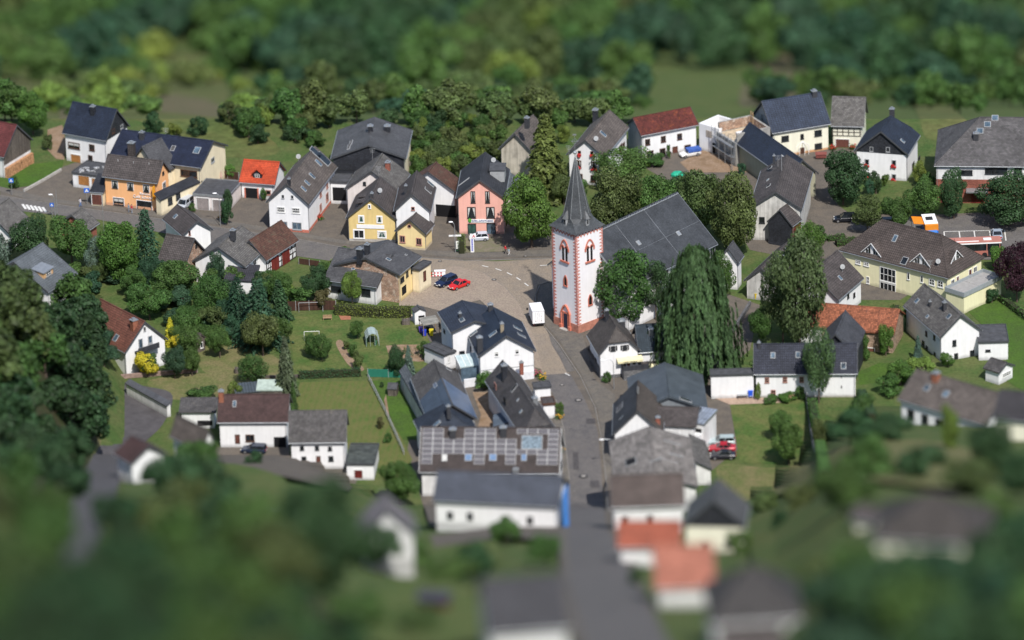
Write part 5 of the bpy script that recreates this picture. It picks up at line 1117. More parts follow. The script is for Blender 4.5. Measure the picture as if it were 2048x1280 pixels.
# metal section laid over the front half of the slopes
for sd in (0, 1):
    mb = MB(); hl = X.L * .52; t0 = X.h + .225; 
    if sd == 0: f = [X.P(-.05, -.05, t0), X.P(hl * .93, -.05, t0), X.P(hl * 1.12, X.W / 2, t0 + X.R), X.P(-.05, X.W / 2, t0 + X.R)]
    else: f = [X.P(-.05, X.W + .05, t0), X.P(hl * .93, X.W + .05, t0), X.P(hl * 1.12, X.W / 2, t0 + X.R), X.P(-.05, X.W / 2, t0 + X.R)]
    mb.prism(f, (0, 0, .05)); mb.build('metal_roofing', METALB if sd == 0 else tiles((.055, .075, .11), .5, 30, .05, rough=.5, bump=.4), X.root)
H('lean_to', 'grey lean-to roof on the garden side of the blue-patched barn', (818, 742), (850, 838), (862, 832), 3.2, rise=1.2, rp=1, roof=GREYBLUE, wall=DIRTY, o=.15, cat='shed', gut=False)
X = H('house', 'dark blue hipped roof tucked between the solar roof and the blue-patched barn', (935, 830), (958, 868), (846, 880), 4.6, rise=3.4, k0=.01, d0=3.5, k1=.0, d1=2.5, roof=tiles((.03, .04, .06), .34, .4, .15), wall=WHITE2, chim=[(2, 897, 826, 1.2, .6, CHIM)], sky=[(2, 874, 848, .9, 1.5)])
X = H('house', 'long narrow house with steep grey-brown roof and tall chimney beside the road', (1054, 752), (1114, 862), (1043, 874), 5.0, ap=830, roof=tiles((.075, .07, .072), .34, .36, .25, moss=.1), wall=WHITE2, chim=[(2, 1009, 757, 2.4, .9, DSLATE), (1, 1070, 806, .9, .8, ZINC), (1, 1043, 738, 1.2, .6, BRICK)], gable=None, sky=[(2, 1029, 776, .8, 1.7, BLACK), (2, 1036, 800, .4, .6), (2, 1042, 823, .6, .7)], k0=.35, d0=2.2, win=[('N', 1010, 800, 4, 14, 'd'), ('N', 991, 772, 4, 12, 'pDr')])
flatbox('porch', 'white flat-roofed porch between the narrow house and the road', (1065, 767), (1069, 777), (1102, 774), 2.4, wall=WHITE, cat='porch')
flatbox('porch', 'brown-topped white entrance porch further down the narrow house', (1082, 797), (1086, 810), (1110, 808), 2.6, wall=WHITE, roofm=DBROWN, cat='porch', fascia=FBROWN)
H('lean_to', 'small blue-grey ribbed lean-to roof in the courtyard', (981, 832), (986, 856), (1024, 856), 2.2, rise=.9, rp=1, roof=tiles((.10, .13, .17), .5, 30, .1, bump=1), wall=DIRTY, o=.15, cat='shed', gut=False)
X = H('house', 'wide brown-roofed building covered with solar panels in the middle foreground', (838, 946), (1119, 948), (1131, 893), 4.5, ap=857, roof=tiles((.065, .052, .05), .34, .4, .15), wall=WHITE2, trim=FWHITE, chim=[(1, 906, 872, 1.2, 1.0, CHIM), (1, 1007, 868, 1.2, 1.0, CHIM), (1, 1032, 950, 1.0, .9, ZINC)], sky=[(1, 889, 916, .9, 1.2, CURT), (1, 937, 915, 1.2, 1.2, plain((.14, .22, .36), .2)), (1, 986, 915, 1.2, 1.2, plain((.14, .22, .36), .2)), (1, 1048, 915, .9, 1.2, plain((.14, .22, .36), .2)), (1, 1064, 885, 3.4, 2.4, plain((.20, .27, .33), .3, .6, 3))], win=[('S', 880, 975, 12, 14, 'd'), ('S', 1000, 975, 12, 14, 'd'), ('S', 1060, 975, 12, 14, 'd'), ('F', 1122, 930, 3, 14, 'd')])
SOL = X
# solar modules: grid in roof coordinates
PV = plain((.095, .09, .10), .25, .08, .8, spec=.6); GRID = plain((.42, .42, .42), .4, .05)
cols13 = 13; cells = {}
for r in range(7):
    for c in range(cols13):
        on = False
        if r < 2: on = c in (0, 1, 4, 5, 6) or (c >= 9 and r == 0) or (c == 12)
        elif r in (2, 3): on = c <= 8 or c == 12
        elif r == 4: on = c <= 12
        elif r >= 5: on = c in (0, 5, 8, 11, 12)
        if r == 4 and c in (9, 10, 11): on = True
        cells[(r, c)] = on
n_ = 0
for (r, c), on in cells.items():
    if not on: continue
    u1 = X.L - .35 - c * (X.L - .7) / 13; u0 = u1 - (X.L - .7) / 13
    sl_ = math.hypot(X.W / 2, X.R); hgt = sl_ * .80 / 7; s0 = sl_ - .25 - (r + 1) * hgt; s1_ = s0 + hgt
    up_ = (X.V * (X.W / 2) + V((0, 0, X.R))).normalized(); nn = (X.V * -X.R + V((0, 0, X.W / 2))).normalized()
    q = X.P((u0 + u1) / 2, 0, X.h + .2) + up_ * ((s0 + s1_) / 2) + nn * .06
    mb = MB(); mb.box(q, X.U * (u1 - u0) / 2, up_ * hgt / 2, nn * .04); f = mb.build('solar_panel', GRID, X.root)
    mb = MB(); mb.box(q + nn * .045, X.U * ((u1 - u0) / 2 - .055), up_ * (hgt / 2 - .04), nn * .008); mb.build('solar_cells', PV, f)
# --- left side of the village
X = H('house', 'white house with red-brown tiled roof, brick chimney and small balcony, left edge of the wood', (160, 661), (250, 707), (336, 680), 4.6, ap=645, roof=tiles((.17, .07, .05), .34, .4, .2, moss=.1), chim=[(1, 268, 655, 1.4, 1.0, CHIMB)], sky=[(1, 232, 676, 1.0, 1.3)], win=[('F', 289, 658, 4, 8, 'g'), ('F', 300, 679, 8, 15, 'gB'), ('F', 281, 687, 8, 19, 'gB')])
q, e, n = X.wallpt('F', 290, 697); mb = MB(); mb.box(q + n * .6, e * 2.2, n * .6, V((0, 0, .08))); bl = mb.build('balcony', DBOARD, X.root); mb = MB(); mb.box(q + n * 1.18 + V((0, 0, .5)), e * 2.2, n * .03, V((0, 0, .45))); mb.build('balcony_rail', DBOARD, bl)
X = H('house', 'house with broad grey-blue roof and arched white dormer, half hidden in the left trees', (152, 547), (96, 586), (-34, 560), 4.0, rise=4.4, roof=GREYBLUE, win=[('S', 120, 592, 8, 10, 'd'), ('S', 138, 580, 8, 10, 'd')]); dormer(X, 1, 97, 552, 2.9, 1.0, 'shed', wallm=plain((.6, .36, .17), .8), roofm=ZINC)
X = H('cottage', 'small grey-brown roofed cottage in front of the silver van', (322, 440), (365, 473), (427, 461), 3.8, rise=2.2, roof=DBROWN, sky=[(1, 351, 433, .8, 1.0)], win=[('F', 379, 466, 4, 9, 'p')])
X = H('cottage', 'cottage with brown tiled roof and exposed brick gable below the street', (314, 522), (371, 531), (414, 503), 4.4, ap=479, roof=DBROWN, wall=EXPBRICK, win=[('F', 392, 492, 3, 6, 'd')])
X = H('house', 'farmhouse with lichen-grey roof and white walls beside the half-timbered barn', (532, 492), (491, 536), (386, 522), 4.0, rise=3.2, roof=FIBRE, wall=WHITE, chim=[(2, 466, 470, .9, .8, CHIM)], win=[('S', 509, 523, 4, 9, 'd'), ('S', 520, 513, 4, 9, 'd'), ('F', 440, 560, 8, 8, 'd')])
H('annex', 'low dark-roofed annex in front of the lichen-grey farmhouse', (449, 560), (510, 565), (512, 548), 2.4, rise=1.6, rp=1, roof=tiles((.045, .045, .055), .34, .4, .15), wall=WHITE, o=.2, gut=False, cat='building')
X = H('half_timbered_barn', 'half-timbered barn with rusty brown roof and dark red doors', (592, 481), (533, 523), (470, 508), 3.0, rise=3.2, roof=RUSTT, wall=WHITE, cat='barn')
P, L = X.P, X.L; mb = MB()
for k in range(9): mb.box(P(.5 + (L - 1) * k / 8, X.o - .03, 1.5), X.U * .08, X.V * .03, V((0, 0, 1.55)))
for z in (.15, 1.2, 2.2, 3.0): mb.box(P(L / 2, X.o - .045, z), X.U * (L / 2 - .45), X.V * .03, V((0, 0, .08)))
for k in (0, 2, 6, 7): mb.prism([P(.5 + (L - 1) * k / 8, X.o - .05, .2), P(.5 + (L - 1) * k / 8 + .15, X.o - .05, .2), P(.5 + (L - 1) * (k + 1) / 8, X.o - .05, 2.9), P(.5 + (L - 1) * (k + 1) / 8 - .15, X.o - .05, 2.9)], X.V * .03)
mb.build('timber_frame', TIMBER, X.root)
for k in (1.2, 4.1): mb = MB(); mb.box(P(.5 + (L - 1) * (k + 1.1) / 8, X.o - .10, 1.25), X.U * (L - 1) / 8 * 1.0, X.V * .03, V((0, 0, 1.25))); mb.build('barn_door', REDB, X.root)
X = H('house', 'rambling house with wide grey roof, yellow side wall and bare brick gable', (839, 514), (799, 551), (668, 530), 5.4, rise=2.2, roof=SLATE, wall=YELLOW2, gable=(EXPBRICK, 0), trim=DZINC, sky=[(1, 777, 519, .7, .9), (1, 812, 510, .4, .4, BLACK)], chim=[(2, 720, 517, 1.8, .9, DSLATE), (2, 735, 508, 1.8, .8, DSLATE)], win=[('S', 804, 559, 7, 10, 'd'), ('S', 824, 538, 5, 14, 'd'), ('S', 814, 548, 4, 11, 'd'), ('S', 808, 580, 8, 16, 'O')])
X = H('house_wing', 'front wing of the rambling house with long lichened roof above the garden', (648, 560), (754, 576), (812, 520), 3.5, rise=3.5, roof=SLATE, wall=WHITE2, o=.5, sky=[(1, 708, 535, .7, 1.2)], win=[('S', 672, 578, 20, 12, 'd'), ('S', 732, 585, 18, 14, 'd')])
flatbox('annex', 'cream flat-roofed annex with grey doors beside the barrier', (856, 524), (838, 541), (826, 536), 4.4, wall=CREAM, win=[('S', 849, 552, 5, 20, 'Db')])
H('barn', 'grey roofed barn at the left edge below the street', (55, 440), (20, 470), (-60, 455), 3.4, rise=3.6, roof=FIBRE, cat='barn')
H('outbuilding', 'low grey roof with brick end below the crossing sign', (196, 447), (178, 462), (112, 450), 2.4, rise=2.4, roof=FIBRE, wall=BRICK, cat='building')
X = H('barn', 'stone barn with red tiled roof and boarded gable beside the firewood, left edge', (-70, 300), (8, 316), (62, 280), 4.2, ap=252, roof=tiles((.13, .035, .035), .34, .4, .2), wall=WHITE2, cat='barn', gable=(BOARD, 2.5), skirt=2)
q0 = X.P(X.o - .05, X.o, 0); mb = MB(); rs = random.Random(3)
for j in range(11):
    for i in range(28):
        mb.tube(X.P(X.o - .75, X.o + .15 + i * (X.W - .9) / 28, .1 + j * .21 - .3), X.P(X.o - .1 + 0 - .02, X.o + .15 + i * (X.W - .9) / 28, .1 + j * .21 - .3), .12, n=6)
tag(mb.build('firewood_stack', plain((.55, .30, .16), .9, .5, 3), None, X.org), 'long stack of cut firewood against the barn gable', 'firewood')
# --- lower left cluster
X = H('barn', 'white farm building with maroon-brown roof above the lower gardens', (434, 846), (577, 846), (581, 806), 4.6, ap=790, roof=MAROON, cat='barn', chim=[(1, 443, 800, 1.6, .8, CHIMB)], sky=[(1, 469, 808, .6, 1.2)], win=[('S', 475, 878, 10, 18, 'bDb'), ('S', 500, 876, 18, 14, 'b'), ('S', 560, 886, 24, 24, 'O')])
X = H('house', 'two-storey white house with dark grey tiled roof and small windows, lower left', (577, 888), (693, 886), (701, 850), 4.9, ap=822, roof=GREYT, win=[('S', 604, 896, 8, 8, 'd'), ('S', 634, 896, 8, 8, 'd'), ('S', 660, 897, 8, 8, 'd'), ('S', 608, 918, 10, 10, 'd'), ('S', 662, 917, 10, 10, 'd'), ('S', 637, 921, 9, 18, 'bDb')])
flatbox('garage', 'white garage with mossy dark flat roof and red door, lower left', (692, 930), (748, 930), (760, 890), 2.8, win=[('S', 717, 948, 16, 16, 'Rr')], roofm=plain((.07, .08, .075), .9, .4, .8), cat='garage')
H('house', 'small house with tall white gable and brown roof among the lower left trees', (345, 872), (405, 905), (432, 892), 4.2, rise=3.4, roof=BROWNT)
H('outbuilding', 'low white outbuilding with open shed front left of the maroon roof', (358, 826), (432, 826), (434, 806), 3.0, rise=.9, rp=1, roof=GREYT, wall=WHITE, win=[('S', 410, 846, 30, 10, 'O')], cat='building', gut=False)
H('carport', 'pale green corrugated shelter among scrap by the tall spruce', (512, 782), (565, 782), (568, 766), 1.8, rise=.5, rp=1, roof=plain((.42, .50, .44), .6, .2, 1), wall=BOARD, o=.15, cat='shed', gut=False, trim=None)
H('shed', 'low grey sheet-metal shed roof in front of the spruce', (470, 788), (522, 784), (516, 770), 1.6, rise=.5, rp=1, roof=METAL, wall=BOARD, o=.15, cat='shed', gut=False, trim=None)
H('shelter', 'long dark lean-to roof along the lane at the left', (330, 815), (250, 768), (258, 764), 2.0, rise=.5, rp=1, roof=tiles((.09, .095, .11), .5, 30, .1), wall=WHITE2, o=.15, cat='shed', gut=False, trim=None)
H('garden_hut', 'old wooden garden hut with mossy roof under the conifers', (372, 672), (394, 684), (410, 676), 2.2, rise=1.0, roof=BROWNT, wall=BOARD, o=.2, cat='hut', gut=False, trim=None, win=[('F', 403, 690, 5, 12, '')])
H('henhouse', 'little wooden henhouse with tarred roof on the striped lawn', (774, 779), (794, 780), (797, 770), 1.3, rise=.6, roof=BITU, wall=BOARD, o=.12, cat='hut', gut=False, trim=None)
# --- blurred foreground houses
X = H('house', 'blurred white house with long slate-blue roof and a blue tarpaulin at its corner', (866, 1002), (1117, 1016), (1130, 968), 4.4, rise=3.4, roof=tiles((.075, .085, .11), .34, .4, .12), skirt=3, win=[('S', 900, 1030, 12, 14, 'd'), ('S', 940, 1032, 12, 14, 'd'), ('S', 1010, 1038, 12, 14, 'd'), ('S', 1060, 1040, 12, 14, 'd')])
mb = MB(); q = X.P(-.7, .6, 2.6)
for i in range(6): mb.box(q + X.V * (i * .55) + X.U * (.07 * math.sin(i * 2)), X.U * .06, X.V * .3, V((0, 0, 3.4)))
tag(mb.build('tarpaulin', plain((.06, .28, .75), .6, .15, 1), None, X.org), 'bright blue tarpaulin hung at the end of the slate-blue roofed house', 'tarpaulin')
X = H('house', 'blurred white house with wide brown roof on the right side of the road', (1370, 1012), (1222, 1018), (1224, 976), 4.6, rise=4.0, roof=tiles((.105, .082, .075), .34, .4, .15), skirt=3, win=[('S', 1250, 1038, 12, 12, 'd'), ('S', 1300, 1036, 12, 12, 'd')])
X = H('house', 'blurred pale cream house with dark gabled roof behind the terracotta roofs', (1503, 1010), (1490, 1056), (1366, 1054), 4.4, ap=1004, roof=SLATE, wall=IVORY, gable=DSLATE, skirt=3, win=[('F', 1410, 1088, 12, 12, 'd'), ('F', 1455, 1088, 12, 12, 'd')])
H('shed', 'blurred low building with flat terracotta roof beside the road', (1362, 1098), (1234, 1098), (1236, 1064), 3.4, ap=1044, roof=tiles((.36, .10, .06), .34, .4, .12), skirt=3, cat='building')
H('shed', 'blurred building with paler terracotta roof, lower and right of its neighbour', (1432, 1176), (1310, 1182), (1312, 1120), 3.2, ap=1094, roof=tiles((.42, .16, .11), .34, .4, .12), skirt=3, wall=WHITE2, cat='building')
H('house', 'blurred house with large dark hipped roof at the lower right of the road', (1610, 1240), (1420, 1250), (1405, 1170), 4.6, rise=6.5, k0=0, d0=4.5, k1=0, d1=4.5, roof=tiles((.062, .058, .058), .34, .4, .15), skirt=4)
H('house', 'blurred white-walled house at the bottom edge right of the road', (1570, 1310), (1440, 1316), (1436, 1270), 4.6, rise=3.4, roof=DBROWN, skirt=4)
H('house', 'blurred dark grey roofed house at the bottom edge left of the road', (1140, 1260), (975, 1275), (960, 1190), 4.6, ap=1160, roof=tiles((.06, .06, .068), .34, .4, .15), skirt=4)
H('house', 'blurred brown hipped house in the lower right gardens', (1975, 1090), (1740, 1080), (1770, 1010), 4.2, rise=5.5, k0=0, d0=6, k1=0, d1=6, roof=tiles((.064, .056, .052), .34, .4, .15), skirt=4, wall=IVORY)
H('annex', 'blurred low wing with pale walls left of the brown hipped house', (1745, 1050), (1700, 1040), (1715, 1010), 2.8, rise=1.4, roof=DBROWN, skirt=4, wall=IVORY, cat='building')
X = H('house', 'broad brown-roofed house with white walls, blurring at the right', (1960, 858), (1795, 800), (1850, 752), 4.4, rise=3.6, roof=BROWNT, skirt=2, sky=[(1, 1854, 776, 1.0, 1.2), (1, 1892, 788, 1.0, 1.2)], chim=[(1, 1872, 760, 1.2, 1.0, CHIMB)], win=[('S', 1822, 828, 12, 18, 'd'), ('S', 1850, 838, 12, 18, 'd'), ('S', 1878, 845, 12, 14, 'd')])
H('house', 'blurred ivory house with dark roof at the right edge', (2110, 850), (1985, 838), (2020, 790), 4.0, rise=3.0, roof=tiles((.05, .047, .052), .34, .4, .15), wall=IVORY, skirt=2)
H('garden_house', 'small white summer house with dark roof below the white annex', (1966, 738), (1998, 748), (2030, 732), 2.2, rise=1.2, roof=GREYT, wall=WHITE, o=.3, cat='hut', gut=False, win=[('F', 2013, 748, 18, 9, '4')])
X = H('house', 'blurred grey-roofed house with pale walls among the lower left trees', (716, 1040), (722, 1078), (832, 1070), 5.0, rise=4.6, roof=tiles((.19, .175, .185), .34, .4, .15), wall=WHITE2, skirt=4, win=[('F', 750, 1100, 12, 14, 'd'), ('F', 800, 1098, 12, 14, 'd')])
H('shed', 'blurred dark garden shed with a blue edge at the bottom left', (832, 1200), (896, 1206), (904, 1186), 2.2, rise=.8, roof=tiles((.06, .06, .09), .34, .4, .1), wall=REDB, skirt=3, cat='shed', gut=False)
H('hut', 'blurred little hut with pale roof left of the big dark tree', (528, 1030), (560, 1034), (570, 1016), 2.2, rise=.9, roof=ZINC, wall=WOOD, skirt=3, cat='hut', gut=False)
H('house', 'dark-roofed house by the lane among the lower left trees', (240, 905), (262, 930), (330, 905), 3.4, rise=2.2, roof=MAROON, skirt=3)
# far small houses

# ------------------------------------------------------------------ vehicles
RUB = plain((.015, .015, .016), .8); RIM = plain((.45, .46, .48), .35, .1, 3, .7); LAMPM = plain((.75, .76, .74), .15, .1); TAILM = plain((.4, .02, .02), .3, .1)
def loft(mb, secs, cap=True):
    k = len(mb.v); n = len(secs[0])
    for s_ in secs: mb.v += [tuple(p) for p in s_]
    for j in range(len(secs) - 1):
        for i in range(n):
            i2 = (i + 1) % n; mb.f.append((k + j * n + i, k + j * n + i2, k + (j + 1) * n + i2, k + (j + 1) * n + i)); mb.m.append(mb.mi)
    mb.f.append(tuple(k + i for i in range(n - 1, -1, -1))); mb.f.append(tuple(k + (len(secs) - 1) * n + i for i in range(n))); mb.m += [mb.mi] * 2
def car(px, py, head, col, label, L=4.3, W=1.75, Hh=1.45, kind='hatch', group=None, cat='car', name='parked_car'):
    g = ground(px, py, .08); g.z += 0; root = empty(name, g, label, cat, group, math.radians(head))
    paint = plain(col, .22, .04, 1, .1, .6); hl = L / 2
    zb = .62 * Hh
    def sec(x, zlo, zhi, hw): return [V((x, -hw * .92, zlo)), V((x, hw * .92, zlo)), V((x, hw, zlo + .18)), V((x, hw, zhi - .12)), V((x, hw * .90, zhi)), V((x, -hw * .90, zhi)), V((x, -hw, zhi - .12)), V((x, -hw, zlo + .18))]
    hw = W / 2
    mb = MB(); loft(mb, [sec(-hl, .38, zb * .82, hw * .86), sec(-hl + .15, .24, zb * .98, hw * .96), sec(-hl * .5, .2, zb * 1.02, hw), sec(hl * .35, .2, zb, hw), sec(hl * .72, .2, zb * .88, hw * .98), sec(hl - .15, .24, zb * .76, hw * .92), sec(hl, .38, zb * .6, hw * .80)])
    body = mb.build('body', paint, root, smooth=False)
    r0, r1 = {'hatch': (-.93, -.80), 'estate': (-.96, -.86), 'sedan': (-.66, -.36), 'van': (-.97, -.9)}[kind]
    f0, f1 = {'van': (.62, .30)}.get(kind, (.42, .10))
    mb = MB(); sq_ = lambda x0, x1, z, w_: [V((x0, -w_, z)), V((x1, -w_, z)), V((x1, w_, z)), V((x0, w_, z))]
    a, b = sq_(hl * r0, hl * f0, zb - .03, hw * .93), sq_(hl * r1, hl * f1, Hh - .05, hw * .76)
    loft(mb, [a, b]); mb.build('windows', GLASS, root)
    mb = MB(); t = sq_(hl * r1 - .03, hl * f1 + .03, Hh - .06, hw * .785); loft(mb, [t, [p + V((0, 0, .07)) for p in [v_ * 1 for v_ in t]]])
    for sg in (-1, 1):
        for (x0, x1) in ((r0, r1), (f0, f1), ((r0 * .45 + f0 * .55) - .0, (r1 * .45 + f1 * .55))):
            mb.tube(V((hl * x0, sg * hw * .93, zb - .03)), V((hl * x1, sg * hw * .77, Hh - .03)), .05, n=5)
    mb.build('roof', paint, root)
    for sx in (-.62, .62):
        for sg in (-1, 1):
            mb = MB(); mb.tube(V((hl * sx, sg * (hw - .17), .31)), V((hl * sx, sg * (hw + .02), .31)), .31, n=14); wl = mb.build('wheel', RUB, root); mb = MB(); mb.tube(V((hl * sx, sg * (hw + .021), .31)), V((hl * sx, sg * (hw + .035), .31)), .19, n=12); mb.build('rim', RIM, wl)
    for sg in (-1, 1):
        mb = MB(); mb.box(V((hl - .1, sg * hw * .62, zb * .68)), V((.07, 0, 0)), V((0, .17, 0)), V((0, 0, .08))); mb.build('headlight', LAMPM, root)
        mb = MB(); mb.box(V((-hl + .02, sg * hw * .66, zb * .8)), V((.05, 0, 0)), V((0, .14, 0)), V((0, 0, .1))); mb.build('tail_light', TAILM, root)
        mb = MB(); mb.box(V((hl * .40, sg * (hw + .08), zb + .08)), V((.05, 0, 0)), V((0, .1, 0)), V((0, 0, .07))); mb.build('mirror', paint, root)
    mb = MB(); mb.box(V((hl - .01, 0, .45)), V((.02, 0, 0)), V((0, .26, 0)), V((0, 0, .06))); mb.box(V((-hl + .01, 0, .5)), V((.02, 0, 0)), V((0, .26, 0)), V((0, 0, .06))); mb.build('number_plate', BRIGHT, root)
    return root
car(892, 569, 225, (.012, .02, .06), 'navy blue estate car parked beside the red car', 4.5, 1.75, 1.45, 'estate')
car(918, 575, 222, (.62, .02, .02), 'bright red coupe parked on the plaza corner', 4.2, 1.75, 1.3, 'sedan')
car(958, 481, 182, (.55, .58, .66), 'small silver hatchback in front of the pink pharmacy', 3.5, 1.6, 1.45, 'hatch')
car(370, 414, 245, (.50, .53, .58), 'silver people carrier in the driveway beside the orange bakery', 4.4, 1.8, 1.65, 'van', cat='people carrier', name='parked_van')
car(1690, 443, 178, (.012, .014, .02), 'black hatchback parked beside the small tree near the right yard', 4.1, 1.75, 1.5, 'hatch')
car(1768, 452, 178, (.012, .013, .016), 'black car mostly hidden behind two small trees', 3.9, 1.7, 1.45, 'hatch')
car(1994, 474, 90, (.36, .42, .50), 'silver-blue saloon in the marked bay above the bus', 4.3, 1.75, 1.4, 'sedan')
car(1443, 889, 178, (.42, .50, .52), 'silver estate parked above the red car, right of the barn', 4.6, 1.8, 1.45, 'estate')
car(1444, 902, 178, (.45, .02, .04), 'dark red saloon parked between the silver estate and the black car', 4.5, 1.8, 1.35, 'sedan')
car(1446, 917, 178, (.02, .02, .03), 'black car nearest the camera beside the red saloon', 4.3, 1.8, 1.4, 'sedan')
car(508, 905, 170, (.02, .03, .06), 'dark blue car in front of the maroon-roofed farm building', 4.3, 1.8, 1.4, 'estate')
pk = car(1380, 312, 200, (.7, .7, .7), 'white pickup with a blue cover outside the rusty red farmhouse', 4.0, 1.7, 1.3, 'estate')
mb = MB(); mb.abox(-2.0, .6, -.8, .8, .9, 1.42); mb.build('cover', plain((.05, .12, .42), .7, .2), pk)
def boxtruck(px, py, head, label):
    g = ground(px, py, .08); root = empty('box_truck', g, label, 'truck', None, math.radians(head)); p = plain((.86, .86, .88), .45, .03)
    mb = MB(); mb.abox(-2.6, 1.3, -1.05, 1.05, .75, 2.95); mb.build('cargo_box', p, root)
    mb = MB()
    for x0, x1, y0, y1, z0, z1 in ((-2.64, -2.6, -1.07, -.98, .7, 3.0), (-2.64, -2.6, .98, 1.07, .7, 3.0), (-2.64, -2.6, -.98, .98, 2.9, 3.0), (-2.66, -2.6, -1.07, 1.07, .66, .76), (-2.63, -2.6, -.02, .02, .76, 2.9)): mb.abox(x0, x1, y0, y1, z0, z1)
    mb.build('rear_frame', plain((.55, .55, .57), .5, .05), root)
    mb = MB()
    for y in (-.5, -.2, .2, .5): mb.abox(-2.66, -2.6, y - .015, y + .015, .9, 2.7)
    for y in (-.5, .5): mb.abox(-2.67, -2.6, y - .12, y + .12, 1.1, 1.16)
    mb.build('door_bars', FGREY, root)
    mb = MB(); loft(mb, [[V((1.4, -.95, .4)), V((1.4, .95, .4)), V((1.4, .9, 2.0)), V((1.4, -.9, 2.0))], [V((2.2, -.95, .4)), V((2.2, .95, .4)), V((2.2, .85, 1.95)), V((2.2, -.85, 1.95))], [V((3.1, -.9, .4)), V((3.1, .9, .4)), V((3.1, .8, 1.0)), V((3.1, -.8, 1.0))]]); mb.build('cab', p, root)
    mb = MB(); mb.box(V((2.68, 0, 1.52)), V((.4, 0, -.42)), V((0, .78, 0)), V((.02, 0, .02))); mb.build('windscreen', GLASS, root)
    mb = MB(); mb.abox(-2.6, 2.8, -.4, .4, .4, .74); mb.abox(-2.7, -2.55, -1.0, 1.0, .42, .58); mb.build('chassis', BLACK, root)
    for sx in (-1.6, 2.1):
        for sg in (-1, 1):
            mb = MB(); mb.tube(V((sx, sg * .75, .37)), V((sx, sg * 1.0, .37)), .37, n=14); wl = mb.build('wheel', RUB, root); mb = MB(); mb.tube(V((sx, sg * 1.001, .37)), V((sx, sg * 1.02, .37)), .2, n=12); mb.build('rim', RIM, wl)
    for sg in (-1, 1):
        mb = MB(); mb.box(V((2.2, sg * 1.25, 1.5)), V((.06, 0, 0)), V((0, .14, 0)), V((0, 0, .2))); mb.build('mirror', BLACK, root)
        mb = MB(); mb.abox(-2.7, -2.66, sg * .85 - .1, sg * .85 + .1, .44, .56); mb.build('tail_light', TAILM, root)
boxtruck(1073, 643, 98, 'plain white box truck seen from behind driving past the church tower')
def promo():
    g = ground(1862, 478, .08); root = empty('sales_van', g, 'orange, white and blue box van with its orange side flap open', 'van', None, math.radians(-86))
    orange = plain((.72, .24, .02), .5, .05); blue = plain((.02, .13, .5), .4, .05)
    mb = MB(); mb.abox(-3.9, 1.2, -1.15, 1.15, .6, 2.0); mb.build('lower_body', blue, root)
    mb = MB(); mb.abox(-3.9, 1.2, -1.17, 1.17, 2.0, 3.05); mb.build('upper_body', orange, root)
    mb = MB(); mb.abox(-3.95, .6, -1.2, 1.2, 3.06, 3.16); mb.build('roof', BRIGHT, root)
    mb = MB(); mb.abox(-2.2, -1.0, -.7, .5, 3.16, 3.35); mb.build('roof_unit', FDARK, root)
    mb = MB(); loft(mb, [[V((1.2, -1.05, .4)), V((1.2, 1.05, .4)), V((1.2, .95, 2.1)), V((1.2, -.95, 2.1))], [V((1.9, -1.0, .4)), V((1.9, 1.0, .4)), V((1.9, .9, 2.0)), V((1.9, -.9, 2.0))], [V((3.0, -.95, .4)), V((3.0, .95, .4)), V((3.0, .8, 1.1)), V((3.0, -.8, 1.1))]]); mb.build('cab', plain((.03, .2, .6), .3, .05), root)
    mb = MB(); mb.box(V((2.47, 0, 1.57)), V((.45, 0, -.36)), V((0, .85, 0)), V((.02, 0, .025))); mb.build('windscreen', GLASSB, root)
    mb = MB(); mb.box(V((-1.6, -2.1, 3.0)), V((1.7, 0, 0)), V((0, 1.0, -.12)), V((0, 0, .05))); mb.build('side_flap', orange, root)
    mb = MB(); mb.tube(V((.0, -3.0, 0)), V((.0, -3.0, 2.9)), .05, n=5); mb.tube(V((-3.2, -3.0, 0)), V((-3.2, -3.0, 2.9)), .05, n=5); mb.build('flap_support', FGREY, root)
    for sx in (-2.6, 2.0):
        for sg in (-1, 1):
            mb = MB(); mb.tube(V((sx, sg * .8, .37)), V((sx, sg * 1.05, .37)), .37, n=14); mb.build('wheel', RUB, root)
    for sg in (-1, 1):
        mb = MB(); mb.box(V((2.95, sg * .6, .85)), V((.06, 0, 0)), V((0, .2, 0)), V((0, 0, .1))); mb.build('headlight', LAMPM, root)
promo()
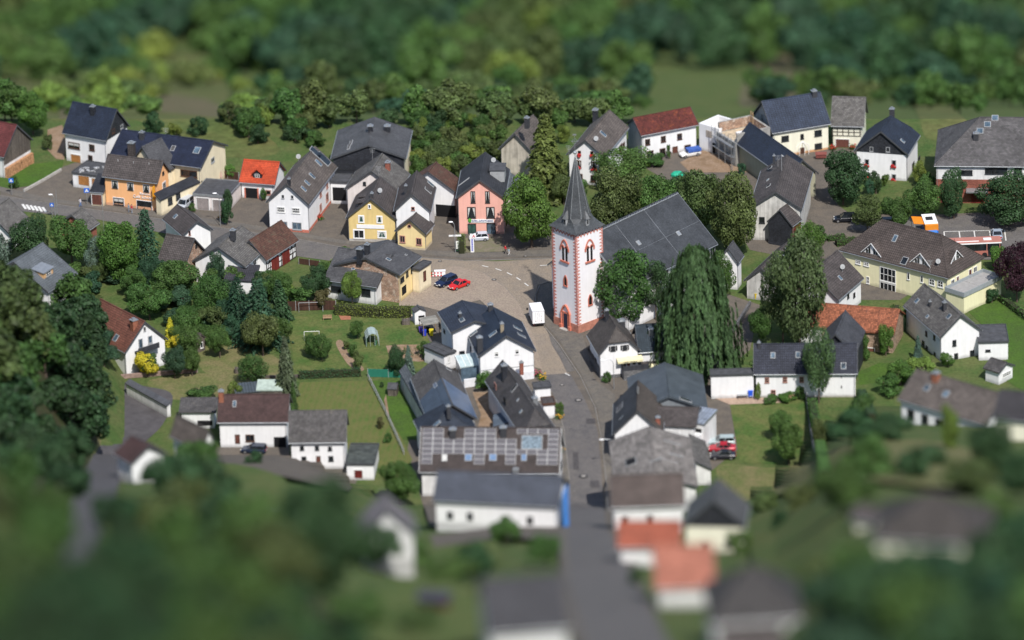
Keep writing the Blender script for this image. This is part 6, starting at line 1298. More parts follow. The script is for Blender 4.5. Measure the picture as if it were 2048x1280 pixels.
def bus():
    g = ground(1934, 512, .08); root = empty('bus', g, 'red city bus with pale stripe and dark windows, partly behind the yellow building', 'bus', None, math.radians(2)); red = plain((.45, .19, .15), .5, .1, .5)
    mb = MB(); mb.abox(-6, 6, -1.25, 1.25, .3, 1.3); mb.build('lower_body', plain((.40, .15, .12), .5, .1), root)
    mb = MB(); mb.abox(-6, 6, -1.22, 1.22, 1.3, 2.6); mb.build('windows', GLASS, root)
    mb = MB(); mb.abox(-6, 6, -1.25, 1.25, 2.6, 3.0); mb.build('roof', red, root)
    mb = MB(); mb.abox(-6.01, 6.01, -1.28, -1.25, 2.62, 2.86); mb.build('stripe', BRIGHT, root)
    mb = MB(); mb.abox(-2.2, 2.2, -.7, .5, 3.0, 3.2); mb.build('roof_unit', red, root)
    for x in (-4.2, 3.6): mb = MB(); mb.abox(x - .7, x + .7, -.5, .4, 3.0, 3.1); mb.build('roof_hatch', BRIGHT, root)
    mb = MB(); mb.abox(-2.2, 2.0, -.95, -.8, 3.0, 3.12); mb.build('roof_rail', BRIGHT, root)
    for x in (-5.9, -3.6, -1.2, 1.2, 3.4, 5.7): mb = MB(); mb.abox(x - .06, x + .06, -1.25, -1.22, 1.3, 2.6); mb.build('pillar', RUB if x < 3 else red, root)
    mb = MB(); mb.abox(3.6, 4.9, -1.27, -1.22, .35, 2.5); mb.build('door', GLASS, root)
    for sx in (-3.6, 3.0):
        for sg in (-1, 1): mb = MB(); mb.tube(V((sx, sg * 1.0, .48)), V((sx, sg * 1.27, .48)), .48, n=14); mb.build('wheel', RUB, root)
bus()
# ------------------------------------------------------------------ street furniture
def lamp(px, py, hh, side, label, arm=1.6, hz=None):
    g = ground(px, py); root = empty('street_lamp', g, label, 'street lamp', 'street lamps along the roads'); mb = MB()
    mb.tube((0, 0, -.2), (0, 0, hh - .8), .08, .06, 8); pts = [V((0, 0, hh - .8)), V((.12 * side, 0, hh - .3)), V((.5 * side, 0, hh)), V((arm * side, 0, hh + .05))]
    for a, b in zip(pts, pts[1:]): mb.tube(a, b, .045, n=6)
    mb.build('pole', ZINC, root); mb = MB(); mb.ball(V(((arm + .25) * side, 0, hh)), .42, .2, .13, 10, 6); mb.build('lamp_head', BRIGHT, root)
lamp(1228, 778, 5.4, -1, 'curved street lamp before the inn terrace'); lamp(1227, 936, 5.2, -1, 'curved street lamp beside the weathered barn by the road')
lamp(441, 452, 6.4, -1, 'street lamp beside the bush by the double garage', .5); lamp(911, 506, 6.0, -1, 'street lamp next to the notice board and direction sign', .4); lamp(111, 438, 4.8, -1, 'street lamp at the zebra crossing', .4)
def sign(px, py, hh, w, h, col, label, cat='sign', name='road_sign', glyph=None, ang=0, post=.05):
    g = ground(px, py); root = empty(name, g, label, cat, None, ang); mb = MB(); mb.tube((0, 0, -.2), (0, 0, hh + h / 2), post, n=6); mb.build('post', ZINC, root)
    mb = MB(); mb.box(V((0, -.08, hh)), V((w / 2, 0, 0)), V((0, .025, 0)), V((0, 0, h / 2))); p = mb.build('panel', plain(col, .5, .04), root)
    if glyph == 'cross':
        mb = MB(); mb.prism([V((-w * .36, -.115, hh - h * .3)), V((w * .36, -.115, hh - h * .3)), V((0, -.115, hh + h * .36))], (0, -.01, 0)); mb.build('triangle', BRIGHT, p)
        mb = MB(); mb.tube(V((0, -.14, hh + h * .06)), V((-w * .02, -.14, hh - h * .08)), .03, n=5); mb.tube(V((0, -.14, hh - h * .06)), V((-.1, -.14, hh - h * .26)), .025, n=5); mb.tube(V((0, -.14, hh - h * .06)), V((.1, -.14, hh - h * .26)), .025, n=5); mb.build('walking_figure', BLACK, p)
    return root, hh
BL = (.01, .12, .55)
sign(24, 390, 2.9, .85, .85, BL, 'blue pedestrian crossing sign on the left lawn edge', glyph='cross'); sign(175, 410, 2.9, 1.0, .9, BL, 'large blue pedestrian crossing sign left of the orange bakery', glyph='cross'); sign(105, 436, 2.6, .7, .75, BL, 'small blue pedestrian crossing sign below the crossing', glyph='cross')
for px, py, hh, lb in ((111, 436, 5.5, 'tall thin pole beside the small crossing sign'), (204, 463, 6.8, 'pale thin flag pole in front of the orange bakery')):
    g = ground(px + 4, py); mb = MB(); mb.tube((0, 0, -.2), (0, 0, hh), .06, .04, 6); tag(mb.build('pole', ZINC, None, g), lb, 'pole')
r_, hh = sign(911, 502, 3.0, 2.2, .32, (.8, .8, .8), 'white direction sign across the street lamp pole', name='direction_sign')
r_, hh = sign(918, 505, 1.5, .95, 1.5, (.78, .79, .76), 'white framed notice board beside the clipped hedge', cat='notice board', name='notice_board')
mb = MB(); mb.abox(-.5, .5, -.12, .0, .35, .5); mb.build('base', plain((.03, .10, .06), .6), r_)
g = ground(945, 505); root = empty('pharmacy_pylon', g, 'tall white pharmacy pylon with red letter in front of the silver hatchback', 'sign'); mb = MB(); mb.abox(-.32, .32, -.1, .1, -.2, 3.6); mb.build('pylon', BRIGHT, root)
mb = MB(); mb.abox(-.14, .14, -.12, -.1, .35, 2.6); bp = mb.build('blue_band', plain((.10, .12, .5), .6, .05), root)
for i, ch in enumerate('APOTHEKE'): text_mesh(ch, .27, BRIGHT, bp, V((0, -.13, 2.45 - i * .27)), (1, 0, 0), (0, 0, 1), (0, -1, 0), depth=.005)
mb = MB(); mb.abox(-.12, .72, -.2, .14, 2.75, 3.6); hb = mb.build('emblem_box', BRIGHT, root); text_mesh('A', .85, plain((.55, .02, .03), .5), hb, V((.3, -.22, 3.17)), (1, 0, 0), (0, 0, 1), (0, -1, 0), depth=.015)
# construction barrier
g = ground(868, 556); root = empty('construction_barrier', g, 'red and white striped barrier beside the navy estate car', 'barrier', None, .0); mb = MB()
for x in (-.9, 1.3): mb.tube((x, 0, -.1), (x, 0, 1.1), .04, n=5); mb.abox(x - .25, x + .25, -.15, .15, 0, .12)
mb.build('feet', BLACK, root)
for z in (.45, .95):
    for i in range(10):
        mb = MB(); mb.abox(-1.1 + i * .28, -1.1 + (i + 1) * .28, -.04, .0, z - .12, z + .12); mb.build('stripe', BRIGHT if i % 2 else plain((.6, .03, .03), .5), root)
g = ground(880, 549); mb = MB(); mb.abox(-.95, .95, -.3, .3, 0, .7); mb.abox(-1.0, 1.0, -.35, .35, .7, .8); tag(mb.build('white_container', BRIGHT, None, g), 'low white container behind the striped barrier', 'container')
def bin_(px, py, col, label, s=1):
    g = ground(px, py, .05); root = empty('wheelie_bin', g, label, 'bin'); mb = MB(); loft(mb, [[V((-.25, -.28, .1)) * s, V((.25, -.28, .1)) * s, V((.25, .28, .1)) * s, V((-.25, .28, .1)) * s], [V((-.32, -.36, 1.0)) * s, V((.32, -.36, 1.0)) * s, V((.32, .36, 1.0)) * s, V((-.32, .36, 1.0)) * s]]); mb.build('body', plain(col, .5, .05), root)
    mb = MB(); mb.abox(-.34 * s, .34 * s, -.38 * s, .38 * s, 1.0 * s, 1.08 * s); mb.build('lid', plain(col, .4, .05), root)
    mb = MB()
    for sg in (-1, 1): mb.tube(V((sg * .3, .3, .12)) * s, V((sg * .22, .3, .12)) * s, .12 * s, n=10)
    mb.build('wheels', RUB, root)
bin_(849, 672, (.03, .06, .55), 'blue wheelie bin left of the yellow one', 1.1); bin_(863, 672, (.70, .58, .03), 'yellow wheelie bin beside the blue one', 1.1); bin_(842, 666, (.12, .06, .45), 'violet-blue bin behind the others at the carport'); bin_(856, 664, (.03, .03, .035), 'black bin under the carport edge')
bin_(1501, 795, (.02, .10, .65), 'blue bin by the patio door of the ribbed-roof farmhouse', 1.25); bin_(669, 398, (.05, .05, .05), 'dark bin with yellow lid in the gateway', 1.3); bin_(1513, 598, (.6, .45, .03), 'yellow topped bin beside the small cottage')
# ------------------------------------------------------------------ garden things
g = ground(744, 686); root = empty('greenhouse', g, 'small green-framed glass greenhouse on the garden lawn', 'greenhouse', None, .1); mb = MB(); fr = [(-1.1, 0), (-1.1, 1.5), (-.6, 2.2), (0, 2.4), (.6, 2.2), (1.1, 1.5), (1.1, 0)]
for y in (-1.5, -.5, .5, 1.5):
    for a, b in zip(fr, fr[1:]): mb.tube(V((a[0], y, a[1])), V((b[0], y, b[1])), .045, n=5)
for x, z in fr: mb.tube(V((x, -1.5, z)), V((x, 1.5, z)), .04, n=5)
mb.tube(V((-.4, -1.5, 0)), V((-.4, -1.5, 2.2)), .04, n=5); mb.tube(V((.4, -1.5, 0)), V((.4, -1.5, 2.2)), .04, n=5); mb.build('frame', plain((.32, .38, .36), .5, .1), root)
mb = MB()
for a, b in list(zip(fr, fr[1:]))[1:5]: mb.prism([V((a[0], -1.48, a[1])), V((b[0], -1.48, b[1])), V((b[0], 1.48, b[1])), V((a[0], 1.48, a[1]))], (0, 0, .015))
mb.build('roof_panes', plain((.34, .42, .40), .15, .15), root); mb = MB(); mb.abox(-1.05, -.95, -1.45, 1.45, .1, 1.4); mb.abox(.3, .8, -1.2, -.8, 0, .8); mb.build('plants', plain((.04, .14, .07), .8, .5, 3), root)
def goal(px, py, w, h, label, name='goal_frame', col=FWHITE, dep=.8):
    g = ground(px, py); mb = MB(); mb.tube((-w / 2, 0, -.1), (-w / 2, 0, h), .045, n=6); mb.tube((w / 2, 0, -.1), (w / 2, 0, h), .045, n=6); mb.tube((-w / 2, 0, h), (w / 2, 0, h), .045, n=6)
    for sg in (-1, 1): mb.tube((sg * w / 2, 0, h), (sg * w / 2, dep, 0), .03, n=5)
    tag(mb.build(name, col, None, g), label, 'goal')
goal(624, 682, 2.6, 1.8, 'white football goal on the garden lawn'); goal(622, 624, 4.2, 1.8, 'pale metal frame against the dark red fence', name='climbing_frame', col=FGREY)
def fence(name, label, pts, hh, mat, post=True, th=.06, cat='fence', step=2.2, mesh=True):
    P_ = [ground(x, y) for x, y in pts]; org = P_[0].copy(); root = empty(name, org, label, cat)
    for a, b in zip(P_, P_[1:]):
        t = (b - a); L = t.length; t = t / L; n = V((-t.y, t.x, 0)).normalized() * th / 2
        if mesh:
            mb = MB(); mb.prism([a - org - n + V((0, 0, .05)), a - org + n + V((0, 0, .05)), a - org + n + V((0, 0, hh)), a - org - n + V((0, 0, hh))], b - a); mb.build('panel', mat, root)
        k = max(1, int(L / step))
        for i in range(k + 1):
            mb = MB(); p = a - org + t * (L * i / k); mb.tube(p - V((0, 0, .2)), p + V((0, 0, hh + .1)), .06, n=5); mb.build('post', FGREY if mesh else mat, root)
        if not mesh:
            for z in (.35, .75, hh): mb = MB(); mb.tube(a - org + V((0, 0, z)), b - org + V((0, 0, z)), .035, n=4); mb.build('rail', mat, root)
fence('garden_fence', 'dark red board fence behind the garden lawn', [(565, 622), (672, 620)], 1.8, BROWNB)
fence('garden_fence', 'brown wooden fence along the street by the half-timbered barn', [(598, 528), (640, 534)], 1.1, BROWNB, step=1.6)
fence('garden_fence', 'reddish brown terrace fence next to the small red-roofed garage', [(411, 352), (478, 360)], 1.5, BROWNB)
fence('windbreak_fence', 'green mesh windbreak fence at the lower edge of the garden', [(736, 754), (818, 756)], 1.5, plain((.02, .16, .11), .7, .1), step=3)
fence('wire_fence', 'thin wire fence with posts along the striped lawn', [(738, 762), (772, 830), (808, 910)], 1.1, FGREY, mesh=False, step=2)
fence('wire_fence', 'low dark fence down the right side of the patio lawn', [(1612, 800), (1618, 850), (1630, 915)], 1.3, DBOARD, step=2)
fence('garden_wall', 'low stone wall beside the churchyard path', [(1500, 612), (1470, 660), (1430, 700)], .9, GSTONE, step=50, th=.4, cat='wall')
fence('retaining_wall', 'pale stone edging wall of the lawn at the left street', [(48, 384), (88, 362), (122, 342)], .5, CONC, step=50, th=.35, cat='wall')
fence('garden_wall', 'dark wall along the foot of the garden lawn', [(480, 758), (720, 752)], .5, plain((.12, .10, .09), .9, .3), step=50, th=.35, cat='wall')
fence('garden_wall', 'pinkish garden wall beside the lane at the left', [(240, 758), (395, 745)], .8, plain((.30, .21, .18), .9, .3), step=50, th=.35, cat='wall')
g = ground(1485, 797); root = empty('garden_table', g, 'grey garden table with chairs on the patio', 'garden furniture'); mb = MB(); mb.abox(-.9, .9, -.45, .45, .7, .76); mb.build('table_top', FGREY, root); mb = MB()
for x in (-.8, .8):
    for y in (-.35, .35): mb.tube((x, y, 0), (x, y, .7), .03, n=5)
mb.build('legs', FDARK, root)
for i, (x, y) in enumerate(((-1.2, .6), (-.4, 1.0), (.5, 1.0), (1.4, -.1))):
    r_ = empty('garden_chair', ground(1485, 797) + V((x, y, 0)), None, None, 'chairs around the patio table'); tag(r_, 'grey garden chair at the patio table', 'chair', 'chairs around the patio table'); mb = MB(); mb.abox(-.24, .24, -.24, .24, .42, .47); mb.build('seat', FGREY, r_); mb = MB(); mb.abox(-.24, .24, .2, .25, .47, .95); mb.build('backrest', FGREY, r_)
    for sx in (-.2, .2):
        for sy in (-.2, .2): mb = MB(); mb.tube((sx, sy, 0), (sx, sy, .42), .02, n=4); mb.build('leg', FDARK, r_)
q = ground(1483, 797); mb = MB(); mb.box(V((0, 0, 0)), V((1.9, 0, 0)), V((0, .12, 0)), V((0, 0, .12))); p_ = flat(1483, 768, 3.0); o_ = mb.build('awning_case', BRIGHT, None, V((q.x, ground(1465, 797).y + .25, 3.0))); tag(o_, 'closed white awning case on the blank outbuilding wall', 'awning')
def parasol(px, py, hh, r, col, label):
    g = ground(px, py); root = empty('parasol', g, label, 'parasol'); mb = MB(); mb.tube((0, 0, 0), (0, 0, hh), .03, n=6); mb.build('pole', WOOD, root); mb = MB(); mb.tube((0, 0, hh - .5), (0, 0, hh), r, .05, 8); mb.build('canopy', plain(col, .8, .1), root)
parasol(1352, 758, 2.4, 1.3, (.60, .27, .10), 'open orange-brown parasol under the weeping tree')
g = ground(443, 364); mb = MB(); mb.tube((0, 0, 0), (0, 0, 2.2), .04, n=6); mb.tube((0, 0, .9), (0, 0, 2.1), .22, .05, 8); tag(mb.build('parasol', plain((.55, .38, .34), .8, .2), None, g), 'closed pink parasol on the terrace by the red-brown fence', 'parasol')
# junk on the garage roof, construction heap, log pile
X_ = ground(186, 347 + 2.8 * 10.5); mb = MB(); rs = random.Random(5)
for i in range(16):
    c = V((rs.uniform(-2.2, 2.2), rs.uniform(-1.0, 1.6), 2.95)); mb.box(c + V((0, 0, .1)), V((rs.uniform(.1, .4), rs.uniform(-.1, .1), 0)), V((0, rs.uniform(.1, .3), 0)), V((0, 0, rs.uniform(.05, .22))))
tag(mb.build('junk_pile', plain((.45, .46, .48), .7, .8, 2), None, V((X_.x, X_.y + 1.2, 0))), 'jumble of pale scrap and garden junk on the flat garage roof', 'junk')
g = ground(1355, 352); mb = MB(); mb.ball((0, 0, .2), 1.3, .9, .8, 9, 5); tag(mb.build('covered_heap', plain((.02, .40, .25), .6, .2), None, g), 'heap under a bright green sheet in the farmyard', 'covered heap')
g = ground(1642, 318); mb = MB(); mb.abox(-.95, .95, -.4, .4, .35, 1.0); mb.prism([(-1.05, -.5, 1.0), (-1.05, .5, 1.0), (-1.05, 0, 1.45)], (2.1, 0, 0)); tag(mb.build('feed_crate', plain((.20, .06, .05), .8, .2), None, g), 'dark red wooden crate against the cream farmhouse', 'crate')
# pot flowers
def flowers(px, py, r, mat, label, z=0):
    g = ground(px, py); rs = random.Random(int(px)); root = empty('flowering_plant', g + V((0, 0, z)), label, 'flowers')
    Cc = np.array([[rs.gauss(0, r * .45), rs.gauss(0, r * .45), abs(rs.gauss(r * .6, r * .3))] for _ in range(150)]); Nn = np.array([[rs.gauss(0, 1), rs.gauss(0, 1) - .5, 1.0] for _ in range(150)]); me = quads_mesh('foliage', Cc, Nn, np.full(150, .22)); o = bpy.data.objects.new('foliage', me); COL.objects.link(o); o.parent = root; o.color = jit(TINT['mid'])
    mb = MB()
    for _ in range(16): mb.ball((rs.gauss(0, r * .5), rs.gauss(-.1, r * .5), r * rs.uniform(.5, 1.3)), .13, n=5, m=4)
    mb.build('blossoms', mat, root)
PINKF = plain((.65, .15, .22), .6, .5, 9)
for a in ((1075, 752, .9, PINKF, 'pink roses at the roadside corner of the white gable'), (1084, 760, .8, FLOWY, 'yellow blossoms beside the porch steps'), (881, 712, .9, FLOWR, 'bright red roses by the small-paned door'), (860, 720, .8, FLOWY, 'yellow border flowers at the end of the beds'), (1119, 838, .8, FLOWY, 'orange and yellow border flowers along the pavement'), (1118, 906, .7, FLOWY, 'orange flowers at the corner of the solar roof house'), (1666, 300, .7, FLOWR, 'red geraniums left of the brown garage door'), (1706, 299, .8, FLOWR, 'red geraniums right of the brown garage door'), (446, 440, .8, FLOWR, 'red and orange flowers under the street lamp'), (640, 440, .7, FLOWR, 'red climbing flowers at the side door of the big white house')): flowers(*a)
# ------------------------------------------------------------------ people
SKIN = plain((.50, .30, .22), .7, .05); HAIRM = plain((.06, .04, .03), .8)
def person(px, py, head, shirt, pants, label, pose='walk', hscale=1.0, hold=None):
    g = ground(px, py, .08); root = empty('person', g, label, 'person', None, math.radians(head)); H_ = 1.74 * hscale; u = H_ / 7.5
    st = .28 if pose == 'walk' else .06
    J = {'pel': (0, 0, .53), 'waist': (0, 0, .62), 'chest': (.01, 0, .74), 'neck': (.01, 0, .84), 'head': (.02, 0, .90), 'top': (.015, 0, .965),
         'lh': (0, .055, .51), 'lk': (st * .35, .06, .28), 'la': (st * .55 - .03, .06, .045), 'lt': (st * .55 + .07, .06, .02), 'rh': (0, -.055, .51), 'rk': (-st * .05, -.06, .28), 'ra': (-st * .6, -.06, .06), 'rt': (-st * .6 + .09, -.06, .02),
         'ls': (.01, .11, .80), 'le': (-.05 - st * .15, .135, .64), 'lw': (.02 - st * .1, .14, .50), 'lf': (.03 - st * .1, .14, .455), 'rs': (.01, -.11, .80), 're': (.02 + st * .15, -.135, .64), 'rw': (.1 + st * .1, -.13, .52), 'rf': (.12 + st * .1, -.13, .475)}
    E = [('pel', 'waist'), ('waist', 'chest'), ('chest', 'neck'), ('neck', 'head'), ('head', 'top'), ('pel', 'lh'), ('lh', 'lk'), ('lk', 'la'), ('la', 'lt'), ('pel', 'rh'), ('rh', 'rk'), ('rk', 'ra'), ('ra', 'rt'), ('chest', 'ls'), ('ls', 'le'), ('le', 'lw'), ('lw', 'lf'), ('chest', 'rs'), ('rs', 're'), ('re', 'rw'), ('rw', 'rf')]
    Rr = {'pel': (.085, .07), 'waist': (.075, .06), 'chest': (.085, .065), 'neck': (.032, .032), 'head': (.052, .048), 'top': (.04, .038), 'lh': (.055, .05), 'lk': (.036, .036), 'la': (.024, .024), 'lt': (.02, .02), 'ls': (.036, .036), 'le': (.027, .027), 'lw': (.018, .018), 'lf': (.02, .014)}
    for k in list(Rr): 
        if k[0] == 'l': Rr['r' + k[1:]] = Rr[k]
    ks = list(J); me = bpy.data.meshes.new('body'); me.from_pydata([tuple(H_ * c for c in J[k]) for k in ks], [(ks.index(a), ks.index(b)) for a, b in E], [])
    o = bpy.data.objects.new('body', me); COL.objects.link(o); md = o.modifiers.new('s', 'SKIN'); sv = me.skin_vertices[0].data
    for i, k in enumerate(ks): sv[i].radius = (Rr[k][0] * H_, Rr[k][1] * H_); sv[i].use_root = (k == 'pel')
    sb = o.modifiers.new('u', 'SUBSURF'); sb.levels = 1; sb.render_levels = 1
    dg = bpy.context.evaluated_depsgraph_get(); m2 = bpy.data.meshes.new_from_object(o.evaluated_get(dg)); bpy.data.objects.remove(o)
    m2.name = 'body'
    for m_ in (SKIN, plain(shirt, .85, .1), plain(pants, .85, .1), BLACK): m2.materials.append(m_)
    for p in m2.polygons:
        z = p.center.z / H_; y = abs(p.center.y) / H_
        p.material_index = 0 if z > .83 or (z < .5 and y > .11) else 3 if z < .035 else (2 if z < .54 else 1)
    o = bpy.data.objects.new('body', m2); COL.objects.link(o); o.parent = root; m2.polygons.foreach_set('use_smooth', [True] * len(m2.polygons))
    mb = MB(); mb.ball((.005 * H_, 0, .945 * H_), .062 * H_, .056 * H_, .05 * H_, 10, 6); mb.ball((-.02 * H_, 0, .915 * H_), .05 * H_, .053 * H_, .05 * H_, 10, 6); mb.build('hair', HAIRM, root)
    mb = MB()
    for sg in (-1, 1): mb.ball((.075 * H_, sg * .02 * H_, .918 * H_), .006 * H_, n=5, m=4)
    mb.build('eyes', BLACK, root)
    mb = MB(); mb.ball((.08 * H_, 0, .905 * H_), .009 * H_, n=5, m=4); mb.build('nose', SKIN, root)
    for sg in (-1, 1):   # fingers
        k = 'lf' if sg > 0 else 'rf'; p = V(J[k]) * H_; mb = MB()
        for i in range(4): mb.tube(p + V(((i - 1.5) * .018, 0, -.01)), p + V(((i - 1.5) * .02 + .015, -.012 * sg, -.075 - .01 * (i in (1, 2)))), .009, .006, 5)
        mb.tube(p + V((.03, 0, .03)), p + V((.06, -.01 * sg, -.02)), .01, .007, 5); mb.build('hand', SKIN, root)
person(161, 414, 20, (.75, .72, .75), (.10, .20, .45), 'person in a white top and blue trousers walking left of the bakery')
person(258, 425, 200, (.25, .35, .42), (.25, .32, .42), 'person in blue-grey standing at the bakery shop window', 'stand'); person(264, 427, 210, (.55, .04, .05), (.35, .42, .52), 'person in a red top at the bakery shop window', 'stand')
person(1011, 508, 200, (.65, .03, .04), (.02, .02, .03), 'person in a red jacket crossing the pavement near the pharmacy'); person(1018, 511, 20, (.45, .55, .62), (.72, .70, .70), 'person bending in pale clothes beside the red jacket', 'walk', .8)
person(1777, 458, 160, (.02, .06, .22), (.03, .04, .08), 'person in dark blue behind the brown hipped roof', 'stand'); person(1848, 474, 180, (.6, .55, .55), (.03, .03, .12), 'person with a pale top under the orange flap', 'stand')

# roof aerials
def aerial(px, py, z, hh, label):
    g = ground(px, py); mb = MB(); mb.tube((0, 0, 0), (0, 0, hh), .03, n=4)
    for k in range(4): mb.tube((-.5 + k * .05, 0, hh - .1 - k * .22), (.5 - k * .05, 0, hh - .1 - k * .22), .018, n=4)
    tag(mb.build('aerial', FGREY, None, V((g.x, g.y, z))), label, 'antenna')
def ridge_pt(px, py, z): return flat(px, py, z)
for px, py, z, lb in ((1556, 330, 9.3, 'forked television aerial on the patched barn roof'), (757, 352, 8.2, 'television aerial on the ridge of the yellow gabled house'), (745, 316, 8.9, 'television aerial above the lichen-grey roof behind the yellow house'), (332, 275, 8.6, 'small aerial on the navy roof behind the bakery'), (1860, 540, 8.0, 'flat aerial on the brown hipped roof'), (1138, 310, 7.0, 'forked aerial at the left eave of the flower-box house')):
    p = flat(px, py, z); mb = MB(); mb.tube((0, 0, -.4), (0, 0, 1.9), .03, n=4)
    for k in range(4): mb.tube((-.55 + k * .06, 0, 1.8 - k * .25), (.55 - k * .06, 0, 1.8 - k * .25), .02, n=4)
    tag(mb.build('aerial', FGREY, None, p), lb, 'antenna')
def bench(px, py, rz, label):
    g = ground(px, py); r_ = empty('garden_bench', g, label, 'bench', None, rz); mb = MB(); mb.abox(-.8, .8, -.22, .22, .40, .46); mb.build('seat', WOOD, r_); mb = MB(); mb.abox(-.8, .8, .2, .26, .46, .9); mb.build('backrest', WOOD, r_)
    for x in (-.7, .7): mb = MB(); mb.abox(x - .04, x + .04, -.2, .2, 0, .40); mb.build('leg', WOOD, r_)
bench(655, 640, 0, 'wooden bench under the red board fence'); bench(1585, 800, .1, 'wooden bench below the farmhouse windows')
def compost(px, py, label):
    g = ground(px, py); mb = MB(); mb.abox(-.6, .6, -.6, .6, -.1, .8); mb.abox(-.7, -.62, -.7, .7, -.1, .95); mb.abox(.62, .7, -.7, .7, -.1, .95); tag(mb.build('compost_bin', BOARD, None, g), label, 'compost bin')
compost(812, 648, 'wooden compost box at the plaza corner of the garden'); compost(478, 745, 'compost box on the dry meadow by the thin young tree')
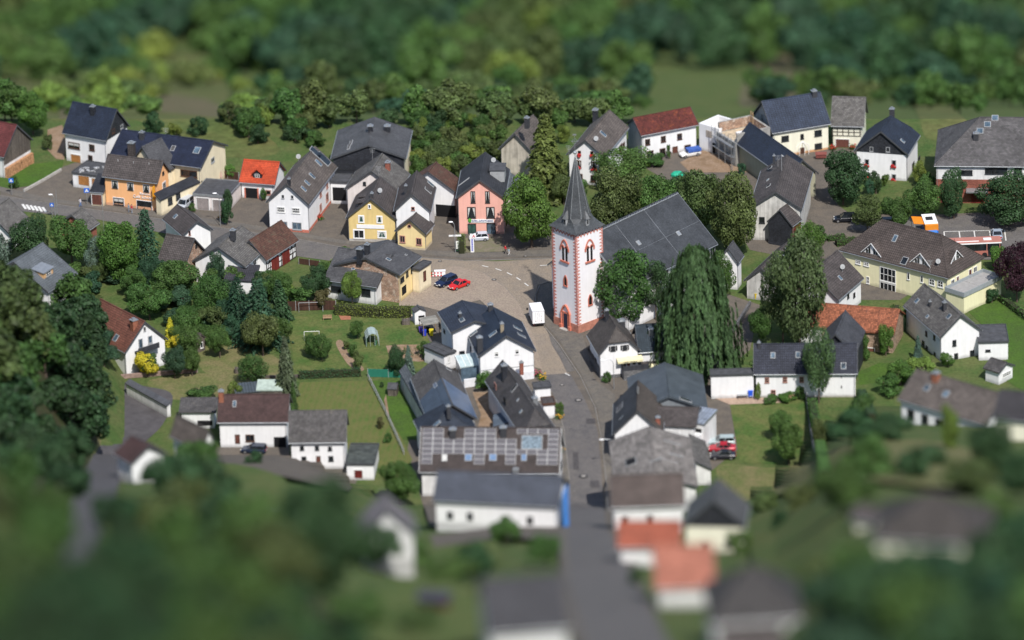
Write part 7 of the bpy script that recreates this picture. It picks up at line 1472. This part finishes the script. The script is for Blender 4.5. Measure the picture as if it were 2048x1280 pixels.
# ------------------------------------------------------------------ trees of the village
TR = [
 (67, 270, 86, 8.2, 'd', 'bright', 'bright green tree on the slope left of the tall white house'),
 (1094, 394, 136, 17.0, 'g', 'conif', 'tall broad drooping conifer behind the pink pharmacy'),
 (1064, 496, 112, 13.2, 'o', 'bright', 'big round broadleaf tree between the pharmacy and the church tower'),
 (1243, 378, 118, 8.2, 'l', 'mid', 'loose green tree in front of the white house with flower boxes'),
 (1226, 492, 128, 14.2, 'd', 'olive', 'olive churchyard tree directly right of the spire'),
 (1308, 474, 112, 12.6, 'd', 'mid', 'low churchyard tree second from the spire behind the nave roof'),
 (1398, 474, 124, 14.2, 'd', 'olive', 'dark olive churchyard tree above the right end of the nave roof'),
 (1460, 510, 108, 15.6, 'o', 'olive', 'tall olive churchyard tree at the right end of the row'),
 (1354, 446, 84, 9.5, 'd', 'dark', 'dark small tree filling the gap in the churchyard row'),
 (1248, 655, 132, 13.6, 'o', 'mid', 'large round tree in front of the church nave'),
 (1312, 640, 76, 10.5, 'd', 'dark', 'darker tree wedged between the round tree and the weeping one'),
 (1396, 750, 176, 24.0, 'w', 'weep', 'huge weeping tree with trailing green curtains beside the church'),
 (1446, 600, 60, 9.0, 'l', 'mid', 'small tree at the back of the weeping tree'),
 (1600, 702, 132, 22.5, 'l', 'birch', 'tall airy birch beside the small cottage'),
 (1566, 690, 90, 17.0, 'l', 'birch', 'second thinner birch left of the tall one'),
 (1622, 530, 56, 8.5, 'l', 'bright', 'light green tree beside the dark slate shed'),
 (1638, 806, 74, 14.0, 'l', 'birch', 'slim birch in front of the ribbed-roof farmhouse'),
 (1686, 410, 92, 10.6, 'o', 'dark', 'neat round tree with bare stem left of the deep blue roof'),
 (1735, 466, 70, 7.2, 'l', 'olive', 'small yellowish tree beside the black hatchback'),
 (1800, 470, 56, 7.2, 'd', 'mid', 'small green tree behind the person in dark blue'),
 (1848, 446, 72, 8.6, 'd', 'mid', 'tree between the white house and the orange van'),
 (1908, 438, 58, 9.2, 'o', 'dark', 'dark upright tree left of the hall entrance'),
 (2016, 452, 130, 9.4, 'o', 'dark', 'wide dark tree right of the hall entrance steps'),
 (2034, 604, 84, 11.8, 'd', 'purple', 'purple-leaved tree at the right edge'),
 (1996, 540, 44, 4.8, 's', 'bright', 'fresh green shrub at the bus front'),
 (1984, 606, 32, 3.6, 's', 'dark', 'dark rounded shrub on the yellow terrace wing corner'),
 (1520, 690, 56, 7.2, 'd', 'mid', 'small tree beside the churchyard path'),
 (1520, 748, 44, 3.0, 's', 'mid', 'flowering shrub at the left end of the ribbed-roof farmhouse'),
 (1740, 395, 26, 4.2, 's', 'teal', 'rounded blue-green shrub against the white house wall'),
 (1752, 388, 36, 4.6, 's', 'dark', 'dark shrub beside the flower-box window'),
 (1838, 372, 38, 5.0, 's', 'ygr', 'yellow-green shrub right of the deep blue roofed house'),
 (1860, 398, 36, 6.0, 's', 'mid', 'green shrub left of the brick hall'),
 (1745, 432, 40, 3.0, 's', 'ygr', 'yellowish low shrub in the strip of garden'),
 (1780, 430, 44, 3.4, 's', 'mid', 'broad low shrub in the strip of garden'),
 (1770, 372, 20, 3.0, 's', 'bright', 'tiny bright bush at the foot of the flower-box wall'),
 (1640, 486, 36, 3.4, 's', 'mid', 'low shrub near the red side boards'),
 # left cluster
 (245, 566, 88, 11.5, 'o', 'bright', 'round bright green tree in the left gardens'),
 (296, 560, 112, 14.2, 'c', 'teal', 'large dark blue-green conifer below the bakery'),
 (60, 530, 96, 9.5, 'd', 'dark', 'dark tree left above the grey-blue roof'),
 (145, 538, 110, 9.5, 'd', 'mid', 'broad green tree behind the grey-blue roof'),
 (200, 560, 56, 8.2, 'l', 'blue', 'bluish slender tree beside the round bright one'),
 (8, 530, 60, 6.5, 's', 'blue', 'blue-grey conifer bush at the left edge'),
 (432, 580, 42, 7.0, 'o', 'teal', 'dark column-shaped evergreen before the white farmhouse'),
 (520, 690, 122, 13.0, 'c', 'teal', 'big dark spreading conifer at the edge of the lawn'),
 (478, 660, 96, 10.5, 'c', 'teal', 'second dark conifer left of the big spreading one'),
 (560, 640, 60, 8.0, 'n', 'dark', 'narrow dark conifer beside the lawn corner'),
 (420, 640, 80, 8.5, 'l', 'mid', 'loose green tree left of the dark conifers'),
 (350, 600, 90, 8.0, 'd', 'mid', 'mid-green tree below the brick-gabled cottage'),
 (300, 640, 88, 7.2, 'd', 'mid', 'leafy tree above the red-brown roof'),
 (380, 720, 60, 6.6, 'l', 'mid', 'light tree near the wooden garden hut'),
 (526, 712, 82, 8.0, 'd', 'olive', 'olive fruit tree at the left side of the lawn'),
 (440, 716, 50, 5.2, 'd', 'mid', 'small bushy tree on the dry meadow'),
 (508, 770, 62, 5.6, 'l', 'mid', 'thin young tree on the meadow edge'),
 (342, 690, 36, 5.4, 'n', 'yel', 'bright yellow pointed cypress above the white gable'),
 (356, 700, 26, 3.2, 's', 'yel', 'bright yellow lower bush beside the yellow cypress'),
 (296, 755, 52, 5.6, 's', 'yel', 'round yellow-green tree in front of the red-brown roofed house'),
 (350, 758, 56, 6.0, 'd', 'teal', 'dark shrubby tree right of the yellow one'),
 (385, 752, 44, 5.0, 'd', 'mid', 'green shrubby tree at the dry meadow corner'),
 (574, 792, 54, 11.6, 'n', 'spruce', 'tall grey-green spruce at the lawn corner'),
 (588, 826, 24, 6.0, 'n', 'mid', 'small narrow conifer below the spruce'),
 (644, 722, 46, 4.8, 'l', 'mid', 'young fruit tree with pale stem on the lawn'),
 (625, 716, 40, 4.6, 'l', 'mid', 'thin fruit tree just left of the pale-stemmed one'),
 (715, 678, 32, 3.6, 'd', 'mid', 'round little tree beside the greenhouse'),
 (796, 752, 44, 5.4, 'o', 'dark', 'dense dark evergreen ball at the garden fence'),
 (818, 748, 32, 5.6, 'n', 'blue', 'blue spruce behind the dark evergreen ball'),
 (718, 738, 26, 3.6, 's', 'olive', 'small shrub on the long bed'), (707, 715, 24, 2.6, 's', 'mid', 'low bush in the middle of the long bed'), (694, 700, 18, 2.2, 's', 'olive', 'low bush at the top of the long bed'),
 (846, 712, 30, 2.8, 's', 'mid', 'shrub in the right garden bed'), (855, 722, 22, 2.2, 's', 'mid', 'shrub at the lower end of the right bed'), (793, 722, 20, 2.0, 's', 'blue', 'grey-green shrub in the garden bed'),
 (705, 608, 50, 6.4, 'd', 'ygr', 'yellow-green tree in front of the rambling house'),
 (630, 600, 66, 6.4, 'd', 'dark', 'dark bushy tree left of the rambling house'), (600, 608, 60, 4.4, 's', 'mid', 'broad shrub by the red board fence'), (570, 600, 50, 3.8, 's', 'ygr', 'yellowish shrub below the half-timbered barn'), (648, 616, 50, 3.6, 's', 'brown', 'reddish-brown shrub at the fence end'),
 (655, 552, 46, 3.6, 's', 'mid', 'bright hedge bush left of the wide low roof'), (690, 520, 30, 2.6, 's', 'bright', 'sunny bush at the corner of the wide low roof'),
 (455, 450, 30, 5.0, 's', 'dark', 'dark bush beside the double garage and lamp'), (456, 430, 22, 5.0, 'o', 'dark', 'upright dark shrub between garage and lamp'), (384, 424, 16, 1.8, 's', 'mid', 'clipped round bush at the silver people carrier'),
 (527, 402, 18, 2.6, 's', 'mid', 'small bush beside the red-roofed garage door'), (95, 300, 26, 3.6, 's', 'olive', 'scrubby bush on the dirt bank'), (30, 378, 24, 2.6, 's', 'mid', 'low bush beside the left crossing sign'),
 (410, 356, 20, 2.2, 's', 'ygr', 'yellowish shrub behind the terrace fence'), (462, 356, 28, 3.0, 's', 'bright', 'green shrub at the right end of the terrace'), (430, 352, 26, 2.0, 's', 'mid', 'low shrub behind the closed parasol'),
 (1310, 330, 56, 2.2, 's', 'mid', 'flower bed shrub along the farmhouse front'), (1337, 318, 12, 3.4, 's', 'mid', 'climber beside the farmhouse door'), (1290, 332, 40, 1.8, 's', 'bright', 'low bright bush at the farmhouse corner'),
 (1484, 350, 20, 2.6, 's', 'teal', 'dark green bush at the olive barn'),
 (1150, 400, 60, 4.6, 's', 'mid', 'shrubbery below the white house beside the spire'), (1128, 410, 50, 6.0, 'd', 'olive', 'olive bush behind the left edge of the spire'),
 (968, 780, 56, 3.2, 's', 'bright', 'leafy vine bush in the courtyard'), (1120, 830, 24, 2.6, 's', 'mid', 'shrub along the pavement beside the narrow house'), (1214, 765, 20, 2.2, 's', 'mid', 'potted shrub beside the inn terrace'),
 (1578, 930, 74, 9.0, 'd', 'mid', 'blurring fruit tree at the foot of the patio lawn'), (1560, 880, 50, 5.6, 'l', 'mid', 'loose little tree on the patio lawn'),
 (1600, 800, 22, 2.6, 's', 'mid', 'shrub at the garden corner of the ribbed-roof farmhouse'), (1575, 802, 50, 1.4, 's', 'bright', 'low border plants below the farmhouse windows'), (1540, 806, 40, 1.4, 's', 'mid', 'low border plants near the patio'), (1516, 800, 14, 3.4, 's', 'ygr', 'climber beside the blue patio bin'),
 (1772, 712, 38, 6.2, 's', 'bright', 'ivy mass hanging over the right end of the orange roof'), (1790, 660, 22, 5.6, 's', 'mid', 'ivy climbing the end of the orange roof'), (1818, 660, 34, 5.0, 's', 'dark', 'dark ivy on the corner of the mottled-roof house'),
 (1836, 722, 28, 5.0, 'n', 'blue', 'blue-grey conifer beside the mottled-roof house'), (1896, 735, 34, 3.4, 's', 'bright', 'round bright bush at the white gable corner'), (1728, 722, 26, 5.0, 's', 'mid', 'ivy on the stone barn wall'),
 (1800, 770, 76, 4.2, 's', 'bright', 'bright green shrub mass below the stone barn'), (1845, 755, 80, 3.6, 's', 'ygr', 'long yellow-green shrub in front of the white gable'), (1775, 790, 60, 4.0, 's', 'mid', 'dense shrub above the broad brown roof'),
 (1720, 850, 80, 5.6, 's', 'mid', 'blurring shrub right of the farmhouse'), (1700, 890, 90, 6.0, 'd', 'dark', 'blurring dark tree below the farmhouse corner'), (1780, 890, 90, 6.0, 'd', 'dark', 'blurring dark tree left of the broad brown roof'), (1640, 900, 40, 6.0, 's', 'olive', 'hedge tree at the end of the low dark fence'),
 (1900, 905, 46, 8.5, 'o', 'ygr', 'blurred column tree in front of the broad brown roof'), (1982, 960, 110, 11.0, 'd', 'dark', 'blurred dark tree before the ivory house'), (1870, 940, 60, 5.0, 's', 'dark', 'blurred dark shrub below the column tree'),
 (1690, 1030, 130, 9.5, 'd', 'mid', 'blurred rounded tree on the dry meadow at right'), (2040, 1000, 100, 9.0, 'd', 'dark', 'blurred tree at the right edge of the lower gardens'),
 (650, 1190, 200, 21.0, 'o', 'dark', 'very large dark blurred tree at the lower left'), (800, 1010, 90, 8.0, 'd', 'mid', 'blurred tree left of the slate-blue roof'), (1092, 1135, 74, 6.0, 'd', 'mid', 'blurred tree left of the road at the bottom'), (760, 1150, 90, 9.0, 'd', 'dark', 'blurred dark tree below the grey-roofed house'),
 (505, 935, 50, 3.2, 's', 'dark', 'blurred dark bush beside the yard'), (592, 915, 28, 3.0, 's', 'bright', 'blurred bright bush left of the small-windowed house'), (400, 965, 110, 8.5, 'd', 'mid', 'blurred green tree in front of the tall white gable'), (330, 1000, 100, 8.0, 'd', 'dark', 'blurred dark tree by the lane'),
 (775, 885, 20, 2.0, 's', 'mid', 'small bush at the foot of the garden slope'), (762, 858, 20, 2.4, 's', 'brown', 'reddish bush on the striped lawn'), (822, 800, 24, 2.8, 's', 'dark', 'dark bush beside the blue-patched barn'), (764, 775, 10, 1.2, 's', 'dark', 'small clipped ball beside the henhouse'), (470, 800, 40, 3.4, 's', 'ygr', 'yellowish shrub in front of the scrap sheds'), (400, 800, 80, 3.2, 's', 'mid', 'rough shrubs above the low white outbuilding'),
 (1560, 1060, 40, 4, 's', 'dark', 'blurred bush on the lower right lawn edge'), (1480, 1110, 60, 5, 's', 'mid', 'blurred bush beside the pale yellow house'), (1270, 1180, 36, 6, 's', 'dark', 'blurred bush left of the terracotta roofs'),
]
for t in TR: tree(*t)
# hedges
hedge('hedge', 'long clipped yellow-green hedge between garden and plaza', [(672, 628), (760, 634), (822, 634)], 1.6, 1.9, 'ygr')
hedge('hedge', 'low dark thuja hedge along the bottom of the garden lawn', [(598, 757), (722, 752)], 1.0, 1.4, 'dark')
hedge('hedge', 'tall clipped hedge block beside the notice board', [(924, 508), (923, 492)], 1.2, 2.4, 'ygr')
hedge('hedge', 'clipped hedge above the brown hipped roof', [(1672, 492), (1712, 486)], 1.4, 1.2, 'mid')
hedge('hedge', 'low square hedge beside the yard lane', [(1655, 482), (1690, 478)], 1.0, 1.0, 'mid')
hedge('hedge', 'hedge behind the wooden street fence', [(630, 560), (680, 528)], 1.4, 1.4, 'ygr')
hedge('hedge', 'dark hedge down the right side of the patio lawn', [(1624, 815), (1640, 900), (1650, 960)], 1.4, 1.8, 'mid', dens=30)
hedge('hedge', 'boundary hedge of the bright lawn at the right edge', [(2000, 600), (2060, 645)], 1.2, 1.2, 'mid', dens=30)
hedge('hedge', 'sloping hedge on the lawn right of the farmhouse', [(1722, 800), (1745, 850)], 1.4, 2.0, 'dark', dens=30)
hedge('ivy', 'creeper growing over the right end of the orange tile roof', [(1780, 690), (1792, 655)], 1.4, 4.4, 'mid', dens=30, cat='climbing plant')
# bush bank behind the pharmacy
k = 0
for y in (300, 318, 336, 356):
    for i in range(7):
        x = 838 + i * 27 + rnd.uniform(-8, 8)
        if y > 330 and x > 925: continue
        tree(x, y + rnd.uniform(-5, 5), rnd.uniform(44, 62), rnd.uniform(3.8, 5.2), 's', rnd.choice(['olive', 'olive', 'ygr', 'mid', 'olive']), 'leafy bush on the overgrown bank behind the pink pharmacy', 'bushes on the bank behind the pharmacy')
# ------------------------------------------------------------------ the wooded hillside beyond the village
def inside(px, py, poly):
    c = False
    for i in range(len(poly)):
        (x1, y1), (x2, y2) = poly[i], poly[i - 1]
        if (y1 > py) != (y2 > py) and px < (x2 - x1) * (py - y1) / (y2 - y1) + x1: c = not c
    return c
OPEN = [[(1290, 150), (1470, 155), (1480, 232), (1290, 232)], [(1490, 215), (1510, 140), (1580, 120), (1600, 200)], [(430, -60), (475, -60), (470, 50), (435, 60)], [(100, 190), (520, 190), (520, 330), (60, 330)], [(0, 170), (110, 170), (110, 230), (0, 230)], [(275, 125), (430, 115), (450, 215), (285, 215)]]
row = 0
py = -70.0
far = []; mass = []
while py < 262:
    w = 112 if py < 200 else 84
    px = -60 + (row % 2) * w * .5
    while px < 2120:
        x = px + rnd.uniform(-22, 22); y = py + rnd.uniform(-9, 9)
        if not any(inside(x, y, o) for o in OPEN):
            far.append((x, y))
        px += w * (.74 if py < 200 else .62)
    py += 26 if py < 180 else 30; row += 1
for x, y in far:
    z = 0
    if y > 205:
        if 100 < x < 280 or 1500 < x < 1850: 
            if y > 212: continue
        if x > 1250 and y > 232: continue
    v = math.sin(x * .006 + 1) + math.sin(y * .02 + x * .011) + rnd.uniform(-1, 1)
    tint = 'dark' if v < -.9 else 'teal' if v < -.1 else 'mid' if v < 1.2 else 'olive' if v < 1.9 else 'ygr' if x < 1150 else 'olive'
    if x > 1500 and tint in ('ygr',): tint = 'olive'
    if y > 215: tint = rnd.choice(['olive', 'mid', 'mid', 'dark', 'olive'])
    big = y < 205; g_ = ground(x, y); pxw = rnd.uniform(95, 140) if big else rnd.uniform(48, 96); W_ = pxw / scl(g_)
    if y < 75: mass.append((tuple(g_), W_, W_ * rnd.uniform(.95, 1.2), jit(tuple(c * 1.1 for c in TINT[tint]))))
    else: tree(x, y, 0, W_ * rnd.uniform(.85, 1.1), 'f', tint, 'leafy tree in the blurred wood beyond the village', 'trees of the wood beyond the village', wm=W_).children[0].color = jit(tuple(c * 1.1 for c in TINT[tint]))
woodmass('far_wood', mass, 'dark green wood fading up the far hillside')
# thicket on the slope just below the back edge
mass = []
yy = 128.0
while yy < 236:
    xx = -40.0
    while xx < 2090:
        x = xx + rnd.uniform(-20, 20); y = yy + rnd.uniform(-6, 6); xx += 46
        if x > 1250 and y > 222 or inside(x, y, OPEN[0]) or inside(x, y, OPEN[1]): continue
        left = x < 560
        if left and math.sin(x * .021) + math.sin(y * .07 + x * .013) > .75: continue
        if not left and y < 175: continue
        g_ = ground(x, y); W_ = rnd.uniform(48, 92) / scl(g_)
        c_ = TINT[rnd.choice(['ygr', 'olive', 'mid', 'ygr', 'olive'] if left else ['mid', 'dark', 'olive', 'mid', 'teal'])]
        mass.append((tuple(g_), W_, W_ * rnd.uniform(.5, .9), jit(tuple(v_ * (1.35 if left else 1) for v_ in c_))))
    yy += 17
woodmass('thicket', mass, 'thicket and bushes on the slope below the back gardens')
# hedgerow growth along the back edge of the village
for i in range(70):
    x = rnd.choice([rnd.uniform(270, 640), rnd.uniform(560, 860), rnd.uniform(830, 1130)]); y = rnd.uniform(236, 300) if x < 640 else rnd.uniform(240, 292)
    if x < 480 and y > 275 or inside(x, y - 5, [(655, 232), (830, 232), (830, 330), (655, 330)]) or (995 < x < 1080): continue
    tree(x, y, rnd.uniform(34, 66), rnd.uniform(3, 5.5), 's', rnd.choice(['olive', 'mid', 'mid', 'ygr', 'dark']), 'overgrown bush along the back edge of the village', 'bushes along the back edge of the village')
# near wood on the slope at the lower left, and the lower right trees
near = []
py = 575.0; row = 0
while py < 1480:
    px = -70 + (row % 2) * 40
    while px < lbx(py) - 22:
        x = px + rnd.uniform(-18, 18); y = py + rnd.uniform(-9, 9)
        if not (inside(x, y, [(90, 1150), (140, 1020), (185, 890), (210, 760), (330, 760), (330, 840), (250, 980), (170, 1170), (90, 1190)])): near.append((x, y))
        px += 84
    py += 36; row += 1
mass = []
for x, y in near:
    v = math.sin(x * .013 + 2) + math.sin(y * .013 + x * .004) + rnd.uniform(-.9, .9); tint = 'dark' if v < .3 else 'mid' if v < 1.1 else 'olive'
    g_ = ground(x, y + 40); W_ = rnd.uniform(88, 125) / scl(g_)
    if y > 1150 or x < lbx(y) - 330 or x < 20: mass.append((tuple(g_), W_, W_ * rnd.uniform(.95, 1.2), jit(TINT[tint])))
    else: tree(x, y + 40, 0, W_ * rnd.uniform(.9, 1.15), 'f', tint, 'leafy tree of the wooded slope at the lower left', 'trees of the lower left slope', wm=W_).children[0].color = jit(tuple(c * .8 for c in TINT[tint]))  # crown tint scaled down: corner light falloff put into the leaf colour
woodmass('near_wood', [(a, b, c, tuple(v_ * .8 for v_ in d)) for a, b, c, d in mass], 'wood with darkened leaf colour filling the lower left corner')
for x, y in [(390, 1090), (320, 1090), (450, 1110), (520, 1130), (370, 1040), (430, 1030), (480, 1180), (560, 1230)]:
    tree(x, y, 0, rnd.uniform(8, 12), 'f', rnd.choice(['olive', 'mid', 'dark']), 'leafy tree of the wooded slope at the lower left', 'trees of the lower left slope', wm=rnd.uniform(8, 10))
for i in range(34):
    x = rnd.uniform(1650, 2080); y = rnd.uniform(1215, 1420)
    if x > 1960: y -= 60
    tree(x, y, 0, rnd.uniform(6, 9), 'f', rnd.choice(['dark', 'dark', 'mid', 'teal']), 'dark leafy tree crowding the lower right corner', 'trees of the lower right corner', wm=rnd.uniform(6, 9))
for x, y in [(1740, 960), (1830, 965), (1600, 1020), (1530, 1030), (1990, 1080), (2040, 1100), (1940, 990), (1560, 1200), (1640, 1190), (900, 1170), (1010, 1090), (950, 1160), (820, 1130), (720, 1260), (840, 1275)]:
    tree(x, y, 0, rnd.uniform(3.5, 6), 'f', rnd.choice(['dark', 'mid', 'mid', 'olive']), 'blurred garden bush in the lower foreground', 'blurred bushes of the foreground gardens', wm=rnd.uniform(5, 8))
# small filler bushes among the left gardens
for i in range(125):
    x = rnd.uniform(150, 600); y = rnd.uniform(545, 745)
    if y > 690 and x > 390 or x > 560 and y > 600 or inside(x, y + 12, [(195, 600), (345, 640), (345, 745), (235, 745)]): continue
    if y < 560 + (x - 180) * .05: continue
    tree(x, y, rnd.uniform(32, 62), rnd.uniform(2.5, 5.8), 's' if i % 2 else 'd', rnd.choice(['mid', 'mid', 'dark', 'olive', 'teal']), 'bushy garden growth among the left conifers', 'garden growth among the left trees')

# vegetable rows in the beds
for i in range(6):
    x0 = 786 + i * 11
    hedge('vegetable_row', 'short row of vegetables in the brown bed of the big garden', [(x0, 695 + i * .5), (x0 + 6, 714)], .35, .3, rnd.choice(['mid', 'bright', 'olive']), dens=40, group='vegetable rows in the garden bed', leaf=.16, cat='vegetables')
